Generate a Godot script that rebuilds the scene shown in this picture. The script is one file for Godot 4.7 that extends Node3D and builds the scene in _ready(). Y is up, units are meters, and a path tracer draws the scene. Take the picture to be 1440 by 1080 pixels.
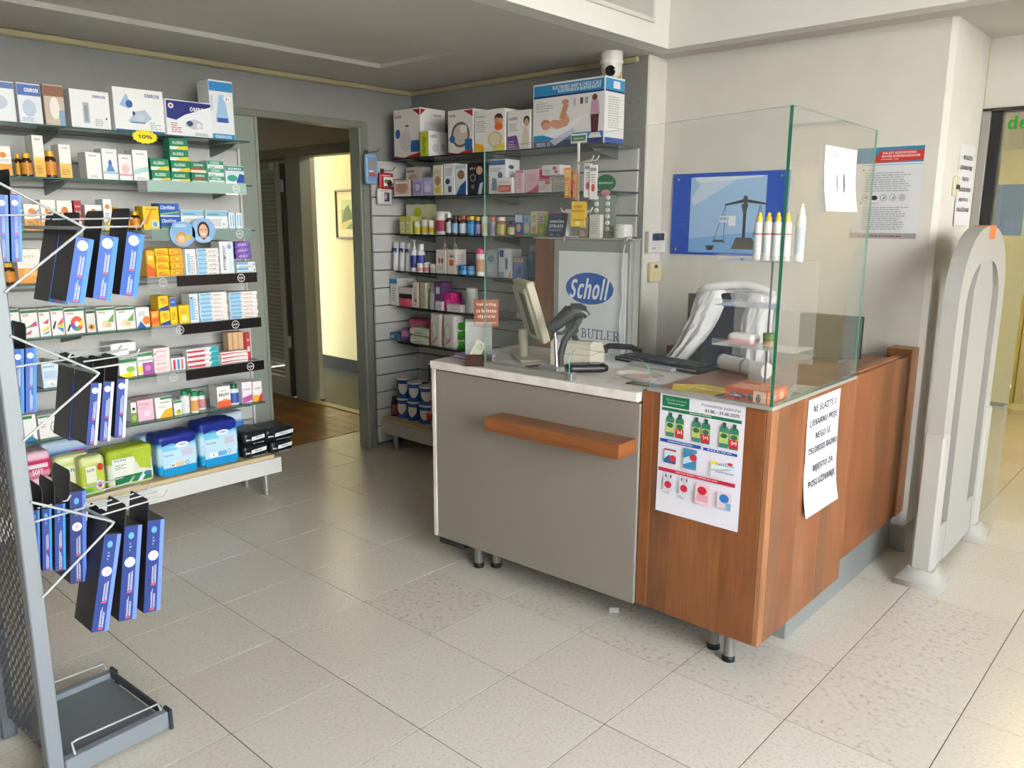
extends Node3D
# A small pharmacy: customer counter with sneeze guard, wall shelving, hook stand, security gate.

# ---------- camera constants, also used to turn photo pixels into directions ----------
const FL := 1126.25
const YAW := -0.73704
const PITCH := 0.19994
const ROLL := 0.00357
const EYE := Vector3(2.473, 1.516, 1.831)
var CR: Vector3
var CU: Vector3
var CF: Vector3

func setup_axes():
	var f := Vector3(sin(YAW), 0, -cos(YAW))
	var r := Vector3(cos(YAW), 0, sin(YAW))
	var u := Vector3.UP
	CF = f * cos(PITCH) - u * sin(PITCH)
	var up := u * cos(PITCH) + f * sin(PITCH)
	CR = r * cos(ROLL) + up * sin(ROLL)
	CU = -r * sin(ROLL) + up * cos(ROLL)

func ray(u: float, v: float) -> Vector3:
	return CR * ((u - 720.0) / FL) - CU * ((v - 540.0) / FL) + CF
func on_x(u: float, v: float, x: float) -> Vector3:
	var d := ray(u, v)
	return EYE + d * ((x - EYE.x) / d.x)
func on_y(u: float, v: float, y: float) -> Vector3:
	var d := ray(u, v)
	return EYE + d * ((y - EYE.y) / d.y)
func on_z(u: float, v: float, z: float) -> Vector3:
	var d := ray(u, v)
	return EYE + d * ((z - EYE.z) / d.z)
func zu(u: float, x: float, y: float) -> float:
	var n := CR * FL - CF * (u - 720.0)
	return EYE.z - ((x - EYE.x) * n.x + (y - EYE.y) * n.y) / n.z
func xu(u: float, z: float, y: float) -> float:
	var n := CR * FL - CF * (u - 720.0)
	return EYE.x - ((z - EYE.z) * n.z + (y - EYE.y) * n.y) / n.x
func yv(x: float, z: float, v: float) -> float:
	var n := CU * FL + CF * (v - 540.0)
	return EYE.y - ((x - EYE.x) * n.x + (z - EYE.z) * n.z) / n.y

# ---------- mesh builder ----------
class MB:
	var v := PackedVector3Array()
	var n := PackedVector3Array()
	var uv := PackedVector2Array()
	var c := PackedColorArray()
	var ix := PackedInt32Array()
	var col := Color.WHITE
	var tf := Transform3D.IDENTITY
	func at(t: Transform3D) -> MB:
		tf = t
		return self
	func vert(p: Vector3, nn: Vector3, t := Vector2.ZERO) -> int:
		v.append(tf * p)
		n.append((tf.basis * nn).normalized())
		uv.append(t)
		c.append(col)
		return v.size() - 1
	func tri(a: int, b: int, d: int):
		var g := (v[b] - v[a]).cross(v[d] - v[a])
		if g.dot(n[a] + n[b] + n[d]) > 0.0:
			ix.append_array(PackedInt32Array([a, d, b]))
		else:
			ix.append_array(PackedInt32Array([a, b, d]))
	func quad(a: Vector3, b: Vector3, cc: Vector3, d: Vector3, nn: Vector3, us := Vector2.ONE):
		var ax := absf(nn.x)
		var ay := absf(nn.y)
		var az := absf(nn.z)
		var k := []
		for p in [a, b, cc, d]:
			var t := Vector2(p.x, -p.y)
			if ax >= ay and ax >= az:
				t = Vector2(-p.z, -p.y)
			elif ay > az:
				t = Vector2(p.x, p.z)
			k.append(vert(p, nn, t))
		tri(k[0], k[1], k[2])
		tri(k[0], k[2], k[3])
	func box(ce: Vector3, s: Vector3, b := 0.0):
		var h := s * 0.5
		b = minf(b, minf(h.x, minf(h.y, h.z)) * 0.9)
		var i := h - Vector3(b, b, b)
		for ax in 3:
			var u := (ax + 1) % 3
			var w := (ax + 2) % 3
			for sg in [-1.0, 1.0]:
				var nn := Vector3.ZERO
				nn[ax] = sg
				var q := []
				for m in [[-1, -1], [1, -1], [1, 1], [-1, 1]]:
					var p := Vector3.ZERO
					p[ax] = sg * h[ax]
					p[u] = m[0] * i[u]
					p[w] = m[1] * i[w]
					q.append(ce + p)
				quad(q[0], q[1], q[2], q[3], nn)
			if b > 0.0:
				for s1 in [-1.0, 1.0]:
					for s2 in [-1.0, 1.0]:
						var nn := Vector3.ZERO
						nn[u] = s1
						nn[w] = s2
						var q := []
						for m in [[-1, 0], [1, 0], [1, 1], [-1, 1]]:
							var p := Vector3.ZERO
							p[ax] = m[0] * i[ax]
							p[u] = s1 * (h[u] if m[1] == 0 else i[u])
							p[w] = s2 * (i[w] if m[1] == 0 else h[w])
							q.append(ce + p)
						quad(q[0], q[1], q[2], q[3], nn.normalized())
		if b > 0.0:
			for sx in [-1.0, 1.0]:
				for sy in [-1.0, 1.0]:
					for sz in [-1.0, 1.0]:
						var nn := Vector3(sx, sy, sz).normalized()
						var a := vert(ce + Vector3(sx * h.x, sy * i.y, sz * i.z), nn)
						var d := vert(ce + Vector3(sx * i.x, sy * h.y, sz * i.z), nn)
						var e := vert(ce + Vector3(sx * i.x, sy * i.y, sz * h.z), nn)
						tri(a, d, e)
	# profile: array of Vector2(radius, y); revolves round y
	func lathe(prof: Array, seg := 16, ce := Vector3.ZERO, smooth := false, squash := 1.0):
		var m := prof.size()
		for k in m - 1:
			var p: Vector2 = prof[k]
			var q: Vector2 = prof[k + 1]
			if p.distance_to(q) < 1e-6:
				continue
			var n0 := Vector2(q.y - p.y, p.x - q.x).normalized()
			var na := n0
			var nb := n0
			if smooth:
				if k > 0:
					var o: Vector2 = prof[k - 1]
					na = (n0 + Vector2(p.y - o.y, o.x - p.x).normalized()).normalized()
				if k < m - 2:
					var o: Vector2 = prof[k + 2]
					nb = (n0 + Vector2(o.y - q.y, q.x - o.x).normalized()).normalized()
			var base := v.size()
			for j in seg + 1:
				var a := TAU * j / seg
				var e := Vector3(cos(a), 0, sin(a) * squash)
				var en := Vector3(cos(a), 0, sin(a) / squash)
				vert(ce + e * p.x + Vector3(0, p.y, 0), en * na.x + Vector3(0, na.y, 0), Vector2(float(j) / seg, p.y))
				vert(ce + e * q.x + Vector3(0, q.y, 0), en * nb.x + Vector3(0, nb.y, 0), Vector2(float(j) / seg, q.y))
			for j in seg:
				var o := base + j * 2
				if p.x > 1e-6:
					tri(o, o + 2, o + 1)
				if q.x > 1e-6:
					tri(o + 1, o + 2, o + 3)
	func tube(pts: Array, r: float, seg := 8, r2 := -1.0):
		if r2 < 0.0:
			r2 = r
		var m := pts.size()
		var last := Vector3.ZERO
		var base := v.size()
		for k in m:
			var d: Vector3
			if k == 0:
				d = pts[1] - pts[0]
			elif k == m - 1:
				d = pts[k] - pts[k - 1]
			else:
				d = (pts[k] - pts[k - 1]).normalized() + (pts[k + 1] - pts[k]).normalized()
			d = d.normalized()
			if last == Vector3.ZERO:
				last = d.cross(Vector3.UP if absf(d.y) < 0.9 else Vector3.RIGHT).normalized()
			last = (last - d * last.dot(d)).normalized()
			var o := d.cross(last)
			var rr := lerpf(r, r2, float(k) / maxf(1, m - 1))
			for j in seg + 1:
				var a := TAU * j / seg
				var e := last * cos(a) + o * sin(a)
				vert(pts[k] + e * rr, e, Vector2(float(j) / seg, float(k)))
		for k in m - 1:
			for j in seg:
				var o := base + k * (seg + 1) + j
				tri(o, o + 1, o + seg + 1)
				tri(o + 1, o + seg + 2, o + seg + 1)
		for k in [0, m - 1]:
			var d: Vector3 = (pts[0] - pts[1]).normalized() if k == 0 else (pts[m - 1] - pts[m - 2]).normalized()
			var cc := vert(pts[k], d)
			var ring := []
			for j in seg:
				var src: int = base + k * (seg + 1) + j
				v.append(v[src])
				n.append((tf.basis * d).normalized())
				uv.append(Vector2.ZERO)
				c.append(col)
				ring.append(v.size() - 1)
			for j in seg:
				tri(cc, ring[j], ring[(j + 1) % seg])
	# flat polygon in the xy plane at depth z, facing +z
	func poly(pts: PackedVector2Array, z: float, face := 1.0):
		var t := Geometry2D.triangulate_polygon(pts)
		var b := v.size()
		for p in pts:
			vert(Vector3(p.x, p.y, z), Vector3(0, 0, face), Vector2(p.x, -p.y))
		for k in range(0, t.size(), 3):
			tri(b + t[k], b + t[k + 1], b + t[k + 2])
	# extruded polygon from z0 to z1
	func prism(pts: PackedVector2Array, z0: float, z1: float, sides := true, caps := true):
		if caps:
			poly(pts, z1, 1.0)
			poly(pts, z0, -1.0)
		if sides:
			var area := 0.0
			for k in pts.size():
				var p := pts[k]
				var q := pts[(k + 1) % pts.size()]
				area += p.x * q.y - q.x * p.y
			var sg := 1.0 if area > 0.0 else -1.0
			for k in pts.size():
				var p := pts[k]
				var q := pts[(k + 1) % pts.size()]
				var nn := Vector3(q.y - p.y, p.x - q.x, 0).normalized() * sg
				quad(Vector3(p.x, p.y, z0), Vector3(q.x, q.y, z0), Vector3(q.x, q.y, z1), Vector3(p.x, p.y, z1), nn)
	# rounded soft box with a bulge, smooth shaded
	func soft(ce: Vector3, s: Vector3, r: float, nn := 9, crumple := 0.0, seed_ := 1, bands := []):
		var h := s * 0.5
		var fn := FastNoiseLite.new()
		fn.seed = seed_
		fn.frequency = 14.0
		for ax in 3:
			var u := (ax + 1) % 3
			var w := (ax + 2) % 3
			for sg in [-1.0, 1.0]:
				var base := v.size()
				for a in nn + 1:
					for b in nn + 1:
						var p := Vector3.ZERO
						p[ax] = sg * h[ax]
						p[u] = (2.0 * a / nn - 1.0) * h[u]
						p[w] = (2.0 * b / nn - 1.0) * h[w]
						var i := p.clamp(-h + Vector3(r, r, r), h - Vector3(r, r, r))
						var d := (p - i).normalized()
						var q := i + d * r
						var cr := crumple * fn.get_noise_3dv(q * 1.6 + ce)
						q += d * cr
						var dn := (d + Vector3(fn.get_noise_3dv(q * 2.0 + ce), fn.get_noise_3dv(q * 2.0 + ce + Vector3(3, 1, 2)), fn.get_noise_3dv(q * 2.0 + ce + Vector3(7, 5, 1))) * crumple * 30.0).normalized()
						for bd in bands:
							if (q.y / s.y + 0.5) <= bd[0]:
								col = bd[1]
								break
						vert(ce + q, dn)
				for a in nn:
					for b in nn:
						var o := base + a * (nn + 1) + b
						tri(o, o + 1, o + nn + 1)
						tri(o + 1, o + nn + 2, o + nn + 1)
	func mesh() -> ArrayMesh:
		var m := ArrayMesh.new()
		if ix.is_empty():
			return m
		var a := []
		a.resize(Mesh.ARRAY_MAX)
		a[Mesh.ARRAY_VERTEX] = v
		a[Mesh.ARRAY_NORMAL] = n
		a[Mesh.ARRAY_TEX_UV] = uv
		a[Mesh.ARRAY_COLOR] = c
		a[Mesh.ARRAY_INDEX] = ix
		m.add_surface_from_arrays(Mesh.PRIMITIVE_TRIANGLES, a)
		return m

# ---------- materials ----------
var mats := {}
func hexc(h: String) -> Color:
	return Color.html(h)
func M(h: String, rough := 0.55, metal := 0.0) -> StandardMaterial3D:
	var k := h + str(rough) + str(metal)
	if not mats.has(k):
		var m := StandardMaterial3D.new()
		m.albedo_color = hexc(h)
		m.roughness = rough
		m.metallic = metal
		mats[k] = m
	return mats[k]
func glass(h: String, alpha: float, rough := 0.02) -> StandardMaterial3D:
	var k := "g" + h + str(alpha) + str(rough)
	if not mats.has(k):
		var m := StandardMaterial3D.new()
		var c := hexc(h)
		c.a = alpha
		m.albedo_color = c
		m.transparency = BaseMaterial3D.TRANSPARENCY_ALPHA
		m.roughness = rough
		m.cull_mode = BaseMaterial3D.CULL_DISABLED
		mats[k] = m
	return mats[k]
var print_mats := {}
func print_mat(rough := 0.45) -> StandardMaterial3D:
	if not print_mats.has(rough):
		var m := StandardMaterial3D.new()
		m.vertex_color_use_as_albedo = true
		m.roughness = rough
		print_mats[rough] = m
	return print_mats[rough]

func noise_tex(ramp: Array, freq: float, seed_: int, size := 512, oct := 4, type := FastNoiseLite.TYPE_SIMPLEX_SMOOTH, stretch := Vector2.ONE) -> ImageTexture:
	var f := FastNoiseLite.new()
	f.noise_type = type
	f.frequency = freq
	f.seed = seed_
	f.fractal_octaves = oct
	var img := f.get_seamless_image(size, size, false, false, 0.15, true)
	var g := Gradient.new()
	var off := PackedFloat32Array()
	var cs := PackedColorArray()
	for e in ramp:
		off.append(e[0])
		cs.append(hexc(e[1]))
	g.offsets = off
	g.colors = cs
	var lut := []
	for i in 256:
		lut.append(g.sample(i / 255.0))
	var out := Image.create(size, size, true, Image.FORMAT_RGB8)
	for y in size:
		for x in size:
			out.set_pixel(x, y, lut[int(img.get_pixel(x, y).r * 255.0)])
	out.generate_mipmaps()
	return ImageTexture.create_from_image(out)

# ---------- scene objects ----------
var counts := {}
var labelled := {}
func numbered(nm: String) -> String:
	if not counts.has(nm):
		counts[nm] = 0
		return nm
	counts[nm] += 1
	return "%s_%03d" % [nm, counts[nm]]
func thing(nm: String, label: String, cat: String, pos := Vector3.ZERO, turn := 0.0, group := "") -> Node3D:
	var o := Node3D.new()
	o.name = numbered(nm)
	add_child(o)
	o.position = pos
	o.rotation.y = turn
	o.set_meta("label", label)
	o.set_meta("category", cat)
	if group:
		o.set_meta("group", group)
	if labelled.has(label):
		var g: String = group if group else label
		o.set_meta("group", g)
		if not labelled[label].has_meta("group"):
			labelled[label].set_meta("group", g)
	else:
		labelled[label] = o
	return o
func part(nm: String, mb: MB, mat: Material, parent: Node) -> MeshInstance3D:
	var o := MeshInstance3D.new()
	o.name = nm
	o.mesh = mb.mesh()
	o.material_override = mat
	parent.add_child(o, true)
	return o
func struct(nm: String, mb: MB, mat: Material) -> MeshInstance3D:
	var o := part(nm, mb, mat, self)
	o.set_meta("kind", "structure")
	return o
func struct_node(nm: String) -> Node3D:
	var o := Node3D.new()
	o.name = nm
	add_child(o)
	o.set_meta("kind", "structure")
	return o
func bxp(nm: String, lo: Vector3, hi: Vector3, mat: Material, parent: Node, bevel := 0.002) -> MeshInstance3D:
	var b := MB.new()
	b.box((lo + hi) * 0.5, (hi - lo).abs(), bevel)
	return part(nm, b, mat, parent)

# ---------- print: small drawing language on a w x h face ----------
var fonts := {}
var glyphs := {}
func text_arrays(s: String, face: String) -> Array:
	var k := face + s
	if not glyphs.has(k):
		if not fonts.has(face):
			var f := SystemFont.new()
			f.font_names = PackedStringArray(["Droid Serif" if face == "s" else "Droid Sans"])
			f.font_weight = 700 if face == "b" or face == "i" else 400
			fonts[face] = f
		var tm := TextMesh.new()
		tm.font = fonts[face]
		tm.text = s
		tm.font_size = 32
		tm.curve_step = 8.0
		tm.depth = 0.0
		var a := tm.get_mesh_arrays()
		var vv: PackedVector3Array = a[0]
		var ii := PackedInt32Array()
		if a[12] != null:
			ii = a[12]
		if ii.is_empty():
			for q in vv.size():
				ii.append(q)
		var lo := Vector3(1e9, 1e9, 0)
		var hi := Vector3(-1e9, -1e9, 0)
		for p in vv:
			lo = lo.min(p)
			hi = hi.max(p)
		glyphs[k] = [vv, ii, lo, hi]
	return glyphs[k]
func put_text(b: MB, s: String, cx: float, cy: float, h: float, w: float, z: float, face := "b"):
	var g := text_arrays(s, face)
	var lo: Vector3 = g[2]
	var hi: Vector3 = g[3]
	var sy := h / maxf(1e-4, hi.y - lo.y)
	var sx := sy if w <= 0.0 else w / maxf(1e-4, hi.x - lo.x)
	var mid := (lo + hi) * 0.5
	var base := b.v.size()
	for p in g[0]:
		var x: float = (p.x - mid.x) * sx
		var y: float = (p.y - mid.y) * sy
		if face == "i":
			x += y * 0.2
		b.vert(Vector3(cx + x, cy + y, z), Vector3(0, 0, 1))
	var ii: PackedInt32Array = g[1]
	for q in range(0, ii.size(), 3):
		b.tri(base + ii[q], base + ii[q + 1], base + ii[q + 2])
func ell(cx: float, cy: float, rx: float, ry: float, n := 20) -> PackedVector2Array:
	var o := PackedVector2Array()
	for k in n:
		o.append(Vector2(cx + cos(TAU * k / n) * rx, cy + sin(TAU * k / n) * ry))
	return o
# ops: "r x0 y0 x1 y1 col", "e cx cy rx ry col", "p col x y x y ...", "t cx cy h w col face text", "l x0 y0 x1 y1 n col" (lines of tiny print), "o cx cy r thick col" (ring)
func draw(ops: String, w: float, h: float, z0: float, b: MB = null) -> MB:
	if b == null:
		b = MB.new()
	var z := z0
	var step := 0.00012
	for op in ops.split(";", false):
		var a := op.strip_edges().split(" ", false)
		if a.size() < 2:
			continue
		z += step
		match a[0]:
			"r":
				b.col = hexc(a[5]).srgb_to_linear()
				var x0 := (float(a[1]) - 0.5) * w
				var x1 := (float(a[3]) - 0.5) * w
				var y0 := float(a[2]) * h
				var y1 := float(a[4]) * h
				b.quad(Vector3(x0, y0, z), Vector3(x1, y0, z), Vector3(x1, y1, z), Vector3(x0, y1, z), Vector3(0, 0, 1))
			"e":
				b.col = hexc(a[5]).srgb_to_linear()
				b.poly(ell((float(a[1]) - 0.5) * w, float(a[2]) * h, float(a[3]) * w, float(a[4]) * h), z)
			"o":
				b.col = hexc(a[5]).srgb_to_linear()
				var rr := float(a[3]) * w
				var th := float(a[4]) * w
				for k in 20:
					var a0 := TAU * k / 20
					var a1 := TAU * (k + 1) / 20
					var ce := Vector3((float(a[1]) - 0.5) * w, float(a[2]) * h, z)
					var d0 := Vector3(cos(a0), sin(a0), 0)
					var d1 := Vector3(cos(a1), sin(a1), 0)
					b.quad(ce + d0 * rr, ce + d1 * rr, ce + d1 * (rr - th), ce + d0 * (rr - th), Vector3(0, 0, 1))
			"p":
				b.col = hexc(a[1]).srgb_to_linear()
				var pts := PackedVector2Array()
				for k in range(2, a.size() - 1, 2):
					pts.append(Vector2((float(a[k]) - 0.5) * w, float(a[k + 1]) * h))
				b.poly(pts, z)
			"t":
				b.col = hexc(a[5]).srgb_to_linear()
				put_text(b, " ".join(a.slice(7)), (float(a[1]) - 0.5) * w, float(a[2]) * h, float(a[3]) * h, float(a[4]) * w, z, a[6])
			"l":
				b.col = hexc(a[6]).srgb_to_linear()
				var nl := int(a[5])
				var y0 := float(a[2]) * h
				var y1 := float(a[4]) * h
				var dy := (y1 - y0) / nl
				var rg := RandomNumberGenerator.new()
				rg.seed = hash(op)
				for k in nl:
					var x := (float(a[1]) - 0.5) * w
					var xe := (float(a[3]) - 0.5) * w - rg.randf() * 0.15 * w
					var yy := y0 + dy * k
					while x < xe:
						var xw := minf(xe, x + dy * rg.randf_range(0.8, 3.0))
						b.quad(Vector3(x, yy, z), Vector3(xw, yy, z), Vector3(xw, yy + dy * 0.45, z), Vector3(x, yy + dy * 0.45, z), Vector3(0, 0, 1))
						x = xw + dy * 0.35
	return b

func _ready():
	# ----- camera, sky, light, exposure -----
	setup_axes()
	var cam := Camera3D.new()
	cam.name = "camera"
	cam.transform = Transform3D(Basis(CR, CU, -CF), EYE)
	cam.fov = rad_to_deg(2.0 * atan(540.0 / FL))
	cam.near = 0.02
	add_child(cam)
	cam.current = true
	var env := Environment.new()
	env.background_mode = Environment.BG_SKY
	var sky := Sky.new()
	var sm := ProceduralSkyMaterial.new()
	sm.sky_top_color = hexc("#c6d0dc")
	sm.sky_horizon_color = hexc("#f4ede0")
	sm.ground_bottom_color = hexc("#8a8a86")
	sm.ground_horizon_color = hexc("#c8cccf")
	sm.sky_energy_multiplier = 5.0
	sm.ground_energy_multiplier = 5.0
	sky.sky_material = sm
	env.sky = sky
	env.tonemap_mode = Environment.TONE_MAPPER_LINEAR
	env.tonemap_exposure = 0.8
	env.sdfgi_enabled = true
	env.ssao_enabled = true
	env.ssil_enabled = true
	var we := WorldEnvironment.new()
	we.name = "world_environment"
	we.environment = env
	add_child(we)
	# ----- structure, then objects -----
	make_materials()
	build_shell()
	build_doorway_left()
	build_entrance()
	build_counter()
	build_left_unit()
	build_back_unit()
	build_gate()
	build_stand()
	build_wall_fittings()
	fill_left_unit()
	fill_back_unit()
	fill_slat_hooks()

# ---------- room ----------
var wood: StandardMaterial3D
var wood_top: StandardMaterial3D
var marble: StandardMaterial3D
var wall_white: StandardMaterial3D
var wall_grey: StandardMaterial3D
var ceil_m: StandardMaterial3D
var shelf_glass: StandardMaterial3D
var clear_glass: StandardMaterial3D
var acrylic: StandardMaterial3D
var green_edge: StandardMaterial3D
var steel: StandardMaterial3D
var chrome: StandardMaterial3D
var slat_m: StandardMaterial3D

func wood_texture(seed_: int, base: Color, spread: float) -> ImageTexture:
	var s := 768
	var img := Image.create(s, s, true, Image.FORMAT_RGB8)
	var rg := RandomNumberGenerator.new()
	rg.seed = seed_
	var f1 := FastNoiseLite.new()
	f1.seed = seed_ + 1
	f1.frequency = 0.03
	var f2 := FastNoiseLite.new()
	f2.seed = seed_ + 2
	f2.frequency = 0.012
	var edges := [0]
	while edges[-1] < s:
		edges.append(edges[-1] + rg.randi_range(52, 96))
	for k in edges.size() - 1:
		var tone := 1.0 + rg.randf_range(-spread, spread)
		var warm := rg.randf_range(-0.03, 0.03)
		var off := rg.randf() * 900.0
		for x in range(edges[k], mini(edges[k + 1], s)):
			for y in s:
				var g := f1.get_noise_2d(x * 3.2 + off, y * 0.14) * 0.10 + f2.get_noise_2d(x * 0.9 + off, y * 0.3 + off) * 0.12
				var t := tone + g
				img.set_pixel(x, y, Color(clampf(base.r * t + warm, 0, 1), clampf(base.g * t, 0, 1), clampf(base.b * t - warm * 0.5, 0, 1)))
	img.generate_mipmaps()
	return ImageTexture.create_from_image(img)

func make_materials():
	wood = StandardMaterial3D.new()
	wood.albedo_texture = wood_texture(5, hexc("#84512d"), 0.14)
	wood.roughness = 0.38
	wood_top = StandardMaterial3D.new()
	wood_top.albedo_texture = wood.albedo_texture
	wood_top.roughness = 0.3
	marble = StandardMaterial3D.new()
	marble.albedo_texture = noise_tex([[0.0, "#c3b9ae"], [0.25, "#d6cfc7"], [0.5, "#dfd9d1"], [1.0, "#e6e1d9"]], 0.012, 11, 512, 5)
	marble.uv1_triplanar = true
	marble.uv1_scale = Vector3(1.4, 1.4, 1.4)
	marble.roughness = 0.25
	wall_white = StandardMaterial3D.new()
	wall_white.albedo_texture = noise_tex([[0.0, "#d6d2c8"], [0.5, "#d9d5cb"], [1.0, "#dcd8ce"]], 0.02, 21, 256, 3)
	wall_white.uv1_triplanar = true
	wall_white.uv1_world_triplanar = true
	wall_white.uv1_scale = Vector3(0.7, 0.7, 0.7)
	wall_white.roughness = 0.8
	wall_grey = StandardMaterial3D.new()
	wall_grey.albedo_texture = noise_tex([[0.0, "#8b8b87"], [0.5, "#8e8e8a"], [1.0, "#91918d"]], 0.02, 22, 256, 3)
	wall_grey.uv1_triplanar = true
	wall_grey.uv1_world_triplanar = true
	wall_grey.uv1_scale = Vector3(0.7, 0.7, 0.7)
	wall_grey.roughness = 0.7
	ceil_m = M("#d0cac0", 0.8)
	shelf_glass = glass("#4f7a6c", 0.42)
	clear_glass = glass("#dfeee8", 0.015)
	acrylic = glass("#f2f6f6", 0.12)
	green_edge = M("#2f6b57", 0.15)
	steel = M("#a9aba8", 0.35, 0.75)
	chrome = M("#c9cbcc", 0.2, 0.9)
	slat_m = M("#c6c7c4", 0.5)

func build_floor():
	var fl := struct_node("floor")
	bxp("joint_bed", Vector3(-2.2, -0.06, -6.8), Vector3(5.1, -0.0022, 3.8), M("#5a5248", 0.8), fl, 0.0)
	var tones := [["#cbc3b5", "#d0c8ba", "#d4ccbf"], ["#cdc5b8", "#d2cabd", "#d6cfc3"], ["#c8c0b1", "#cdc5b6", "#d2cabc"]]
	var tm := []
	for k in 3:
		var m := StandardMaterial3D.new()
		var t: Array = tones[k]
		m.albedo_texture = noise_tex([[0.0, "#9c9384"], [0.14, "#beb5a6"], [0.3, t[0]], [0.55, t[1]], [1.0, t[2]]], 0.16, 31 + k, 512, 3)
		m.uv1_triplanar = true
		m.uv1_world_triplanar = true
		m.uv1_scale = Vector3(0.8, 0.8, 0.8)
		m.roughness = 0.24
		m.metallic_specular = 0.5
		tm.append(m)
	bxp("plain_floor", Vector3(4.4, -0.0021, -2.62), Vector3(5.1, -0.0003, 3.8), M("#d0c8ba", 0.3), fl, 0.0)
	for k in 2:
		var m: StandardMaterial3D = tm[k].duplicate()
		# scuffed and stained tiles by the gate and in front of the counter
		m.albedo_texture = noise_tex([[0.0, ["#8a857f", "#91846c"][k]], [0.14, ["#aca69d", "#ada288"][k]], [0.26, ["#c2bab0", "#c2b8a6"][k]], [0.4, "#cac2b4"], [1.0, "#d2cabd"]], 0.09, 51 + k, 512, 5)
		tm.append(m)
	var b := MB.new()
	b.box(Vector3(0, -0.006, 0), Vector3(0.3966, 0.012, 0.3966), 0.0003)
	var mesh := b.mesh()
	var rg := RandomNumberGenerator.new()
	rg.seed = 77
	for i in range(-5, 11):
		for j in range(-6, 9):
			var o := MeshInstance3D.new()
			o.name = "tile"
			o.mesh = mesh
			var pick := rg.randi() % 3
			if Vector2i(i, j) in [Vector2i(4, -3), Vector2i(4, -2), Vector2i(3, -2), Vector2i(4, -4)]:
				pick = 3
			elif Vector2i(i, j) in [Vector2i(2, -2), Vector2i(0, -1), Vector2i(1, -2)]:
				pick = 4
			o.material_override = tm[pick]
			fl.add_child(o, true)
			o.position = Vector3(i * 0.4 + 0.2, rg.randf_range(-0.0004, 0.0), j * 0.4 + 0.2)
	for j in range(-5, 0):
		bxp("cut_tile", Vector3(-2.199, -0.012, j * 0.4 + 0.0014), Vector3(-2.0014, 0.0, j * 0.4 + 0.3986), tm[(j + 8) % 3], fl, 0.0012)
	for i in range(2, 7):
		for j in range(-16, -6):
			var o := MeshInstance3D.new()
			o.name = "tile"
			o.mesh = mesh
			o.material_override = tm[rg.randi() % 3]
			fl.add_child(o, true)
			o.position = Vector3(i * 0.4 + 0.2, 0, j * 0.4 + 0.2)

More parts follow.
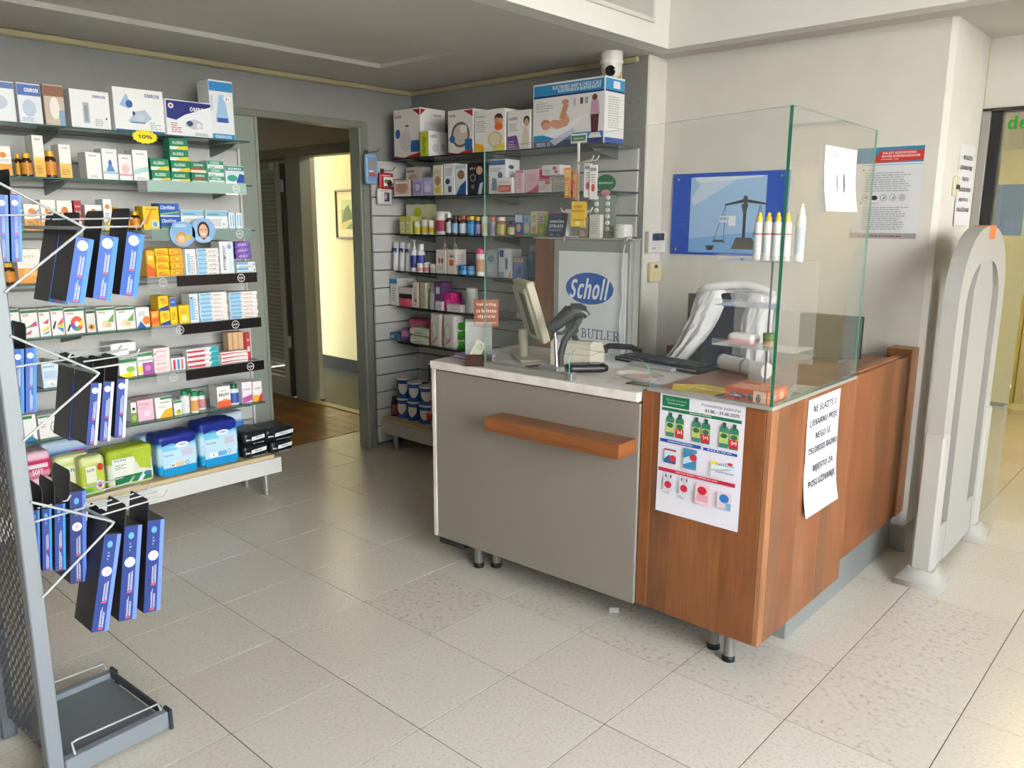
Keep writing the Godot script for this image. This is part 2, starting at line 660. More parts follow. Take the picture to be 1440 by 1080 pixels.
func build_shell():
	build_floor()
	var b := MB.new()
	# left wall with doorway z -1.42 .. -0.69, head 2.10
	b.box(Vector3(-1.83, 1.2, 1.555), Vector3(0.06, 2.4, 4.49))
	b.box(Vector3(-1.83, 1.2, -1.72), Vector3(0.06, 2.4, 0.6))
	b.box(Vector3(-1.83, 2.25, -1.055), Vector3(0.06, 0.3, 0.73))
	struct("wall_left", b, wall_grey)
	b = MB.new()
	b.box(Vector3(-0.875, 1.2, -1.96), Vector3(1.85, 2.4, 0.18))
	struct("wall_back", b, wall_grey)
	b = MB.new()
	b.box(Vector3(0.725, 1.2, -2.33), Vector3(1.45, 2.4, 0.58), 0.022)
	b.box(Vector3(0.035, 1.2, -1.965), Vector3(0.05, 2.4, 0.18), 0.006)
	struct("wall_counter", b, wall_white)
	b = MB.new()
	b.box(Vector3(3.875, 2.35, -2.67), Vector3(4.85, 0.64, 0.12))
	b.box(Vector3(4.65, 1.015, -2.67), Vector3(3.3, 2.03, 0.12))
	struct("wall_entrance", b, wall_white)
	b = MB.new()
	b.box(Vector3(2.2, 1.5, 3.86), Vector3(8.2, 3.0, 0.12))
	struct("wall_rear", b, M("#857f75", 0.8))
	# window wall at x = 5.0, high glazing up to the raised ceiling
	b = MB.new()
	b.box(Vector3(5.07, 0.4, 0.55), Vector3(0.14, 0.8, 6.5))
	b.box(Vector3(5.07, 1.9, -1.6), Vector3(0.14, 2.2, 2.1))
	b.box(Vector3(5.07, 1.9, 3.62), Vector3(0.14, 2.2, 0.36))
	struct("wall_right", b, wall_white)
	for k in 3:
		var z0 := -0.55 + k * 1.33
		var w := struct_node("window_%d" % (k + 1))
		var fr := MB.new()
		for e in [0.03, 1.30]:
			fr.box(Vector3(5.07, 1.9, z0 + e), Vector3(0.07, 2.2, 0.06), 0.004)
		for e in [0.83, 2.97]:
			fr.box(Vector3(5.07, e, z0 + 0.665), Vector3(0.07, 0.06, 1.21), 0.004)
		part("window_frame", fr, M("#8d9092", 0.4, 0.5), w)
		bxp("pane", Vector3(5.067, 0.86, z0 + 0.06), Vector3(5.073, 2.94, z0 + 1.27), glass("#eef5f2", 0.03), w, 0.0)
	# ceiling: lower band, shallow recess, raised tray
	b = MB.new()
	b.box(Vector3(-1.605, 2.41, 0.85), Vector3(0.63, 0.1, 6.0))
	b.box(Vector3(-0.275, 2.41, 0.85), Vector3(0.75, 0.1, 6.0))
	b.box(Vector3(-0.97, 2.41, -1.675), Vector3(0.64, 0.1, 0.95))
	b.box(Vector3(-0.97, 2.433, 1.325), Vector3(0.64, 0.1, 5.05))
	b.box(Vector3(3.2, 2.41, -2.27), Vector3(6.2, 0.1, 0.7))
	b.box(Vector3(2.6, 3.03, 0.9), Vector3(5.1, 0.06, 5.9))
	struct("ceiling", b, ceil_m)
	# soffit faces of the raised tray, with a real duct opening behind the grille (z -1.655 .. -0.675)
	b = MB.new()
	b.box(Vector3(0.15, 2.4175, 0.94), Vector3(0.1, 0.115, 5.72))
	b.box(Vector3(0.15, 2.8875, 0.94), Vector3(0.1, 0.225, 5.72))
	b.box(Vector3(0.15, 2.625, -1.7875), Vector3(0.1, 0.3, 0.265))
	b.box(Vector3(0.15, 2.625, 1.5625), Vector3(0.1, 0.3, 4.475))
	b.box(Vector3(2.65, 2.68, -1.87), Vector3(4.9, 0.64, 0.1))
	struct("ceiling_soffit", b, M("#e9e6de", 0.7))
	b = MB.new()
	b.box(Vector3(-0.11, 2.625, -1.165), Vector3(0.02, 0.34, 1.02))
	b.box(Vector3(0.0, 2.465, -1.165), Vector3(0.2, 0.02, 1.02))
	b.box(Vector3(0.0, 2.785, -1.165), Vector3(0.2, 0.02, 1.02))
	b.box(Vector3(0.0, 2.625, -1.665), Vector3(0.2, 0.3, 0.02))
	b.box(Vector3(0.0, 2.625, -0.665), Vector3(0.2, 0.3, 0.02))
	struct("ceiling_duct", b, M("#9a9890", 0.6, 0.3))
	b = MB.new()
	b.box(Vector3(-1.785, 2.343, 0.9), Vector3(0.03, 0.03, 5.6), 0.006)
	struct("trim_1", b, M("#b3a782", 0.6))
	b = MB.new()
	b.box(Vector3(-0.9, 2.343, -1.856), Vector3(1.8, 0.03, 0.028), 0.006)
	struct("trim_2", b, M("#b3a782", 0.6))
	b = MB.new()
	b.box(Vector3(-0.115, 1.9, -1.866), Vector3(0.014, 0.9, 0.012), 0.002)
	struct("trim_3", b, M("#d8c47e", 0.6))
	# skirting block at the foot of the counter wall and corner guard
	var sk := struct_node("baseboard_counter")
	bxp("skirting_tile", Vector3(1.2, 0, -2.05), Vector3(1.465, 0.12, -2.026), M("#a59f96", 0.4), sk, 0.004)
	bxp("skirting_tile", Vector3(1.441, 0, -2.6), Vector3(1.465, 0.12, -2.052), M("#a59f96", 0.4), sk, 0.004)
	bxp("skirting_tile", Vector3(0.07, 0, -2.05), Vector3(1.19, 0.12, -2.03), M("#a59f96", 0.4), sk, 0.004)
	# plugged screw holes in the corner pillar
	for p in [Vector2(885.5, 145), Vector2(897.5, 142), Vector2(889.5, 158)]:
		var q := on_z(p.x, p.y, -1.87)
		var h := MB.new()
		h.at(Transform3D(Basis(Vector3.RIGHT, PI / 2), Vector3(minf(q.x, 0.05), q.y, -1.873))).lathe([Vector2(0, 0.0), Vector2(0.006, 0.0), Vector2(0.006, 0.003), Vector2(0, 0.003)], 10)
		var ho := thing("wall_plug", "dark screw plug in the pillar below the ceiling camera", "wall plug")
		part("plug", h, M("#6d665d", 0.7), ho)
	# street outside the windows
	b = MB.new()
	b.box(Vector3(25.2, -0.1, 0), Vector3(40, 0.1, 80))
	struct("floor_street", b, M("#a5a29b", 0.9))

func build_doorway_left():
	# door lining
	var d := struct_node("door_1")
	var sage := M("#8b9085", 0.45)
	bxp("jamb", Vector3(-1.875, 0, -1.44), Vector3(-1.775, 2.12, -1.405), sage, d, 0.003)
	bxp("architrave", Vector3(-1.795, 0, -1.47), Vector3(-1.765, 2.13, -1.42), M("#7d8076", 0.45), d, 0.003)
	bxp("jamb", Vector3(-1.875, 0, -0.70), Vector3(-1.775, 2.12, -0.68), sage, d, 0.003)
	bxp("head", Vector3(-1.875, 2.09, -1.44), Vector3(-1.765, 2.13, -0.55), M("#77796f", 0.45), d, 0.003)
	bxp("side_panel", Vector3(-1.80, 0, -0.69), Vector3(-1.782, 2.10, -0.50), M("#8f968d", 0.4), d, 0.002)
	# room beyond: parquet laid in staggered boards
	var pf := struct_node("floor_back_room")
	bxp("subfloor", Vector3(-5.0, -0.06, -1.98), Vector3(-2.2, -0.004, 0.4), M("#4a3420", 0.8), pf, 0.0)
	var rg := RandomNumberGenerator.new()
	rg.seed = 9
	var pm := []
	for k in 4:
		var m := StandardMaterial3D.new()
		m.albedo_texture = wood_texture(40 + k, [hexc("#8a5a2a"), hexc("#96652f"), hexc("#7f5026"), hexc("#9b6c35")][k], 0.06)
		m.roughness = 0.35
		pm.append(m)
	var z := -1.96
	while z < 0.3:
		var x := -5.0 + rg.randf() * 0.3
		while x < -2.24:
			var xe := minf(x + 0.42, -2.205)
			bxp("parquet_board", Vector3(x, -0.015, z), Vector3(xe - 0.002, 0.0, z + 0.108), pm[rg.randi() % 4], pf, 0.001)
			x = xe
		z += 0.11
	# partition at z = -1.96 with a wide opening and a glazed door with blinds
	var b := MB.new()
	b.box(Vector3(-3.435, 2.25, -2.01), Vector3(3.13, 0.30, 0.1))
	b.box(Vector3(-4.09, 1.05, -2.085), Vector3(1.58, 2.1, 0.045))
	b.box(Vector3(-5.0, 1.1, -2.01), Vector3(0.4, 2.2, 0.1))
	b.box(Vector3(-5.1, 1.2, -0.8), Vector3(0.1, 2.4, 2.6))
	b.box(Vector3(-3.435, 1.2, 0.45), Vector3(3.13, 2.4, 0.1))
	struct("wall_back_room", b, M("#c4bda6", 0.75))
	b = MB.new()
	b.box(Vector3(-3.46, 2.44, -0.8), Vector3(3.18, 0.08, 2.6))
	struct("ceiling_back_room", b, M("#d2cbb8", 0.8))
	var fr := struct_node("door_2")
	bxp("post", Vector3(-3.50, 0, -2.06), Vector3(-3.29, 2.06, -1.955), M("#8c8c7c", 0.5), fr, 0.004)
	bxp("lintel", Vector3(-4.9, 2.02, -2.06), Vector3(-1.93, 2.10, -1.95), M("#8f8b78", 0.5), fr, 0.004)
	bxp("threshold", Vector3(-3.32, 0.0, -2.03), Vector3(-1.95, 0.008, -1.955), M("#d9cf9f", 0.5), fr, 0.002)
	var gd := thing("glazed_door", "glazed grey door with closed venetian blind in the back room", "door", Vector3(-3.83, 0, -1.95))
	bxp("stile", Vector3(-0.33, 0.01, -0.02), Vector3(-0.25, 2.0, 0.02), M("#a09c8a", 0.45), gd)
	bxp("stile", Vector3(0.21, 0.01, -0.02), Vector3(0.30, 2.0, 0.02), M("#a09c8a", 0.45), gd)
	bxp("rail", Vector3(-0.25, 0.01, -0.02), Vector3(0.21, 0.16, 0.02), M("#a09c8a", 0.45), gd)
	bxp("rail", Vector3(-0.25, 1.9, -0.02), Vector3(0.21, 2.0, 0.02), M("#a09c8a", 0.45), gd)
	bxp("pane", Vector3(-0.25, 0.16, 0.004), Vector3(0.21, 1.9, 0.009), glass("#cfd6cf", 0.08), gd, 0.0)
	for k in 48:
		var y := 0.19 + k * 0.0355
		var s := MB.new()
		s.at(Transform3D(Basis(Vector3.RIGHT, 0.6), Vector3(-0.02, y, -0.012))).box(Vector3.ZERO, Vector3(0.45, 0.003, 0.03))
		part("blind_slat", s, M("#8f9083", 0.5), gd)
	bxp("door_closer", Vector3(0.0, 1.93, 0.021), Vector3(0.2, 1.985, 0.06), M("#8a867a", 0.4), gd)
	bxp("hinge_edge", Vector3(0.30, 0.02, -0.015), Vector3(0.33, 1.98, 0.03), M("#2c2b27", 0.6), gd)
	for y in [0.45, 1.75]:
		bxp("hinge", Vector3(0.295, y, 0.02), Vector3(0.335, y + 0.1, 0.04), steel, gd)
	# lit corridor behind
	var cf := MB.new()
	cf.box(Vector3(-3.9, -0.03, -2.54), Vector3(4.2, 0.06, 1.0))
	struct("floor_corridor", cf, M("#333c35", 0.6))
	b = MB.new()
	b.box(Vector3(-3.9, 1.2, -3.09), Vector3(4.2, 2.4, 0.1))
	b.box(Vector3(-5.95, 1.2, -2.5), Vector3(0.1, 2.4, 1.2))
	b.box(Vector3(-1.85, 1.2, -2.55), Vector3(0.1, 2.4, 1.0))
	struct("wall_corridor", b, M("#d6cb9c", 0.7))
	b = MB.new()
	b.box(Vector3(-3.9, 2.56, -2.55), Vector3(4.2, 0.1, 1.2))
	struct("ceiling_corridor", b, M("#e0d6b4", 0.8))
	b = MB.new()
	b.box(Vector3(-3.9, 0.065, -3.032), Vector3(4.1, 0.13, 0.014))
	struct("baseboard_corridor", b, M("#161a19", 0.8))
	var lamp := thing("ceiling_lamp", "round warm ceiling lamp in the yellow corridor", "lamp", Vector3(-4.42, 2.40, -2.80))
	var lm := MB.new()
	lm.lathe([Vector2(0, 0), Vector2(0.11, 0.01), Vector2(0.15, 0.05), Vector2(0.15, 0.09)], 24, Vector3.ZERO, true)
	var em := M("#fff2cc", 0.4).duplicate()
	em.emission_enabled = true
	em.emission = hexc("#ffdf9a")
	em.emission_energy_multiplier = 1.6
	part("diffuser", lm, em, lamp)
	var ol := OmniLight3D.new()
	ol.name = "lamp_light"
	ol.light_color = hexc("#ffd78f")
	ol.light_energy = 0.1
	ol.omni_range = 8.0
	ol.omni_attenuation = 2.0
	ol.light_size = 0.12
	ol.shadow_enabled = true
	lamp.add_child(ol)
	ol.position = Vector3(0, -0.06, 0)
	# framed landscape
	var p := thing("framed_painting", "framed landscape painting on the yellow corridor wall", "picture", Vector3(-4.05, 1.345, -3.03))
	for e in [[-0.25, 0, -0.235, 0.47], [0.235, 0, 0.25, 0.47], [-0.25, 0, 0.25, 0.016], [-0.25, 0.454, 0.25, 0.47]]:
		bxp("frame", Vector3(e[0], e[1], 0), Vector3(e[2], e[3], 0.025), M("#3a2c1c", 0.4), p)
	bxp("mount", Vector3(-0.236, 0.014, 0.002), Vector3(0.236, 0.456, 0.012), M("#d8cf9e", 0.7), p, 0.0)
	part("painted_picture", draw("r .18 .2 .82 .8 #8f9a4a;r .18 .6 .82 .8 #b5bd7c;p #55702d .18 .3 .3 .62 .42 .7 .52 .5 .52 .3;p #3d5a28 .45 .25 .55 .55 .7 .66 .82 .5 .82 .25;p #c6b45e .18 .2 .82 .2 .82 .3 .55 .42 .18 .32;p #6f8a3f .3 .2 .6 .2 .5 .34;p #a9a25a .55 .4 .7 .46 .8 .42 .8 .36", 0.5, 0.47, 0.013), print_mat(0.6), p)

func build_entrance():
	# glass entrance front at z = -2.62
	var d := struct_node("door_3")
	var zf := -2.64
	bxp("aluminium_post", Vector3(1.452, 0, zf - 0.05), Vector3(1.488, 2.04, zf + 0.05), M("#a8a59e", 0.4, 0.4), d)
	bxp("gasket_post", Vector3(1.489, 0, zf - 0.04), Vector3(1.535, 2.03, zf + 0.03), M("#1e1e20", 0.5), d)
	bxp("head_rail", Vector3(1.452, 2.03, zf - 0.05), Vector3(3.0, 2.045, zf + 0.05), M("#3a352f", 0.5), d)
	bxp("fixed_pane", Vector3(1.536, 0.02, zf - 0.004), Vector3(1.70, 2.03, zf + 0.004), glass("#b9bfae", 0.22), d, 0.0)
	bxp("transom_pane", Vector3(1.701, 1.82, zf - 0.004), Vector3(3.0, 2.03, zf + 0.004), glass("#b9bfae", 0.22), d, 0.0)
	var t := MB.new()
	t.col = hexc("#2f9a2c").srgb_to_linear()
	var p := on_z(1433, 172, zf)
	put_text(t, "de", p.x, p.y, 0.06, 0.085, zf + 0.006, "b")
	part("green_lettering", t, print_mat(0.5), d)
	# vestibule
	var b := MB.new()
	b.box(Vector3(0.75, 1.2, -4.9), Vector3(0.1, 2.4, 4.4))
	b.box(Vector3(1.2, 1.2, -7.0), Vector3(1.0, 2.4, 0.1))
	struct("wall_vestibule", b, M("#e6dfae", 0.7))
	b = MB.new()
	b.box(Vector3(2.6, 1.2, -7.0), Vector3(1.8, 2.4, 0.1))
	b.box(Vector3(2.92, 1.2, -4.9), Vector3(0.1, 2.4, 4.1))
	struct("wall_vestibule_side", b, M("#dddad2", 0.7))
	b = MB.new()
	b.box(Vector3(1.85, 2.46, -4.87), Vector3(2.3, 0.1, 4.4))
	struct("ceiling_vestibule", b, M("#e8e4cf", 0.8))
	var lamp := thing("ceiling_panel_lamp", "warm ceiling panel lamp above the entrance passage", "lamp", Vector3(1.9, 2.36, -4.6))
	var em := M("#fff4d2", 0.4).duplicate()
	em.emission_enabled = true
	em.emission = hexc("#ffe9b0")
	em.emission_energy_multiplier = 2.0
	bxp("diffuser", Vector3(-0.3, 0.01, -0.6), Vector3(0.3, 0.045, 0.6), em, lamp, 0.004)
	var al := AreaLight3D.new()
	al.name = "panel_light"
	al.area_size = Vector2(0.6, 1.2)
	al.light_color = hexc("#ffe2a0")
	al.light_energy = 2.2
	al.area_range = 9.0
	al.shadow_enabled = true
	lamp.add_child(al)
	al.rotation.x = -PI / 2
	var yd := thing("yellow_door", "pale yellow door leaf standing in the entrance passage", "door", Vector3(1.02, 0, -5.85))
	bxp("leaf", Vector3(-0.14, 0.03, -0.02), Vector3(0.16, 2.1, 0.02), M("#e8de9a", 0.5), yd, 0.004)
	bxp("edge_strip", Vector3(0.162, 0.03, -0.025), Vector3(0.19, 2.1, 0.025), M("#8f8a5c", 0.5), yd, 0.002)
	bxp("sill", Vector3(-0.14, 0.0, -0.02), Vector3(0.16, 0.03, 0.02), M("#3f3b2a", 0.5), yd, 0.0)
	var g2 := thing("gate_post", "slim cream gate post with flared foot beyond the glass entrance", "security gate", Vector3(1.24, 0, -5.7))
	bxp("column", Vector3(-0.03, 0.04, -0.03), Vector3(0.03, 1.6, 0.03), M("#c9c49c", 0.5), g2, 0.006)
	var ft := MB.new()
	ft.lathe([Vector2(0.0, 0.0), Vector2(0.1, 0.0), Vector2(0.1, 0.03), Vector2(0.05, 0.07), Vector2(0.0, 0.07)], 4)
	part("foot", ft, M("#cfcaa6", 0.5), g2)
	var bp := thing("notice_board", "plain blue notice board behind the entrance glass", "board", Vector3(1.22, 1.5, -4.2))
	bxp("board", Vector3(-0.05, -0.06, -0.01), Vector3(0.16, 0.26, 0.01), M("#1f5fa8", 0.5), bp, 0.003)
	bxp("board_post", Vector3(0.02, -1.5, -0.03), Vector3(0.05, -0.03, -0.011), M("#b8b295", 0.5), bp, 0.003)
	var bs := thing("blue_sign", "bright blue sign in a white frame in the passage", "sign", Vector3(1.62, 1.45, -5.2))
	bxp("frame", Vector3(-0.2, 0.0, -0.01), Vector3(0.2, 0.42, 0.0), M("#f2efe2", 0.5), bs, 0.002)
	bxp("face", Vector3(-0.17, 0.03, 0.0), Vector3(0.17, 0.39, 0.006), M("#2a6fd0", 0.5), bs, 0.001)
	bxp("stand_pole", Vector3(-0.02, -1.45, -0.035), Vector3(0.02, 0.2, -0.011), M("#b8b295", 0.5), bs, 0.003)
	var st := thing("leaning_rod", "thin light rod leaning on the floor past the gate", "rod")
	var lt := MB.new()
	var a0 := on_y(1385, 641, 0.012)
	lt.tube([a0, a0 + Vector3(-0.1, 0.28, -0.12)], 0.008, 8)
	part("rod", lt, M("#d8d5c8", 0.5), st)

# ---------- products ----------
func cylinder_label(b: MB, r: float, y0: float, y1: float):
	b.lathe([Vector2(r, y0), Vector2(r, y1)], 18)

func make_carton(t: Node3D, w: float, h: float, d: float, col: String, ops: String, side_ops := ""):
	var b := MB.new()
	b.box(Vector3(0, h / 2, 0), Vector3(w, h, d), minf(0.0016, minf(w, h) * 0.06))
	part("carton_body", b, M(col, 0.42), t)
	if ops:
		part("printed_front", draw(ops, w * 0.97, h * 0.97, d / 2 + 0.0002), print_mat(), t)
	if side_ops:
		var q := MB.new()
		q.at(Transform3D(Basis(Vector3.UP, PI / 2), Vector3(w / 2 + 0.0002, 0, 0)))
		part("printed_side", draw(side_ops, d * 0.97, h * 0.97, 0.0, q), print_mat(), t)

func make_bottle(t: Node3D, w: float, h: float, cols: String, kind: String):
	var c := cols.split(" ", false)
	var r := w / 2
	var b := MB.new()
	var cap := MB.new()
	var lab := MB.new()
	match kind:
		"b": # shouldered bottle with screw cap
			b.lathe([Vector2(0, 0), Vector2(r * 0.92, 0), Vector2(r, h * 0.03), Vector2(r, h * 0.66), Vector2(r * 0.85, h * 0.74), Vector2(r * 0.6, h * 0.79), Vector2(r * 0.6, h * 0.82)], 18)
			cap.lathe([Vector2(r * 0.6, h * 0.80), Vector2(r * 0.72, h * 0.80), Vector2(r * 0.72, h * 0.985), Vector2(r * 0.66, h), Vector2(0, h)], 18)
			lab.lathe([Vector2(r * 1.01, h * 0.1), Vector2(r * 1.01, h * 0.6)], 18)
		"j": # jar with wide lid
			b.lathe([Vector2(0, 0), Vector2(r * 0.9, 0), Vector2(r * 0.96, h * 0.05), Vector2(r * 0.96, h * 0.6), Vector2(r * 0.9, h * 0.64)], 18)
			cap.lathe([Vector2(r * 0.9, h * 0.62), Vector2(r, h * 0.62), Vector2(r, h * 0.97), Vector2(r * 0.95, h), Vector2(0, h)], 18)
			lab.lathe([Vector2(r * 0.97, h * 0.12), Vector2(r * 0.97, h * 0.5)], 18)
		"p": # pump bottle
			b.lathe([Vector2(0, 0), Vector2(r * 0.94, 0), Vector2(r, h * 0.02), Vector2(r, h * 0.55), Vector2(r * 0.75, h * 0.66), Vector2(r * 0.4, h * 0.7), Vector2(r * 0.4, h * 0.72)], 18)
			cap.lathe([Vector2(r * 0.45, h * 0.70), Vector2(r * 0.45, h * 0.77), Vector2(r * 0.16, h * 0.78), Vector2(r * 0.16, h * 0.92), Vector2(0, h * 0.92)], 12)
			cap.box(Vector3(-r * 0.35, h * 0.95, 0), Vector3(r * 1.4, h * 0.05, r * 0.5), 0.001)
			lab.lathe([Vector2(r * 1.01, h * 0.12), Vector2(r * 1.01, h * 0.5)], 18)
		"d": # dropper-cap disinfectant bottle
			b.lathe([Vector2(0, 0), Vector2(r * 0.94, 0), Vector2(r, h * 0.02), Vector2(r, h * 0.74), Vector2(r * 0.85, h * 0.8), Vector2(r * 0.5, h * 0.82)], 18)
			cap.lathe([Vector2(r * 0.62, h * 0.8), Vector2(r * 0.62, h * 0.89), Vector2(r * 0.4, h * 0.93), Vector2(r * 0.3, h), Vector2(0, h)], 14)
			lab.lathe([Vector2(r * 1.01, h * 0.14), Vector2(r * 1.01, h * 0.6)], 18)
		"s": # spray or roll-on can with tall cap
			b.lathe([Vector2(0, 0), Vector2(r * 0.95, 0), Vector2(r, h * 0.02), Vector2(r, h * 0.8), Vector2(r * 0.9, h * 0.83)], 18)
			cap.lathe([Vector2(r * 0.9, h * 0.82), Vector2(r * 0.94, h * 0.82), Vector2(r * 0.94, h * 0.95), Vector2(r * 0.8, h), Vector2(0, h)], 18)
			lab.lathe([Vector2(r * 1.01, h * 0.15), Vector2(r * 1.01, h * 0.62)], 18)
		"u": # tube standing on its cap
			cap.lathe([Vector2(0, 0), Vector2(r * 0.8, 0), Vector2(r * 0.84, h * 0.14), Vector2(0, h * 0.14)], 16)
			var base := b.v.size()
			for k in 7:
				var f := k / 6.0
				var rx := lerpf(r * 0.86, r, f)
				var rz := lerpf(r * 0.86, 0.003, f * f)
				for q in 17:
					var a := TAU * q / 16
					b.vert(Vector3(cos(a) * rx, lerpf(h * 0.14, h, f), sin(a) * rz), Vector3(cos(a) / rx, 0.3, sin(a) / maxf(rz, 0.01)).normalized())
			for k in 6:
				for q in 16:
					var o := base + k * 17 + q
					b.tri(o, o + 1, o + 17)
					b.tri(o + 1, o + 18, o + 17)
			lab.box(Vector3(0, h * 0.72, r * 0.5), Vector3(r * 1.5, h * 0.16, 0.002))
		"k": # powder tin with rims and plastic lid
			b.lathe([Vector2(0, 0), Vector2(r, 0), Vector2(r, h * 0.03), Vector2(r * 0.97, h * 0.04), Vector2(r * 0.97, h * 0.9), Vector2(r, h * 0.91), Vector2(r, h * 0.94)], 20)
			cap.lathe([Vector2(r * 1.02, h * 0.91), Vector2(r * 1.02, h), Vector2(r * 0.94, h), Vector2(r * 0.9, h * 0.97), Vector2(0, h * 0.97)], 20)
			lab.at(Transform3D(Basis(Vector3.UP, 0.0), Vector3.ZERO))
			for q in 6:
				var a0 := lerpf(0.15, 1.55, q / 6.0) + 0.35
				var a1 := lerpf(0.15, 1.55, (q + 1) / 6.0) + 0.35
				var e0 := Vector3(cos(a0), 0, sin(a0)) * r * 0.985
				var e1 := Vector3(cos(a1), 0, sin(a1)) * r * 0.985
				var y0 := h * (0.5 - 0.26 * sin(PI * q / 6.0) - 0.04)
				var y1 := h * (0.5 - 0.26 * sin(PI * (q + 1) / 6.0) - 0.04)
				lab.quad(e0 + Vector3(0, y0, 0), e1 + Vector3(0, y1, 0), e1 + Vector3(0, h * 0.72, 0), e0 + Vector3(0, h * 0.72, 0), (e0 + e1).normalized())
	part("bottle_body", b, M(c[0], 0.25), t)
	part("cap", cap, M(c[1], 0.35), t)
	part("label", lab, M(c[2], 0.5), t)

func make_pack(t: Node3D, w: float, h: float, d: float, cols: String, ops: String, sd: int):
	var c := cols.split(" ", false)
	var bands := []
	for k in range(0, c.size(), 2):
		bands.append([float(c[k + 1]) if k + 1 < c.size() else 2.0, hexc(c[k]).srgb_to_linear()])
	var b := MB.new()
	b.soft(Vector3(0, h / 2, 0), Vector3(w, h, d), minf(0.022, minf(w, minf(h, d)) * 0.32), 12, 0.006, sd, bands)
	part("film_wrap", b, print_mat(0.3), t)
	if ops:
		part("printed_front", draw(ops, w * 0.86, h * 0.9, d / 2 + 0.0062, null), print_mat(0.3), t)

var row_seed := 100
# kinds: c carton, b/j/p/d/s/u/k bottles, w soft pack. item = [kind, u0, u1, v_top, count, words, colours, ops, options]
func one(kind: String, lab: String, pos: Vector3, turn: float, w: float, h: float, d: float, cols: String, ops: String, side: String):
	row_seed += 1
	match kind:
		"c":
			var t := thing("carton", lab, "box", pos, turn)
			make_carton(t, w, h, d, cols, ops, side)
		"w":
			var t := thing("soft_pack", lab, "package", pos, turn)
			make_pack(t, w, h, d, cols, ops, row_seed)
		"k":
			var t := thing("powder_tin", lab, "tin", pos, turn)
			make_bottle(t, w, h, cols, kind)
		"u":
			var t := thing("cream_tube", lab, "tube", pos, turn)
			make_bottle(t, w, h, cols, kind)
		"j":
			var t := thing("jar", lab, "jar", pos, turn)
			make_bottle(t, w, h, cols, kind)
		_:
			var t := thing("bottle", lab, "bottle", pos, turn)
			make_bottle(t, w, h, cols, kind)

func row(left: bool, y: float, where: String, plane: float, items: Array):
	for it in items:
		var kind: String = it[0]
		var opt: Dictionary = it[8] if it.size() > 8 else {}
		var pl: float = plane + opt.get("b", 0.0)
		var yb: float = y + opt.get("y", 0.0)
		var lab: String = it[5] + " " + where
		var ops: String = it[7] if it.size() > 7 else ""
		var a: float
		var e: float
		if left:
			a = zu(it[1], pl, yb + 0.03)
			e = zu(it[2], pl, yb + 0.03)
		else:
			a = xu(it[1], pl, yb + 0.03)
			e = xu(it[2], pl, yb + 0.03)
		var w := absf(a - e) * 0.975
		var mid := (a + e) / 2
		var h := (yv(pl, mid, it[3]) if left else yv(mid, pl, it[3])) - yb
		var d: float = opt.get("d", 0.09)
		if kind != "c" and kind != "w":
			d = w
		var n: int = it[4]
		for k in n:
			var hh := h / n
			var jig := 0.0
			if n > 1:
				jig = sin(k * 2.4 + it[1]) * 0.0025
			var yy := yb + hh * k + 0.0005
			var pos := Vector3(pl - d / 2 - opt.get("in", 0.0), yy, mid + jig) if left else Vector3(mid + jig, yy, pl - d / 2 - opt.get("in", 0.0))
			one(kind, lab, pos, (PI / 2 if left else 0.0) + opt.get("turn", 0.0), w, hh - 0.0008, d, it[6], ops, opt.get("side", ""))

func slat_panel(parent: Node3D, left: bool, plane: float, a: float, b: float, y0: float, y1: float):
	var n := int(round((y1 - y0) / 0.1165))
	var st := (y1 - y0) / n
	for k in n:
		var lo := y0 + st * k + 0.005
		var hi := y0 + st * (k + 1) - 0.004
		if left:
			bxp("slat", Vector3(plane - 0.016, lo, a), Vector3(plane, hi, b), slat_m, parent, 0.0025)
		else:
			bxp("slat", Vector3(a, lo, plane - 0.016), Vector3(b, hi, plane), slat_m, parent, 0.0025)

const LY := [1.922, 1.700, 1.470, 1.242, 1.000, 0.765, 0.533]
const BY := [1.905, 1.671, 1.435, 1.199, 0.970, 0.732]

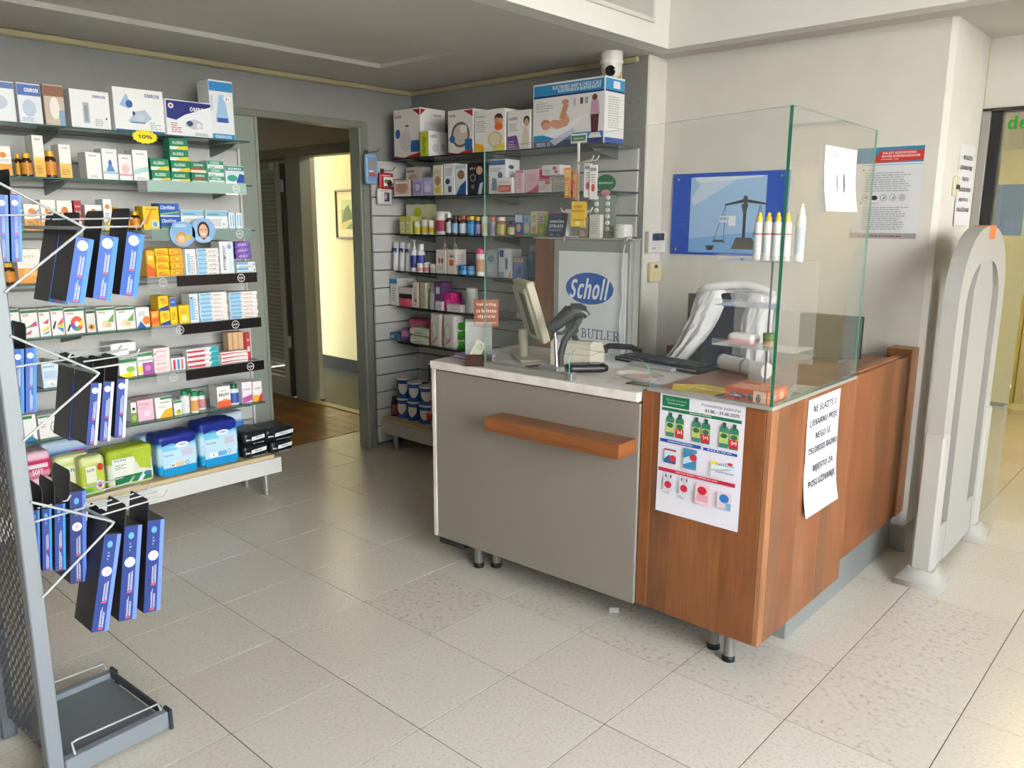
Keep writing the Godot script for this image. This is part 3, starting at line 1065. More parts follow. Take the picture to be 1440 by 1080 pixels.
func build_left_unit():
	var t := thing("wall_shelf_unit", "long grey slat-wall shelving unit with seven green glass shelves beside the doorway", "shelf unit")
	var back := MB.new()
	back.box(Vector3(-1.79, 1.0, 0.62), Vector3(0.014, 1.82, 2.36))
	part("backing_board", back, M("#8a8c8a", 0.6), t)
	slat_panel(t, true, -1.765, -0.555, 1.8, 0.13, 1.90)
	bxp("edge_profile", Vector3(-1.785, 0.1, -0.572), Vector3(-1.76, 1.91, -0.558), M("#cfd0ce", 0.4), t)
	for k in 7:
		var x1 := -1.46
		for s in [[-0.46, 0.437], [0.443, 1.75]]:
			var g := MB.new()
			g.box(Vector3((x1 - 1.76) / 2 + 0.0, LY[k] - 0.004, (s[0] + s[1]) / 2), Vector3(x1 + 1.76, 0.008, s[1] - s[0]))
			var sh := part("glass_shelf", g, shelf_glass, t)
			var e := MB.new()
			e.box(Vector3(x1 + 0.0012, LY[k] - 0.004, (s[0] + s[1]) / 2), Vector3(0.002, 0.0078, s[1] - s[0]))
			e.box(Vector3((x1 - 1.76) / 2, LY[k] - 0.004, s[0] - 0.0012), Vector3(x1 + 1.76, 0.0078, 0.002))
			part("polished_edge", e, M("#24564a", 0.5), sh)
		for z in [-0.40, 0.44, 1.2]:
			var br := MB.new()
			br.at(Transform3D(Basis.IDENTITY, Vector3(0, LY[k], z)))
			br.prism(PackedVector2Array([Vector2(-1.765, -0.012), Vector2(-1.50, -0.012), Vector2(-1.52, -0.028), Vector2(-1.765, -0.07)]), -0.004, 0.004)
			part("bracket", br, M("#77827c", 0.4, 0.3), t)
	# acrylic price rails with dark printed inserts
	var rails := [[1, 193, 346, "#9fbdb4", [[332, 0]]], [2, 199, 353, "#7c938d", [[337, 0]]], [3, 207, 361, "#241d1c", [[229, 1], [339, 1]]], [4, 213, 367, "#1d1a1b", [[253, 1], [331, 1]]], [5, 220, 371, "#1f1b1c", [[244, 1], [352, 1]]]]
	for r in rails:
		var y: float = LY[r[0]]
		var z0 := zu(r[1], -1.45, y - 0.02)
		var z1 := zu(r[2], -1.45, y - 0.02)
		var zm := (z0 + z1) / 2
		var rb := MB.new()
		rb.box(Vector3(-1.4475, y - 0.022, zm), Vector3(0.003, 0.062, absf(z0 - z1)))
		var rail := part("price_rail", rb, acrylic, t)
		var wv := zu(r[1] + (40 if r[4][0][1] == 1 else 12), -1.45, y)
		var ins := MB.new()
		ins.box(Vector3(-1.4448, y - 0.022, (wv + z1) / 2), Vector3(0.0018, 0.052, absf(wv - z1) - 0.004))
		part("insert_strip", ins, M(r[3], 0.25), rail)
		for lg in r[4]:
			var zc := zu(lg[0], -1.445, y - 0.02)
			var m := MB.new()
			m.at(Transform3D(Basis(Vector3.UP, PI / 2), Vector3(-1.4436, y - 0.046, zc)))
			draw("o .5 .5 .5 .07 #e8e8e6;t .5 .5 .2 .62 #e8e8e6 b BAYER;t .5 .74 .14 .1 #e8e8e6 b A;t .5 .26 .14 .1 #e8e8e6 b E", 0.042, 0.048, 0.0, m)
			part("round_logo", m, print_mat(), rail)
	# bottom deck
	bxp("deck", Vector3(-1.765, 0.215, -0.47), Vector3(-1.41, 0.236, 1.8), M("#cdb98f", 0.5), t, 0.002)
	bxp("deck_front", Vector3(-1.425, 0.128, -0.51), Vector3(-1.405, 0.214, 1.8), M("#d4d4ce", 0.45), t, 0.002)
	bxp("deck_side", Vector3(-1.765, 0.128, -0.51), Vector3(-1.426, 0.214, -0.492), M("#c5c5bf", 0.45), t, 0.002)
	for p in [Vector3(-1.466, 0, -0.44), Vector3(-1.68, 0, -0.44), Vector3(-1.466, 0, 0.7), Vector3(-1.68, 0, 0.7)]:
		var l := MB.new()
		l.lathe([Vector2(0, 0), Vector2(0.024, 0), Vector2(0.024, 0.012), Vector2(0.021, 0.013), Vector2(0.021, 0.128)], 16, p)
		part("leg", l, steel, t)

func build_back_unit():
	var t := thing("corner_shelf_unit", "grey slat-wall shelving unit in the corner behind the counter", "shelf unit")
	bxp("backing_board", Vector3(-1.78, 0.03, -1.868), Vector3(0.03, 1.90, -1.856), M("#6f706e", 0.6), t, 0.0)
	slat_panel(t, false, -1.838, -1.755, 0.03, 0.03, 1.90)
	slat_panel(t, true, -1.745, -1.838, -1.472, 0.03, 1.90)
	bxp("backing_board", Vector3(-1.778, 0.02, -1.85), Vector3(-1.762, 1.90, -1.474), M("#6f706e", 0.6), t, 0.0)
	for k in 6:
		var zf := -1.56
		var xr := 0.045 if k < 3 else -0.02
		var g := MB.new()
		g.box(Vector3((-1.63 + xr) / 2, BY[k] - 0.004, (zf - 1.836) / 2), Vector3(xr + 1.63, 0.008, zf + 1.836))
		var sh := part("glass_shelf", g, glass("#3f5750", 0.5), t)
		var e := MB.new()
		e.box(Vector3((-1.63 + xr) / 2, BY[k] - 0.004, zf + 0.0012), Vector3(xr + 1.63, 0.0078, 0.002))
		e.box(Vector3(-1.6312, BY[k] - 0.004, (zf - 1.836) / 2), Vector3(0.002, 0.0078, zf + 1.836))
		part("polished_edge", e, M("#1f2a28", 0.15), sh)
		for x in [-1.55, -0.8, -0.1]:
			var br := MB.new()
			br.at(Transform3D(Basis(Vector3.UP, -PI / 2), Vector3(x, BY[k], 0)))
			br.prism(PackedVector2Array([Vector2(-1.838, -0.012), Vector2(-1.60, -0.012), Vector2(-1.62, -0.028), Vector2(-1.838, -0.06)]), -0.004, 0.004)
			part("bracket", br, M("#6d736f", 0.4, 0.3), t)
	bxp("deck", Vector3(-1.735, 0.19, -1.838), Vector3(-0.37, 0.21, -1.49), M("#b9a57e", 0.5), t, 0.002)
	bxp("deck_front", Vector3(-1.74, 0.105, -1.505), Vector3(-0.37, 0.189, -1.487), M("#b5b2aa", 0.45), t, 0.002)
	for p in [Vector3(-1.65, 0, -1.54), Vector3(-1.1, 0, -1.54), Vector3(-0.46, 0, -1.54)]:
		var l := MB.new()
		l.lathe([Vector2(0, 0), Vector2(0.024, 0), Vector2(0.024, 0.012), Vector2(0.021, 0.013), Vector2(0.021, 0.105)], 16, p)
		part("leg", l, steel, t)

func fill_left_unit():
	var X := -1.495
	var om := "#2b3a86"
	row(true, LY[0], "on top shelf of the long unit", X, [
		["c", -34, 24, 112, 1, "large white and silver device carton", "#e9ebee", "r 0 .85 1 1 #5b76b0;e .5 .5 .32 .2 #c3cbd6;l .08 .05 .6 .2 3 #8f98a8", {"d": 0.16}],
		["c", 27, 61, 117, 1, "white device carton with deep blue header", "#e6eaf0", "r 0 .72 1 1 #4a6bb4;t .6 .86 .1 .6 #ffffff b OMRON;e .45 .4 .3 .22 #bcc8d8;l .1 .06 .7 .18 3 #8f98a8", {"d": 0.16}],
		["c", 64, 93, 119, 1, "small carton with brown photo and pale front", "#cbb9a6", "r 0 .74 1 1 #8d5f45;e .5 .45 .25 .28 #eee8df;r .7 0 1 .4 #86a9c4", {"d": 0.13, "side": "r 0 0 1 1 #a3836a"}],
		["c", 100, 157, 127, 1, "white carton with grey device picture", "#eeefef", "t .74 .88 .07 .34 #2b3a86 b OMRON;r .3 .15 .46 .7 #aeb4ba;r .34 .2 .42 .62 #8f979f;l .6 .1 .92 .3 4 #a9adb3;e .9 .3 .02 .03 #333a44", {"d": 0.13}],
		["c", 161, 233, 125, 1, "big white nebuliser carton with blue bottom strip", "#f0f1ef", "r 0 0 1 .06 #2456a4;t .78 .89 .085 .3 #2b3a86 b OMRON;p #9cc0dc .1 .62 .25 .9 .32 .72 .28 .55;e .3 .66 .07 .09 #3d5ea8;p #b9c9d6 .25 .25 .6 .22 .75 .36 .62 .55 .42 .5;e .5 .35 .1 .09 #c8d2db;e .38 .45 .03 .05 #2f4470;r .3 .22 .6 .26 #6d93b8;l .7 .1 .95 .3 4 #b3b8bf", {"d": 0.17, "side": "r 0 0 1 .06 #2456a4"}],
		["c", 297, 331, 113, 1, "tall white inhaler carton with light blue lid band", "#eceef1", "r 0 .84 1 1 #2f8bc9;r 0 0 1 .1 #3c9ad6;t .5 .05 .05 .7 #e8f2fa b OMRON;p #9fc6e6 .2 .3 .8 .3 .62 .78 .4 .78;r .28 .3 .74 .38 #2f57a6;r .6 .68 .9 .75 #ffffff;t .76 .715 .05 .2 #b01f2e b X+;r .02 .5 .12 .75 #cfd9e4", {"d": 0.12}],
		["c", 234, 300, 142, 1, "white carton with navy swoosh and grey monitor", "#f0f1f4", "p #22307c 0 .5 0 1 1 1 1 .92 .4 .62 .2 .45;t .72 .8 .12 .4 #ffffff b OMRON;e .1 .85 .06 .08 #e8eaf0;e .1 .85 .025 .04 #c0392b;p #c4cad0 .4 .42 .62 .52 .78 .42 .78 .25 .55 .22 .4 .3;e .5 .38 .07 .08 #3a4a5e;e .7 .33 .06 .08 #e8ebee;l .08 .1 .34 .4 5 #c0746f;l .6 .05 .95 .14 2 #8d97a8", {"d": 0.13, "b": 0.02}],
	])
	var orange := "r 0 0 1 .42 #efa233;e .5 .72 .22 .1 #e0842f;l .15 .5 .85 .6 2 #a8a29a"
	var brown := "#4a2008 #e2b422 #d98f2c"
	row(true, LY[1], "on second shelf of the long unit", X, [
		["c", -6, 18, 205, 1, "white and orange vitamin carton", "#f3eee6", orange],
		["b", 23, 33, 216, 1, "slim amber bottle with yellow cap", "#4a2008 #e2b422 #e0a83a", "", {"b": -0.05}],
		["b", 33, 48, 215, 1, "amber vitamin bottle with yellow cap", brown],
		["c", 49, 65, 190, 1, "tall narrow white and yellow tonic carton", "#f5f1e8", "r 0 0 1 .5 #eeb94b;r 0 .42 1 .5 #f3cf7d;t .5 .93 .04 .5 #6a655c b MULTI;l .15 .1 .85 .3 4 #b57a1f"],
		["b", 66, 83, 212, 1, "round amber vitamin bottle between yellow cartons", brown],
		["c", 85, 102, 203, 1, "medium white and yellow tonic carton", "#f4f0e8", "r 0 0 1 .45 #edc15c;l .15 .1 .85 .3 4 #b57a1f;t .5 .92 .05 .5 #6a655c b TONIK"],
		["c", 122, 144, 214, 1, "plain white slim carton", "#f1f1ee", "t .45 .9 .05 .5 #7f858b b NEO;l .2 .08 .8 .18 2 #b8bcc0"],
		["c", 145, 167, 209, 1, "white carton with blue figure picture", "#f1f2f3", "e .5 .55 .12 .12 #3f6fb4;p #5a8bc4 .2 .28 .8 .28 .62 .48 .38 .48;r 0 .2 1 .27 #a9c7df;t .5 .9 .05 .5 #8a9098 b AQUA"],
		["c", 168, 187, 217, 1, "white carton with pink picture", "#f4f0f0", "e .5 .45 .3 .18 #ecc7c9;r 0 .18 1 .26 #e9a8ae;t .5 .88 .06 .5 #8a9098 b ROSA"],
		["c", 188, 210, 211, 1, "white carton with faint teal wave", "#f2f4f3", "p #b5dcd6 .0 .2 1 .34 1 .5 .4 .42 0 .34;t .5 .9 .05 .5 #8a9098 b MARE;l .2 .06 .8 .14 2 #b8bcc0"],
		["c", 213, 240, 223, 2, "green allergy carton in a low stack", "#1f8a64", "r 0 0 1 .3 #f2f4ec;p #e8d33c .3 0 1 0 1 .4 .55 .3;t .45 .65 .28 .6 #e9f4ee b ALLERGO"],
		["c", 241, 268, 195, 4, "green allergy carton in a tall stack", "#1f8a64", "r 0 0 1 .3 #f2f4ec;p #e8d33c .3 0 1 0 1 .4 .55 .3;t .45 .65 .28 .6 #e9f4ee b ALLERGO", {"d": 0.07}],
		["c", 269, 292, 228, 2, "green carton with red stripe", "#1f8a64", "r 0 0 1 .25 #efe9c8;r .1 .35 .8 .5 #c2503f;t .5 .75 .2 .6 #e9f4ee b SINUS"],
		["c", 293, 316, 226, 3, "pale green and white lozenge carton", "#e5efe9", "r 0 .5 1 1 #2b9a7b;t .45 .74 .3 .6 #f2f8f5 b LOZENGE;l .1 .1 .6 .35 1 #6d9d8d"],
		["c", 317, 344, 233, 1, "teal and blue carton at the shelf end", "#dfeaf0", "r 0 .75 1 1 #2a9d86;p #2458b0 .5 0 1 0 1 .55 .75 .6;e .35 .35 .28 .18 #3aa98b;t .5 .86 .12 .7 #f3faf7 b RINO"],
	])
	var vit := "r 0 0 1 .3 #f0a136;e .5 .66 .24 .14 #dd7f2c;e .56 .68 .1 .07 #e9b04a;l .2 .4 .8 .5 2 #9c9890"
	row(true, LY[2], "on third shelf of the long unit", X, [
		["c", 35, 58, 287, 1, "white carton marked with green pack count", "#f2eee6", "r 0 0 1 .45 #ed9c3a;t .5 .24 .24 .7 #1f7f56 b 20+7;e .5 .75 .25 .12 #e08a37;l .2 .54 .8 .6 1 #9c9890"],
		["c", 59, 81, 281, 1, "white carton with orange fruit and amber base", "#f3efe8", vit],
		["c", 82, 104, 282, 1, "white carton with orange fruit and yellow base", "#f3efe8", "r 0 0 1 .35 #f1ae3c;e .5 .68 .24 .14 #dd7f2c;l .2 .42 .8 .5 2 #9c9890"],
		["c", 106, 117, 282, 1, "narrow dark red carton", "#9d2a33", "r .15 .2 .85 .32 #f0d9d6;t .5 .62 .12 .6 #f5e9e7 b 2+1;r .1 .8 .9 .86 #d77f7f"],
		["c", 121, 145, 288, 1, "low white carton with small orange emblem", "#f0eee9", "r 0 0 1 .2 #e8b45a;e .5 .75 .16 .12 #de8a3c;l .15 .35 .85 .5 2 #8f939b"],
		["c", 147, 159, 280, 1, "slender white carton with yellow base", "#eef0f0", "r 0 0 1 .3 #f0c531;e .5 .78 .3 .08 #de8a3c;l .2 .4 .8 .6 3 #7f95ad"],
		["b", 160, 172, 291, 1, "small amber bottle behind the hanging packs", brown, "", {"b": -0.04}],
		["b", 173, 186, 296, 1, "squat amber bottle beside another amber bottle", brown],
		["b", 187, 200, 297, 1, "amber bottle next to the yellow tablet carton", brown],
		["c", 202, 225, 290, 1, "yellow effervescent tablet carton with orange sun", "#f2c81d", "p #e98a2a 0 .3 .5 .9 .6 .9 .2 .2;e .72 .25 .22 .18 #cfe3ea;e .72 .25 .13 .11 #58a3c4;t .5 .9 .06 .7 #7a4a10 b VITAMIN"],
		["c", 226, 254, 286, 2, "blue antihistamine carton with white name", "#2760b8", "t .42 .72 .3 .75 #f2f6fb i Claritine;p #7dbb4a 0 .1 1 .3 1 .42 0 .24;r 0 0 1 .1 #e7edf4"],
		["c", 255, 288, 295, 1, "white carton with sky blue top", "#edf3f6", "r 0 .72 1 1 #8ec3e0;t .35 .82 .12 .5 #1d5b96 b Bepanthen;l .08 .2 .8 .6 6 #b7a7a6;e .82 .3 .05 .05 #8fb8a5"],
		["c", 289, 321, 296, 1, "second lined carton with sky blue top", "#edf3f6", "r 0 .72 1 1 #8ec3e0;t .35 .82 .12 .5 #1d5b96 b Bepanthen;l .08 .2 .8 .6 6 #b7a7a6;e .82 .3 .05 .05 #8fb8a5"],
		["c", 322, 331, 299, 1, "narrow pale blue carton", "#dcebf4", "r .25 .2 .75 .9 #5aa5d6;r .38 .1 .62 .95 #f1f6fa"],
		["c", 332, 341, 299, 1, "narrow pale blue carton at the end", "#dcebf4", "r .25 .2 .75 .9 #5aa5d6;r .38 .1 .62 .95 #f1f6fa"],
	])
	var asp := "r 0 0 1 .2 #e87c1f;t .5 .55 .4 .6 #c76b12 i Aspirin"
	row(true, LY[3], "on fourth shelf of the long unit", X, [
		["b", 4, 25, 370, 1, "amber vitamin bottle by the orange fruit carton", brown],
		["c", 26, 60, 350, 1, "white carton with orange citrus print", "#f4f0e6", "r 0 0 1 .45 #eb9a30;e .5 .3 .3 .16 #f3bb5d;l .2 .16 .8 .24 2 #c2641b;t .5 .8 .08 .5 #e0b070 b VIT"],
		["c", 207, 219, 352, 1, "orange and yellow carton at stack edge", "#efb21f", "p #e4621f 0 0 1 0 1 .3 0 .55;e .5 .75 .3 .1 #f6e27a"],
		["c", 220, 239, 349, 4, "yellow pain tablet carton", "#f4cb10", "p #e98c1e .1 .1 .9 .1 .9 .4 .1 .6;l .2 .62 .8 .9 1 #a9771a", {"d": 0.08}],
		["c", 240, 258, 349, 4, "yellow carton with orange oval", "#f3c01a", "e .55 .5 .35 .3 #ec8a1c;e .55 .5 .18 .16 #f8df70;r 0 0 1 .1 #d9541e", {"d": 0.08}],
		["c", 260, 276, 350, 1, "thin white carton with pink stripe leaning", "#f3f4f4", "r .1 .1 .4 .85 #a8cfe8;l .45 .1 .9 .8 8 #c9a8a8", {"turn": 0.12}],
		["c", 277, 309, 349, 6, "pale blue ointment carton in the flat stack", "#f0f0ee", "r 0 0 .42 1 #a5d0ea;t .28 .5 .5 .4 #2c6fae b Bepanthen;l .55 .2 .95 .8 1 #caa7a3"],
		["c", 310, 330, 339, 1, "white carton with vertical name", "#f2f3f5", "r .6 0 1 1 #d9e9f3;t .35 .5 .1 .0 #2b3a55 b B;l .2 .12 .5 .9 14 #30405c;e .7 .85 .16 .07 #a89bd0"],
		["c", 333, 360, 368, 2, "low pale blue cream carton", "#eaf1f5", "r 0 .5 .6 1 #7fb8de;l .1 .1 .9 .4 1 #9ba8b5;e .92 .5 .04 .12 #333f55"],
		["c", 331, 353, 340, 3, "violet gel carton", "#6a4aa4", "p #8f6cc4 0 0 .6 0 1 1 .3 1;t .5 .5 .3 .6 #e8def5 b GEL", {"y": 0.075, "in": 0.0}],
	])
	var sup := "r 0 .9 1 1 #1f6b3a;t .3 .82 .07 .4 #b04b42 b HERBAL"
	row(true, LY[4], "on fifth shelf of the long unit", X, [
		["c", 10, 30, 434, 1, "white carton with green lid and red swirl", "#f2f3f0", sup + ";p #d8486a .1 .2 .6 .35 .9 .3 .5 .2;p #3f97b5 .1 .3 .5 .45 .7 .4"],
		["c", 31, 55, 435, 1, "white carton with green and magenta swirl", "#f2f3f0", sup + ";p #48a04c .1 .35 .7 .5 .8 .4;p #d13c8b .5 .45 .9 .6 .95 .4;p #d8486a 0 .1 .6 .28 .5 .14"],
		["c", 56, 72, 434, 1, "white carton with yellow swirl", "#f2f3f0", sup + ";p #f0cf35 .1 .2 .9 .4 .8 .22;p #3f97d5 .1 .1 .9 .2 .7 .1;p #d13c5b .3 .5 .9 .65 .8 .45"],
		["c", 73, 91, 432, 1, "white carton with half rainbow fan", "#f2f3f0", sup + ";p #e0493c .4 .35 .95 .65 .95 .45;p #f0cf35 .4 .32 .95 .45 .95 .25;p #3f97d5 .4 .3 .95 .25 .9 .08;p #222831 .05 .3 .3 .55 .4 .5 .15 .2"],
		["c", 92, 120, 433, 1, "white carton with full rainbow wheel", "#f2f3f0", sup + ";e .6 .4 .34 .3 #e05a3c;p #f0d035 .6 .4 .9 .55 .94 .4 .88 .26;p #46a84c .6 .4 .5 .12 .7 .11;p #3f7fd5 .6 .4 .3 .25 .48 .12;p #a04ab0 .6 .4 .27 .45 .32 .25;e .6 .4 .12 .11 #f2f3f0;p #222831 .05 .15 .2 .4 .3 .36 .12 .1"],
		["c", 122, 135, 436, 1, "dark green edged carton with kiwi print", "#dfe3dc", "r 0 .88 1 1 #1d4a2a;e .5 .25 .35 .14 #d49a34;e .5 .25 .15 .07 #5b3a1c"],
		["c", 137, 163, 432, 1, "white ginkgo carton with fruit and leaf", "#f2f3ef", sup + ";p #6ea04a .55 .4 .95 .75 .9 .35;e .42 .3 .22 .16 #e3d7b4;e .62 .26 .16 .12 #d8c79a"],
		["c", 164, 191, 432, 1, "white fruit carton by the orange one", "#f2f3ef", sup + ";p #6ea04a .55 .4 .95 .75 .9 .35;e .42 .3 .22 .16 #e3d7b4;e .62 .26 .16 .12 #d8c79a"],
		["c", 192, 211, 432, 1, "white carton with blue wave and orange slice", "#f1f2f1", "p #2a62b5 0 0 .7 0 .3 .35;e .75 .35 .3 .22 #ea7d2c;l .15 .6 .8 .85 4 #9aa0a8"],
		["c", 213, 224, 437, 1, "orange syrup carton", "#ee9a22", "p #e0601f 0 .1 1 .3 1 .6 0 .5;l .2 .65 .8 .9 3 #fbe7b0"],
		["c", 225, 239, 416, 2, "yellow carton with dark blue base", "#f4cd18", "p #24489a 0 0 1 0 1 .35 0 .15;e .6 .6 .3 .18 #eea51e;l .2 .72 .8 .9 2 #7a5a10"],
		["c", 240, 250, 418, 1, "yellow carton with blue top", "#f1c81a", "r 0 .68 1 1 #2a5ab2;t .5 .85 .06 .6 #ffffff b CAL;l .2 .2 .8 .5 4 #a9771a", {"side": "r 0 .68 1 1 #2a5ab2"}],
		["c", 252, 267, 429, 1, "short yellow carton beside the white stack", "#f3c81c", "e .5 .3 .3 .18 #f6e48a;l .2 .55 .8 .85 4 #b07f16"],
		["c", 268, 280, 413, 1, "upright pale blue carton", "#e9eff3", "r 0 .1 .55 .92 #8fc4e4;l .6 .1 .9 .9 8 #9aa7b2;e .2 .88 .1 .03 #333a48"],
		["c", 281, 321, 411, 7, "pale blue ointment carton in the tall flat stack", "#f1efec", "r 0 0 .4 1 #a5d3ee;t .26 .5 .5 .4 #2c6fae b Bepanthen;l .5 .2 .95 .8 1 #d2aea8"],
		["c", 323, 363, 410, 7, "pale blue ointment carton in the end stack", "#f1efec", "r 0 0 .4 1 #9ccdeb;t .26 .5 .5 .4 #2c6fae b Bepanthen;l .5 .2 .95 .8 1 #d2aea8"],
	])
	row(true, LY[5], "on sixth shelf of the long unit", X, [
		["c", 60, 86, 509, 1, "pale blue nasal spray carton", "#cfe2ef", "t .4 .85 .07 .6 #2a5f9e b MARIS;l .1 .4 .9 .7 5 #8db5d6;e .45 .2 .3 .1 #f2f6f8;e .5 .14 .05 .03 #2a3645"],
		["c", 158, 194, 482, 1, "white carton with black swoosh set further back", "#eef0ee", "p #2a2c30 .5 .2 .7 .45 .9 .5 .88 .42 .66 .12", {"b": -0.1}],
		["c", 168, 193, 504, 1, "white carton with yellow and green band", "#f1f2ee", "r 0 .82 1 1 #2b7a48;p #f2e12a 0 0 .9 0 .7 .3 0 .15;e .65 .42 .28 .16 #8cc152"],
		["c", 194, 216, 495, 1, "white carton with purple flower panel", "#f2f0f0", "r 0 .84 1 1 #3f8a55;r .3 0 1 .55 #a2509a;e .65 .3 .2 .14 #c98ac4;p #e8d94a 0 .1 .3 .1 .3 .45 0 .4"],
		["c", 217, 240, 489, 2, "pale pink carton", "#f0dcdc", "t .45 .75 .14 .6 #b8575f b ROSA;l .12 .15 .85 .5 3 #d89ea0"],
		["c", 241, 261, 503, 1, "small white carton with red and blue stripes", "#e8eaee", "r .1 .1 .3 .9 #cf4450;r .4 .1 .6 .9 #5a93c8;r .7 .1 .85 .9 #d36a70"],
		["c", 263, 309, 489, 4, "red white and teal toothpaste carton", "#f3f2f2", "r 0 .15 .55 .6 #c63a46;p #2aa6ae .68 0 1 0 1 1 .78 1;t .4 .75 .24 .4 #c63a46 b parodont;r .55 .3 .7 .7 #f0c8cb", {"d": 0.05}],
		["c", 311, 349, 494, 3, "white toothpaste carton with red wedge", "#f4f2f0", "p #c9303c 0 .3 .5 .5 1 .45 1 .62 .4 .75 0 .7;l .1 .1 .8 .25 1 #c8c2be", {"d": 0.05}],
		["c", 322, 346, 467, 1, "open beige display carton behind the toothpaste", "#d8b58c", "r .2 0 .3 1 #b98f62;r .55 0 .63 1 #c29a70", {"b": -0.08, "d": 0.06}],
		["c", 347, 353, 468, 1, "thin red carton on edge", "#c23a44", "r .2 .3 .8 .5 #f2d9d9;r .2 .7 .8 .8 #e7a0a0", {"b": -0.05, "d": 0.08}],
	])
	var gc := "#e8ece8 #15824c #d9dfe0"
	row(true, LY[6], "on seventh shelf of the long unit", X, [
		["c", 28, 53, 584, 1, "white carton with green top and blue wave", "#f1f3f0", "r .1 .88 .8 1 #2b7a48;p #2f7fc0 0 0 1 0 .6 .25 0 .12;p #5a9e52 .3 .2 .8 .3 .7 .12"],
		["c", 55, 96, 582, 1, "white carton with mango picture in green ring", "#f2f3ef", "r 0 .92 1 1 #2b7a48;o .66 .45 .27 .03 #3f8a4c;e .66 .45 .17 .2 #efa62a;e .7 .5 .1 .1 #f3bf4a;l .06 .5 .35 .8 3 #c9857c"],
		["c", 97, 111, 582, 1, "white carton with green side bar", "#f1f2ee", "r .2 .1 .45 .9 #2b7a48;l .55 .2 .95 .8 4 #b9b3a8"],
		["c", 185, 193, 566, 1, "narrow green leaf carton", "#eef1ea", "r 0 0 1 .5 #6a9a3a;e .5 .25 .35 .16 #9cc454;e .5 .7 .3 .08 #2d4a2a"],
		["c", 194, 217, 562, 1, "pink carton with pale heart", "#ebc0d0", "t .4 .82 .08 .6 #b24a7a b FEMI;e .6 .35 .2 .16 #f3dbe4;l .12 .6 .7 .72 2 #cf8fae"],
		["c", 219, 243, 558, 1, "white vitamin carton with yellow fruit", "#f3f2ea", "r .3 .9 1 1 #2b7a48;t .55 .76 .1 .6 #3f3f3f b vitamin;p #efb52a .2 0 1 0 1 .45 .55 .38;l .15 .5 .8 .62 2 #a8a49a"],
		["c", 245, 256, 563, 1, "small white carton with berries", "#eef0ec", "r 0 .85 1 1 #2b7a48;e .5 .2 .35 .14 #d8c93a;e .6 .3 .2 .1 #7ba83f"],
		["b", 257, 270, 550, 1, "white bottle with green cap at group edge", gc],
		["b", 263, 275, 547, 1, "taller rear bottle with green cap", gc, "", {"b": -0.07}],
		["b", 271, 282, 551, 1, "green capped bottle with orange label", "#f0f1ee #12915a #e0a05a", "", {"b": 0.025}],
		["b", 280, 292, 551, 1, "green capped bottle with red label", "#eef0ee #157a48 #c98080", "", {"b": -0.02}],
		["c", 306, 325, 543, 1, "white multivitamin carton with orange base", "#f3f0ec", "r 0 0 1 .3 #e4643c;t .5 .62 .16 .78 #2c2c30 b Multi;l .2 .78 .8 .86 1 #a9a5a0;p #f0a070 0 .3 1 .3 .6 .42"],
		["b", 326, 339, 541, 1, "white bottle with dark green cap and blue label", "#eef0f0 #1a6a4a #3a5aa8"],
		["c", 341, 355, 537, 1, "white and pink carton", "#f1ebee", "p #c85a9a 0 0 1 .1 1 .4 0 .28;t .5 .68 .09 .7 #8c4a78 b Prenatal;p #9a6fc0 0 .1 .6 .14 .3 .3"],
		["c", 356, 369, 536, 1, "white carton with yellow and red corner", "#f3efe9", "p #d8324a .4 0 1 0 1 .45;p #f0b42a 0 0 .5 0 .8 .3 0 .34;t .5 .68 .09 .7 #a8404a b Calcium"],
	])
	# bottom deck: soft packs
	var dk := 0.236
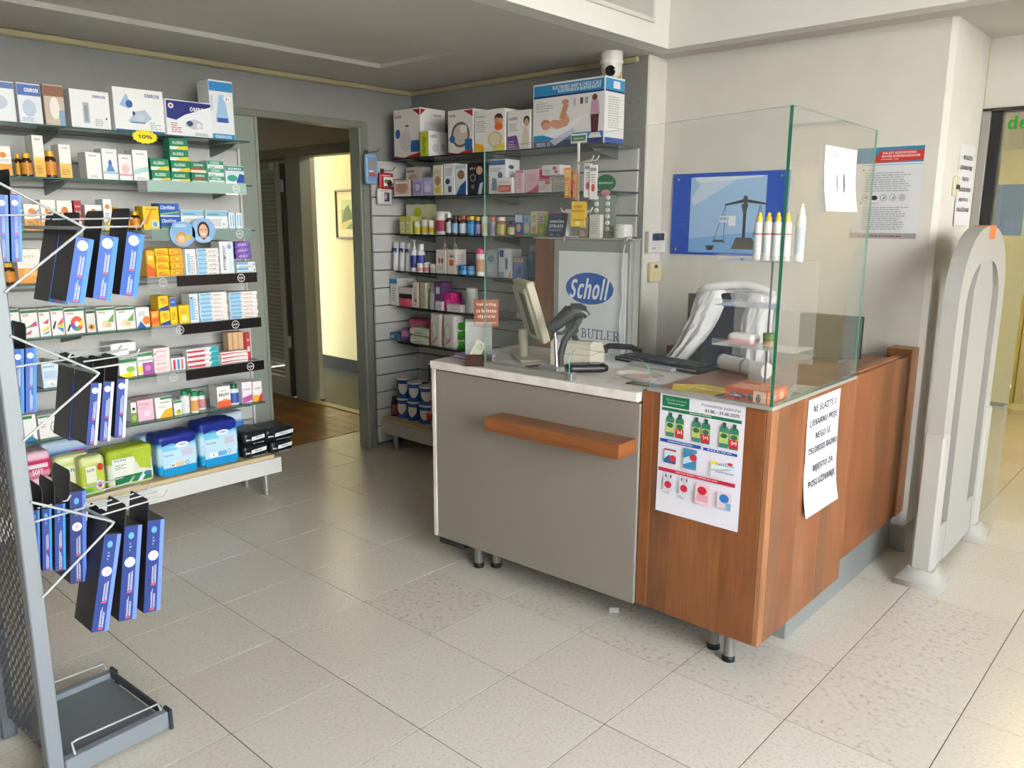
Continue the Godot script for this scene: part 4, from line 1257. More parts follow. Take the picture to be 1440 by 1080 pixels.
	row(true, dk, "on bottom deck of the long unit", -1.44, [
		["w", 34, 78, 636, 2, "pink sanitary pad pack", "#e88fb0 0.25 #d3306a 0.7 #f0c8d6", "r .1 .45 .9 .62 #f7e9ee;t .5 .3 .2 .4 #ffffff b SOFT", {"d": 0.12, "b": -0.02}],
		["w", 62, 130, 618, 1, "large blue pad pack lying behind green packs", "#3b6fc0 0.5 #5a8fd6 0.8 #bcd2ea", "r .62 .62 .95 .85 #d8246c;t .78 .73 .1 .25 #ffffff b 20%;p #e8eef6 .1 .5 .6 .75 .6 .6", {"d": 0.1, "b": -0.17}],
		["w", 80, 132, 640, 1, "lime green pad pack with pale panel", "#a9c02a 0.3 #c9d655 0.75 #dfe5a8", "r .1 .35 .6 .85 #e9edc9;t .35 .72 .1 .35 #4f7fa8 b soft;p #7da01e 0 0 1 0 1 .25 0 .1", {"d": 0.08, "b": -0.05}],
		["w", 116, 152, 642, 1, "small lime pad pack with red dot", "#a6c52c 0.3 #c6d850 0.8 #dde6a0", "r .12 .4 .6 .85 #eef1d4;t .35 .75 .09 .35 #4f7fa8 b soft;e .8 .8 .14 .1 #d23a3c;e .72 .3 .2 .14 #d3dcea;e .72 .3 .1 .08 #c04a5a;e .2 .15 .2 .1 #5fae3a", {"d": 0.08, "b": 0.025}],
		["w", 153, 219, 629, 1, "big pale green pad pack with dark green band", "#cfdc9c 0.12 #e3e8cf 0.6 #a8bf2f 1.1 #a8bf2f", "p #eef0e2 .02 .1 .5 .1 .6 .85 .02 .85;p #b2c63a .5 .98 .98 .98 .98 .4 .7 .5;r .05 .12 .98 .34 #1f7a48;p #dfe9ee .6 .1 .72 .1 .9 .36 .78 .36;e .88 .3 .1 .06 #3f76a8;t .22 .8 .05 .3 #3f76a8 b SENI;l .08 .55 .4 .7 3 #90a07a", {"d": 0.12}],
		["w", 200, 232, 612, 1, "clear blue film pack behind the green one", "#4f8fd0 0.5 #6fa9e0 0.8 #a8cbe8", "", {"d": 0.1, "b": -0.14}],
		["w", 224, 281, 610, 1, "turquoise incontinence pants pack with navy top", "#1f9ad0 0.3 #bfe0ee 0.72 #6cc0e2 0.82 #1f2f8a", "r .02 .02 .98 .24 #1795cf;r .02 .24 .98 .7 #c3e2ee;p #1e2e8c .02 .99 .98 .99 .98 .88 .6 .78 .3 .9 .02 .84;p #7ccbe8 .02 .7 .02 .84 .35 .78 .5 .7;e .6 .82 .19 .07 #f3f5f8;t .6 .82 .05 .22 #2a4fa0 b TENA;r .58 .5 .9 .68 #c8c9dd;t .2 .58 .04 .25 #2c6f9e b Pants;r .25 .25 .62 .36 #f4efe6;r .38 .25 .62 .36 #eec79a;t .3 .3 .06 .08 #333344 b M;o .72 .31 .06 .015 #5a6a9a", {"d": 0.15}],
		["w", 283, 338, 592, 1, "taller turquoise incontinence pants pack", "#1f9ad0 0.28 #bfe0ee 0.72 #6cc0e2 0.82 #1f2f8a", "r .02 .02 .98 .22 #1795cf;r .02 .22 .98 .7 #c3e2ee;p #1e2e8c .02 .99 .98 .99 .98 .9 .6 .8 .3 .92 .02 .86;p #7ccbe8 .02 .7 .02 .86 .35 .8 .5 .7;e .58 .83 .19 .06 #f3f5f8;t .58 .83 .045 .22 #2a4fa0 b TENA;r .62 .52 .92 .7 #c6c8de;t .22 .6 .04 .28 #2c6f9e b Pants;r .16 .25 .66 .36 #f4f5f8;r .4 .25 .66 .36 #69a8e8;t .28 .305 .05 .06 #333344 b L;o .74 .32 .06 .015 #5a6a9a", {"d": 0.15}],
		["w", 305, 347, 581, 1, "shiny blue film pack set behind the tall pack", "#2f4fa0 0.5 #4f86c8 0.8 #cfdbe6", "", {"d": 0.1, "b": -0.18}],
	])
	# black pads in a 2 x 2 pile at the end
	for e in [[341, 377, 634, 650, 0.0], [379, 412, 621, 640, 0.02], [341, 377, 608, 630, 0.0], [371, 414, 591, 618, 0.02]]:
		var hi: bool = e[2] < 615
		var p0 := on_x(e[0], (e[2] + e[3]) / 2.0, -1.44 + e[4])
		var p1 := on_x(e[1], (e[2] + e[3]) / 2.0, -1.44 + e[4])
		var w := absf(p0.z - p1.z) * 0.97
		var h := 0.072
		var tp := thing("pad_pack", "black plastic wrapped pad pack with white strip at the deck end", "package", Vector3(-1.53 + e[4], dk + 0.001 + (h + 0.001 if hi else 0.0), (p0.z + p1.z) / 2), PI / 2)
		make_pack(tp, w, h, 0.2, "#15171d 0.6 #1f222a 1.2 #2a2e36", "p #e3e3e4 .25 .38 .97 .5 .99 .82 .27 .7;l .3 .1 .9 .3 1 #8f9299;p #c8c8cc 0 .45 .2 .42 .2 .55 0 .58;t .6 .62 .14 .3 #8a8a92 b MAXI", 60 + int(e[0]))
	# discount sticker on the top shelf edge
	var y0 := LY[0] - 0.02
	var zc := zu(204, -1.452, y0)
	var s := thing("discount_sticker", "yellow starburst sticker reading 10% on the shelf edge", "sticker", Vector3(-1.454, y0 - 0.02, zc), PI / 2)
	var sb := MB.new()
	var pts := PackedVector2Array()
	for k in 28:
		var a := TAU * k / 28
		var r := 0.062 if k % 2 == 0 else 0.054
		pts.append(Vector2(cos(a) * r, 0.02 + sin(a) * r * 0.52))
	sb.prism(pts, 0.0, 0.0015)
	part("paper_burst", sb, M("#efe01f", 0.6), s)
	part("lettering", draw("t .5 .5 .42 .55 #2a2a1c b 10%", 0.12, 0.04, 0.0018), print_mat(), s)
	# two overlapping advertising cut-outs clipped to the third shelf
	for e in [[257, 329, 0.052, "oval cut-out card with a child in a field on the price rail", "p #7fb2dc -.0 .5 .0 .95 .2 1.0 .8 1.0 1 .9 1 .5;e .42 .33 .3 .24 #d9b088;e .42 .42 .26 .2 #c89c5c;e .42 .34 .17 .14 #e8c4a4;e .8 .38 .16 .1 #d4c23c;l .15 .82 .75 .94 2 #e9f1f8"], [286, 324, 0.052, "oval cut-out card with a smiling dark haired woman on the price rail", "e .5 .52 .32 .38 #2f2320;e .5 .5 .23 .29 #e2b294;p #a9c8ea .05 .2 .3 .28 .5 .12 .7 .28 .95 .2 .8 .03 .2 .03;e .5 .38 .1 .035 #f5ece8;e .4 .56 .035 .025 #3a2a26;e .6 .56 .035 .025 #3a2a26"]]:
		var q := on_x(e[0], e[1], -1.43)
		var ct := thing("advertising_cutout", e[3], "display card", Vector3(-1.432, q.y - 0.062, q.z), PI / 2)
		var cb := MB.new()
		cb.prism(ell(0, 0.062, e[2] * 1.25, 0.062, 28), 0.0, 0.002)
		part("card", cb, M("#8fb7df", 0.4), ct)
		part("printed_picture", draw(e[4], 0.1, 0.118, 0.0022), print_mat(), ct)

func fill_back_unit():
	var Z := -1.585
	row(false, BY[0], "on top shelf of the corner unit", Z, [
		["c", 554, 592, 153, 1, "breast pump carton with red corners and blue dots", "#e3dfdc", "p #b3202a .72 1 1 .87 1 1;p #b3202a 0 0 1 0 1 .1 .6 .06 .4 .01 0 .06;t .18 .88 .06 .25 #b3202a b NUK;e .15 .52 .1 .1 #2c5f9c;r .64 .12 .97 .36 #2c5f9c;e .45 .35 .22 .22 #cfcac8;e .5 .6 .12 .08 #d8d4d2;r .45 .66 .58 .69 #2a2a2c", {"d": 0.21, "side": "p #b3202a 0 1 0 .87 .22 1;t .7 .9 .05 .3 #a03038 b NUK;r .15 .3 .85 .75 #d3ced2"}],
		["c", 630, 666, 154, 1, "second breast pump carton with red corners", "#e3dfdc", "p #b3202a .62 1 1 .85 1 1;p #b3202a 0 0 1 0 1 .1 .6 .06 .4 .01 0 .06;t .18 .9 .05 .25 #b3202a b NUK;e .5 .45 .38 .3 #6b5a52;e .5 .45 .3 .24 #cdbfb6;e .62 .58 .16 .1 #e7e3df;e .16 .36 .12 .09 #2c6aa4;r .68 .08 .98 .34 #2c6aa4", {"d": 0.16}],
		["c", 667, 711, 154, 1, "breast pump carton with family photo and yellow base", "#e9e6e3", "p #efb02a 0 0 .4 0 .25 .2 0 .24;p #e8d23a .55 0 1 0 1 .2 .7 .14;e .8 .8 .14 .12 #4a2e22;e .74 .74 .08 .09 #c98f6a;e .86 .72 .08 .09 #d8a27c;e .8 .6 .14 .09 #e06a2c;e .68 .3 .24 .2 #cfc4a0;e .68 .3 .17 .15 #e0d7b8;l .08 .5 .4 .8 6 #b5b0ac;t .2 .88 .04 .3 #6a6460 b medela", {"d": 0.14}],
		["c", 713, 746, 155, 1, "white carton with purple panel and baby bottle", "#e6e3e1", "p #6f4a86 0 .02 .55 .02 .45 .3 .4 .38 0 .36;t .26 .82 .08 .4 #4a4a52 b AVENT;e .85 .75 .14 .12 #3a2a26;e .85 .7 .1 .1 #c9a084;p #cfc8b8 .6 .1 .95 .1 .9 .5 .75 .6;l .08 .5 .5 .72 5 #a8a4a0;l .06 .06 .4 .28 3 #b9a2c8", {"d": 0.12}],
		["c", 748, 851, 113, 1, "large baby scale carton with blue bands", "#e6e4e2", "r 0 .83 1 1 #2f86bb;t .62 .945 .055 .68 #e6eff5 b ELECTRONIC BABY & CHILD SCALE;t .66 .885 .05 .6 #e6eff5 b ELEKTRONISCH BABYGEWICHT;r 0 .8 1 .83 #1f2f78;r 0 0 1 .1 #223072;r 0 .1 1 .2 #2f86bb;t .15 .05 .06 .2 #dfe6f2 b MEDEL VS;p #eceef2 .15 .2 .35 .12 .72 .42 .7 .46 .5 .34 .3 .3;p #c9cfdc .24 .1 .32 .02 .62 .22 .58 .28;e .18 .38 .07 .07 #b98066;e .19 .34 .065 .06 #d3a084;p #d3a084 .2 .38 .34 .28 .5 .32 .54 .42 .46 .56 .4 .42 .3 .44;p #c98f72 .38 .44 .44 .66 .52 .66 .46 .44;e .47 .7 .05 .04 #c98f72;e .88 .72 .035 .05 #6a4434;p #c79ab6 .82 .46 .95 .46 .93 .68 .84 .68;p #5a2f3c .84 .18 .93 .18 .94 .46 .83 .46;p #f0f0f2 .8 .1 .98 .1 .95 .18 .83 .18;l .04 .58 .34 .74 4 #b9b6b4;r .58 .62 .62 .74 #c6c4c4;r .68 .64 .72 .74 #555860;r .75 .64 .79 .74 #a9a9b0", {"d": 0.17, "side": "r 0 .83 1 1 #3b94c8;r 0 .8 1 .83 #1f2f78;r 0 0 1 .1 #2a55a8;l .15 .25 .85 .75 14 #b5b3b1;r .4 .86 .75 .97 #e9e9ee"}],
	])
	# carton with green spine placed in front of the pump carton
	row(false, BY[0], "on top shelf of the corner unit", -1.565, [
		["c", 591, 603, 184, 1, "small white carton with lime green spine", "#e3e2e0", "r 0 0 1 1 #b9c93a;l .35 .12 .65 .85 9 #4a5a2a", {"d": 0.16, "side": "t .25 .82 .12 .35 #2a2a3a b LAICA;e .35 .35 .16 .18 #c4c2c4;e .75 .4 .12 .16 #b8bcd0"}],
	])
	row(false, BY[1], "on second shelf of the corner unit", Z, [
		["c", 554, 576, 253, 1, "carton with skin toned photo and dark caption", "#c9b7ab", "e .5 .55 .4 .35 #b98a70;r 0 0 1 .14 #e6e2de;r .1 .8 .9 .92 #e9e4df", {"side": "l .2 .1 .8 .9 8 #3a3a3e"}],
		["c", 571, 592, 235, 1, "upright carton with baby photo set back", "#d8cfc8", "e .5 .55 .35 .25 #c09078;r .05 .85 .6 .93 #8a8480", {"b": -0.1}],
		["c", 580, 594, 250, 1, "lilac feeding bottle carton", "#a9a4c4", "r .1 .2 .9 .8 #8f8ab4;e .5 .5 .25 .2 #c4c0da"],
		["c", 595, 608, 249, 1, "lilac carton with pale front", "#a6a4cc", "r .1 .2 .9 .8 #c0c0e0;e .5 .4 .3 .2 #d8d8ee"],
		["c", 609, 622, 232, 1, "cream carton with child photo and yellow foot", "#d9d4bd", "e .5 .5 .35 .16 #b98a66;e .5 .2 .35 .12 #e0c23a;l .2 .72 .8 .9 4 #9a957f"],
		["c", 624, 640, 230, 1, "white thermometer carton with blue circle", "#e6e8ea", "e .35 .45 .22 .1 #28477f;l .15 .65 .8 .9 6 #8e9299;r .4 .1 .7 .3 #4a5568", {"side": "l .2 .1 .6 .9 10 #5a6068"}],
		["c", 641, 656, 231, 1, "blue and white carton with mother photo", "#dfe2e6", "p #234f8f 0 0 1 0 1 .5 .4 .3;e .5 .68 .35 .16 #8a6450;r 0 .88 1 1 #b9c6d6"],
		["c", 658, 681, 229, 1, "black carton with round badge and portrait", "#17171c", "e .3 .55 .2 .13 #8d8d90;e .3 .55 .13 .09 #2a2a30;e .72 .78 .2 .14 #c99f86;p #20304f .45 0 1 0 1 .5 .7 .6;p #d8d8da .62 0 .85 0 .95 .4 .75 .35;e .3 .25 .12 .08 #74747a;t .3 .86 .08 .4 #c8c8cc b dr"],
		["c", 687, 711, 224, 1, "white breast pump carton with blue header", "#e4e6e8", "r 0 .86 1 1 #2c568f;p #6f86a4 .15 .1 .5 .1 .45 .45 .2 .5;e .7 .55 .15 .1 #4a5f80;l .1 .66 .8 .8 3 #9a9fa8", {"d": 0.12, "side": "e .4 .8 .2 .06 #2c4a80;l .3 .45 .6 .7 4 #4f5f80"}],
		["c", 725, 736, 239, 1, "narrow pink and white carton", "#e3c3cf", "l .2 .2 .8 .9 8 #c77f9c;r 0 .9 1 1 #d8608c", {"side": "r 0 0 1 1 #f0e9ec"}],
		["c", 738, 758, 238, 1, "pale pink medicine carton with magenta corner", "#dcb9c8", "p #c02a78 0 0 1 0 1 .4 .5 .12;l .15 .5 .85 .85 5 #b98098", {"side": "r 0 0 1 1 #d83c86"}],
		["c", 756, 775, 252, 1, "low cream carton with red oval", "#e2dcda", "e .75 .75 .2 .14 #c25a6a;l .1 .2 .7 .6 4 #a9a0a0;r 0 .9 1 1 #cf6f86"],
		["c", 777, 799, 250, 1, "low cream carton with pink spine", "#ddd6d4", "l .1 .25 .8 .7 4 #a9a0a0;r 0 .9 1 1 #c9b0b4", {"side": "r 0 0 1 1 #d84c90"}],
	])
	row(false, BY[1], "on second shelf of the corner unit", -1.57, [
		["c", 699, 720, 250, 1, "small white carton with red panel", "#e6e4e4", "r .05 .1 .95 .55 #c4403c;l .15 .22 .85 .45 3 #e8c8c4;l .1 .65 .8 .85 3 #a09c9c", {"d": 0.06}],
	])
	row(false, BY[1] + 0.088, "on second shelf of the corner unit", Z, [
		["c", 762, 788, 232, 1, "white carton with red rosette stacked on another", "#e5e2e1", "e .7 .7 .13 .18 #c4586a;e .8 .35 .1 .14 #cf7a86;l .08 .2 .5 .7 5 #a39c9c", {"side": "r .1 .1 .9 .9 #f0eeee;l .2 .2 .8 .8 6 #b36a74"}],
	])
	row(false, BY[2], "on third shelf of the corner unit", Z, [
		["c", 562, 569, 304, 1, "narrow yellow green carton", "#b9bf5a", "r .1 .1 .9 .7 #d9d8b8;l .2 .2 .8 .6 5 #8a8f3a"],
		["c", 570, 578, 304, 1, "narrow yellow green carton beside the display box", "#bcc25e", "r .1 .1 .9 .7 #dcdbbc;l .2 .2 .8 .6 5 #8a8f3a"],
		["c", 571, 600, 287, 1, "yellow green and white display carton", "#b8bd8a", "r 0 .6 1 1 #d6d6cc;e .6 .75 .2 .16 #b9c020;r 0 0 1 .3 #c9cc9a", {"b": -0.09}],
		["j", 579, 588, 311, 1, "small yellow labelled jar", "#c8c49a #d8d6c8 #c9b820"],
		["j", 589, 599, 309, 1, "small jar with white lid", "#d0cab0 #dedbd0 #c4ad1c"],
		["j", 600, 607, 310, 1, "slim jar with gold label", "#cfc69c #dcd9ce #c9a81c"],
		["s", 608, 623, 297, 1, "white tub with cherry print", "#e8e2e2 #e2e0e2 #a8445c"],
		["b", 625, 632, 300, 1, "small dark bottle with white cap", "#3a3230 #d8d8dc #c8ccd8"],
		["b", 633, 641, 303, 1, "brown bottle with blue and white label", "#40281c #2a2420 #8fb4d8"],
		["b", 643, 652, 303, 1, "brown bottle with rust cap", "#5a3420 #a05428 #bcc8d8"],
		["b", 654, 664, 304, 1, "yellow capped bottle with bright blue label", "#3f8ac0 #e0c020 #4aa0d8"],
		["b", 666, 673, 305, 1, "yellow capped bottle with violet label", "#4a5a8c #dcb81c #8a90c0"],
		["s", 675, 682, 304, 1, "plain white roll-on bottle", "#dcd8d0 #e2e0dc #d0b488"],
		["b", 686, 694, 305, 1, "orange capped bottle", "#a8a4b4 #d0622a #8c88a4"],
		["b", 695, 706, 305, 1, "white capped amber bottle with green label", "#a07040 #dcd8d8 #b0a850"],
		["b", 711, 721, 311, 1, "dark syrup bottle with pale label", "#241c18 #1c1a1a #d8cc90"],
		["c", 724, 735, 301, 1, "blue carton with white top", "#2c4a94", "r 0 .65 1 1 #c8d4e4;e .5 .4 .3 .2 #d8b090;r 0 0 1 .1 #b84a50", {"b": -0.01}],
		["c", 736, 745, 302, 1, "light blue children's carton", "#8fb0cc", "e .5 .4 .35 .2 #d8c8a0;r 0 0 1 .15 #6a9a4a;l .2 .7 .8 .9 3 #4a6a94", {"b": -0.01}],
		["c", 746, 756, 297, 1, "cream carton with orange circle", "#d8d0a8", "e .5 .3 .3 .14 #d88a3a;r 0 0 1 .14 #88a83a;l .2 .6 .8 .9 4 #8a7a4a", {"b": -0.01}],
		["c", 757, 765, 300, 1, "lime green carton with violet top", "#a8bc3a", "r 0 .6 1 1 #d4c8d4;l .2 .66 .8 .94 3 #8a4a84;e .5 .3 .3 .14 #d8d848", {"b": -0.01}],
		["c", 766, 795, 294, 1, "pale pink carton behind the navy sign", "#d4c0c0", "r 0 .85 1 1 #b89498;l .1 .6 .9 .8 3 #a08080", {"b": -0.14, "d": 0.06}],
	])
	row(false, BY[3], "on fourth shelf of the corner unit", Z, [
		["u", 549, 557, 341, 1, "white cream tube with navy emblem by the slats", "#dfe1e4 #c9ccd0 #2c3f84"],
		["u", 558, 566, 341, 1, "white cream tube with navy emblem", "#dfe1e4 #c9ccd0 #2c3f84"],
		["u", 567, 574, 342, 1, "third white cream tube with navy emblem", "#d5d7da #c9ccd0 #2c3f84"],
		["p", 575, 583, 336, 1, "white pump bottle with blue label", "#e4e6ea #d0d3d8 #2c3f8c", "", {"b": 0.01}],
		["b", 584, 592, 343, 1, "white lotion bottle with blue label", "#e4e6ea #d8dade #2f4a98"],
		["j", 584, 591, 370, 1, "small white jar with pink label", "#dcd8d8 #d0cccc #c88a90", "", {"b": 0.02}],
		["j", 593, 600, 369, 1, "small white jar with red label", "#dcd8d8 #d0cccc #b87078"],
		["j", 601, 611, 371, 1, "grey cream jar under another jar", "#c8c4c0 #d4d0cc #b8b0ac"],
		["c", 613, 627, 351, 1, "white carton with red figures", "#ded8d4", "l .15 .15 .85 .35 3 #b09c98;e .35 .55 .12 .12 #b8604c;e .65 .55 .12 .12 #9c5060"],
		["c", 629, 641, 351, 1, "white carton with orange square", "#e0d8d2", "r .25 .35 .75 .6 #c8603a;l .2 .7 .8 .9 3 #a89890;e .5 .75 .2 .05 #8a6a5a", {"side": "l .15 .2 .85 .85 8 #b8a8b0"}],
		["p", 617, 626, 332, 1, "clear pump bottle behind the cartons", "#c9c7c2 #b9b9b4 #d8d4ce", "", {"b": -0.13}],
		["p", 631, 640, 332, 1, "second clear pump bottle behind the cartons", "#c9c7c2 #b9b9b4 #d8d4ce", "", {"b": -0.13}],
		["j", 642, 653, 373, 1, "blue cream jar", "#2f78b4 #2a6cae #4a94c8", "", {"b": 0.015}],
		["j", 654, 664, 374, 1, "blue cream jar beside the pink capped bottle", "#4a84b8 #5a98c8 #7ab0d4"],
		["s", 666, 677, 350, 1, "white bottle with pink cap", "#e4dcd8 #d8508c #cfa080"],
		["c", 684, 700, 352, 1, "grey blue carton seen through the glass", "#a8b4b8", "e .4 .7 .3 .14 #5a7a90;l .1 .2 .8 .5 4 #d0d8da", {"b": -0.02}],
		["c", 701, 709, 349, 1, "white carton with blue top square", "#c8d0d4", "r .2 .72 .9 .96 #24468c;r 0 0 1 .2 #8a98a4"],
		["c", 710, 719, 350, 1, "pale carton with navy bar and yellow foot", "#d0d6da", "r .1 .3 .4 .7 #2a4488;p #d0a040 .4 0 1 0 1 .3"],
		["c", 721, 736, 362, 1, "blue and white carton with orange top", "#5c7fae", "r 0 .8 1 1 #d0a880;r .3 .2 .8 .6 #2f5490;e .4 .5 .12 .1 #b86a80"],
		["b", 738, 751, 344, 1, "grey blue lotion bottle by the wood cabinet", "#6f8aa6 #b8c0c4 #46698f", "", {"b": -0.03}],
	])
	row(false, BY[4], "on fifth shelf of the corner unit", Z, [
		["c", 549, 559, 391, 1, "white carton with blue lid", "#d8d4d0", "r 0 .82 1 1 #2a7ab4;l .2 .15 .8 .7 6 #94a09c"],
		["c", 561, 580, 404, 1, "pink and black carton", "#cfc8c8", "r 0 0 1 .42 #cc4a68;r 0 .42 1 .68 #2a2428;r .5 0 1 .42 #e06078"],
		["c", 561, 569, 391, 1, "white carton with blue lid behind pink carton", "#d4d2d0", "r 0 .8 1 1 #2a7ab4", {"b": -0.1}],
		["c", 581, 588, 397, 1, "cream carton with tan side", "#d4cec0", "l .2 .1 .8 .9 9 #a89070;e .5 .3 .3 .1 #b87a4a", {"side": "r 0 0 1 1 #c8b49c"}],
		["c", 591, 599, 397, 1, "pale olive carton", "#bcb8a0", "l .2 .1 .8 .9 9 #8a8468"],
		["u", 600, 610, 400, 1, "silver cream tube", "#b4b4b8 #c4c4c8 #8f8f96", "", {"b": 0.01}],
		["c", 611, 622, 397, 1, "violet carton with white square", "#5f3f6a", "r .2 .6 .7 .85 #cfc8d4;l .2 .1 .8 .4 4 #8f6fa0"],
		["c", 624, 635, 412, 1, "magenta carton", "#c02a78", "e .6 .5 .3 .2 #d8589c;r 0 0 1 .12 #a01c60"],
		["s", 651, 664, 405, 1, "frosted white bottle", "#b4b4b0 #c4c4c0 #a4a4a0"],
	])
	row(false, BY[4], "on fifth shelf of the corner unit", -1.57, [
		["c", 628, 648, 428, 1, "low white cosmetic carton", "#d8d2d0", "l .3 .3 .9 .6 2 #b08090;r 0 .85 1 1 #c4b4b8", {"d": 0.06}],
		["c", 612, 622, 424, 1, "tiny white carton", "#d4d0d0", "l .2 .2 .8 .8 4 #b0a0a8", {"d": 0.04}],
	])
	row(false, BY[4], "on fifth shelf of the corner unit", -1.62, [
		["c", 726, 742, 401, 1, "pale green and white carton by the cabinet", "#9aa49a", "e .4 .75 .2 .12 #3f6a4a;e .5 .4 .3 .2 #c8ccc4;r 0 0 1 .15 #c4c8c0"],
		["c", 743, 752, 404, 1, "grey carton by the cabinet", "#a4a8a0", "l .2 .2 .8 .8 6 #6a746a"],
	])
	row(false, BY[5], "on sixth shelf of the corner unit", Z, [
		["c", 548, 561, 468, 1, "small blue carton", "#4f7f9c", "r .1 .3 .5 .7 #9cc0cc;r .55 .2 .95 .8 #3a6488"],
		["w", 563, 572, 461, 1, "violet and pink wipes pack", "#6a4a94 0.4 #c884ac 0.8 #8c5aa0", "", {"d": 0.06}],
		["w", 574, 599, 449, 1, "pink pad pack on top", "#c83c6c 0.5 #e06890 1.2 #e06890", "l .1 .3 .9 .7 2 #f0c0d0", {"d": 0.1, "b": -0.11}],
		["w", 575, 602, 461, 2, "white pad pack with green swirl", "#d8d6cc 0.6 #ccd4b0 1.2 #ccd4b0", "p #7aa838 .1 .3 .6 .6 .9 .5 .5 .4;l .2 .7 .8 .85 1 #8a9aa8", {"d": 0.1, "b": 0.02}],
		["w", 627, 645, 452, 3, "bright green tissue pack", "#3f8f2a 0.5 #56a83a 1.2 #56a83a", "l .2 .3 .8 .7 2 #8cc86a", {"d": 0.1}],
	])
	# two tall pad packs that stand out over the shelf edge
	for e in [[602, 619, 441, 484, "white pad pack with red edge standing on the sixth shelf of the corner unit"], [620, 638, 442, 490, "white pad pack with pink ribbon standing on the sixth shelf of the corner unit"]]:
		var xa := xu(e[0], -1.55, BY[5] + 0.05)
		var xb := xu(e[1], -1.55, BY[5] + 0.05)
		var h := yv((xa + xb) / 2, -1.55, e[2]) - BY[5]
		var tp := thing("soft_pack", e[4], "package", Vector3((xa + xb) / 2, BY[5] + 0.0005, -1.61))
		make_pack(tp, absf(xb - xa) * 0.95, h, 0.1, "#d4cfcb 1.5", "p #c02c34 .0 .1 .1 .1 .06 .95 .0 .95;e .5 .55 .28 .3 #c4bcb8;e .5 .55 .18 .2 #dcd8d4;p #d0808c .3 .12 .8 .3 .8 .38 .3 .2", 71)
	# powder tins and cans on the bottom deck
	var tin := "#2c4f98 #d8d6cc #d3cfc6"
	row(false, 0.21, "on bottom deck of the corner unit", -1.56, [
		["k", 554, 568, 560, 1, "blue milk powder tin in the lower row", tin],
		["k", 569, 583, 565, 1, "blue milk powder tin in the lower row", tin],
		["k", 584, 602, 570, 1, "blue milk powder tin in the lower row", tin],
	])
	var yb := 0.21
	for e in [[554, 568, 560], [569, 583, 565], [584, 602, 570]]:
		var xa := xu(e[0], -1.56, 0.24)
		var xb := xu(e[1], -1.56, 0.24)
		var hh := yv((xa + xb) / 2, -1.56, e[2]) - yb
		one("k", "blue milk powder tin in the upper row on bottom deck of the corner unit", Vector3((xa + xb) / 2, yb + hh + 0.001, -1.56 - (xb - xa) / 2), 0.3, (xb - xa) * 0.965, hh, 0.1, tin, "", "")
	for k in 3:
		for s in 2:
			one("k", "blue milk powder tin in the rear row on bottom deck of the corner unit", Vector3(-1.585 + k * 0.112, yb + s * 0.125 + 0.001, -1.755), 0.3, 0.104, 0.124, 0.1, tin, "", "")
	one("k", "single blue milk powder tin topping the pile on bottom deck of the corner unit", Vector3(-1.475, yb + 0.252, -1.755), 0.5, 0.104, 0.125, 0.1, tin, "", "")
	row(false, 0.21, "on bottom deck of the corner unit", -1.53, [
		["c", 541, 547, 551, 1, "grey white carton by the slat panel", "#a9b0b4", "l .2 .3 .8 .8 5 #4f5a6a", {"b": -0.12}],
		["b", 548, 555, 558, 1, "dark red bottle", "#5a2430 #1c1a1c #8a4a54", "", {"b": -0.03}],
	])
	var yc := thing("powder_tin", "tall cream and yellow powder tin with red strip beside the counter", "tin", Vector3(xu(610, -1.56, 0.4), 0.2105, -1.60))
	var tb := MB.new()
	for s in 3:
		tb.lathe([Vector2(0.045, s * 0.13), Vector2(0.05, s * 0.13 + 0.003), Vector2(0.05, s * 0.13 + 0.125), Vector2(0.045, s * 0.13 + 0.129)], 20)
	tb.lathe([Vector2(0.045, 0.389), Vector2(0, 0.389)], 20)
	part("bottle_body", tb, M("#cfc6ae", 0.4), yc)
	var ty := MB.new()
	for s in 3:
		ty.lathe([Vector2(0.0505, s * 0.13 + 0.01), Vector2(0.0505, s * 0.13 + 0.045)], 20)
	part("label", ty, M("#c79a3a", 0.5), yc)
	bxp("red_strip", Vector3(-0.06, 0.045, 0.051), Vector3(0.06, 0.085, 0.054), M("#d01c20", 0.5), yc, 0.001)

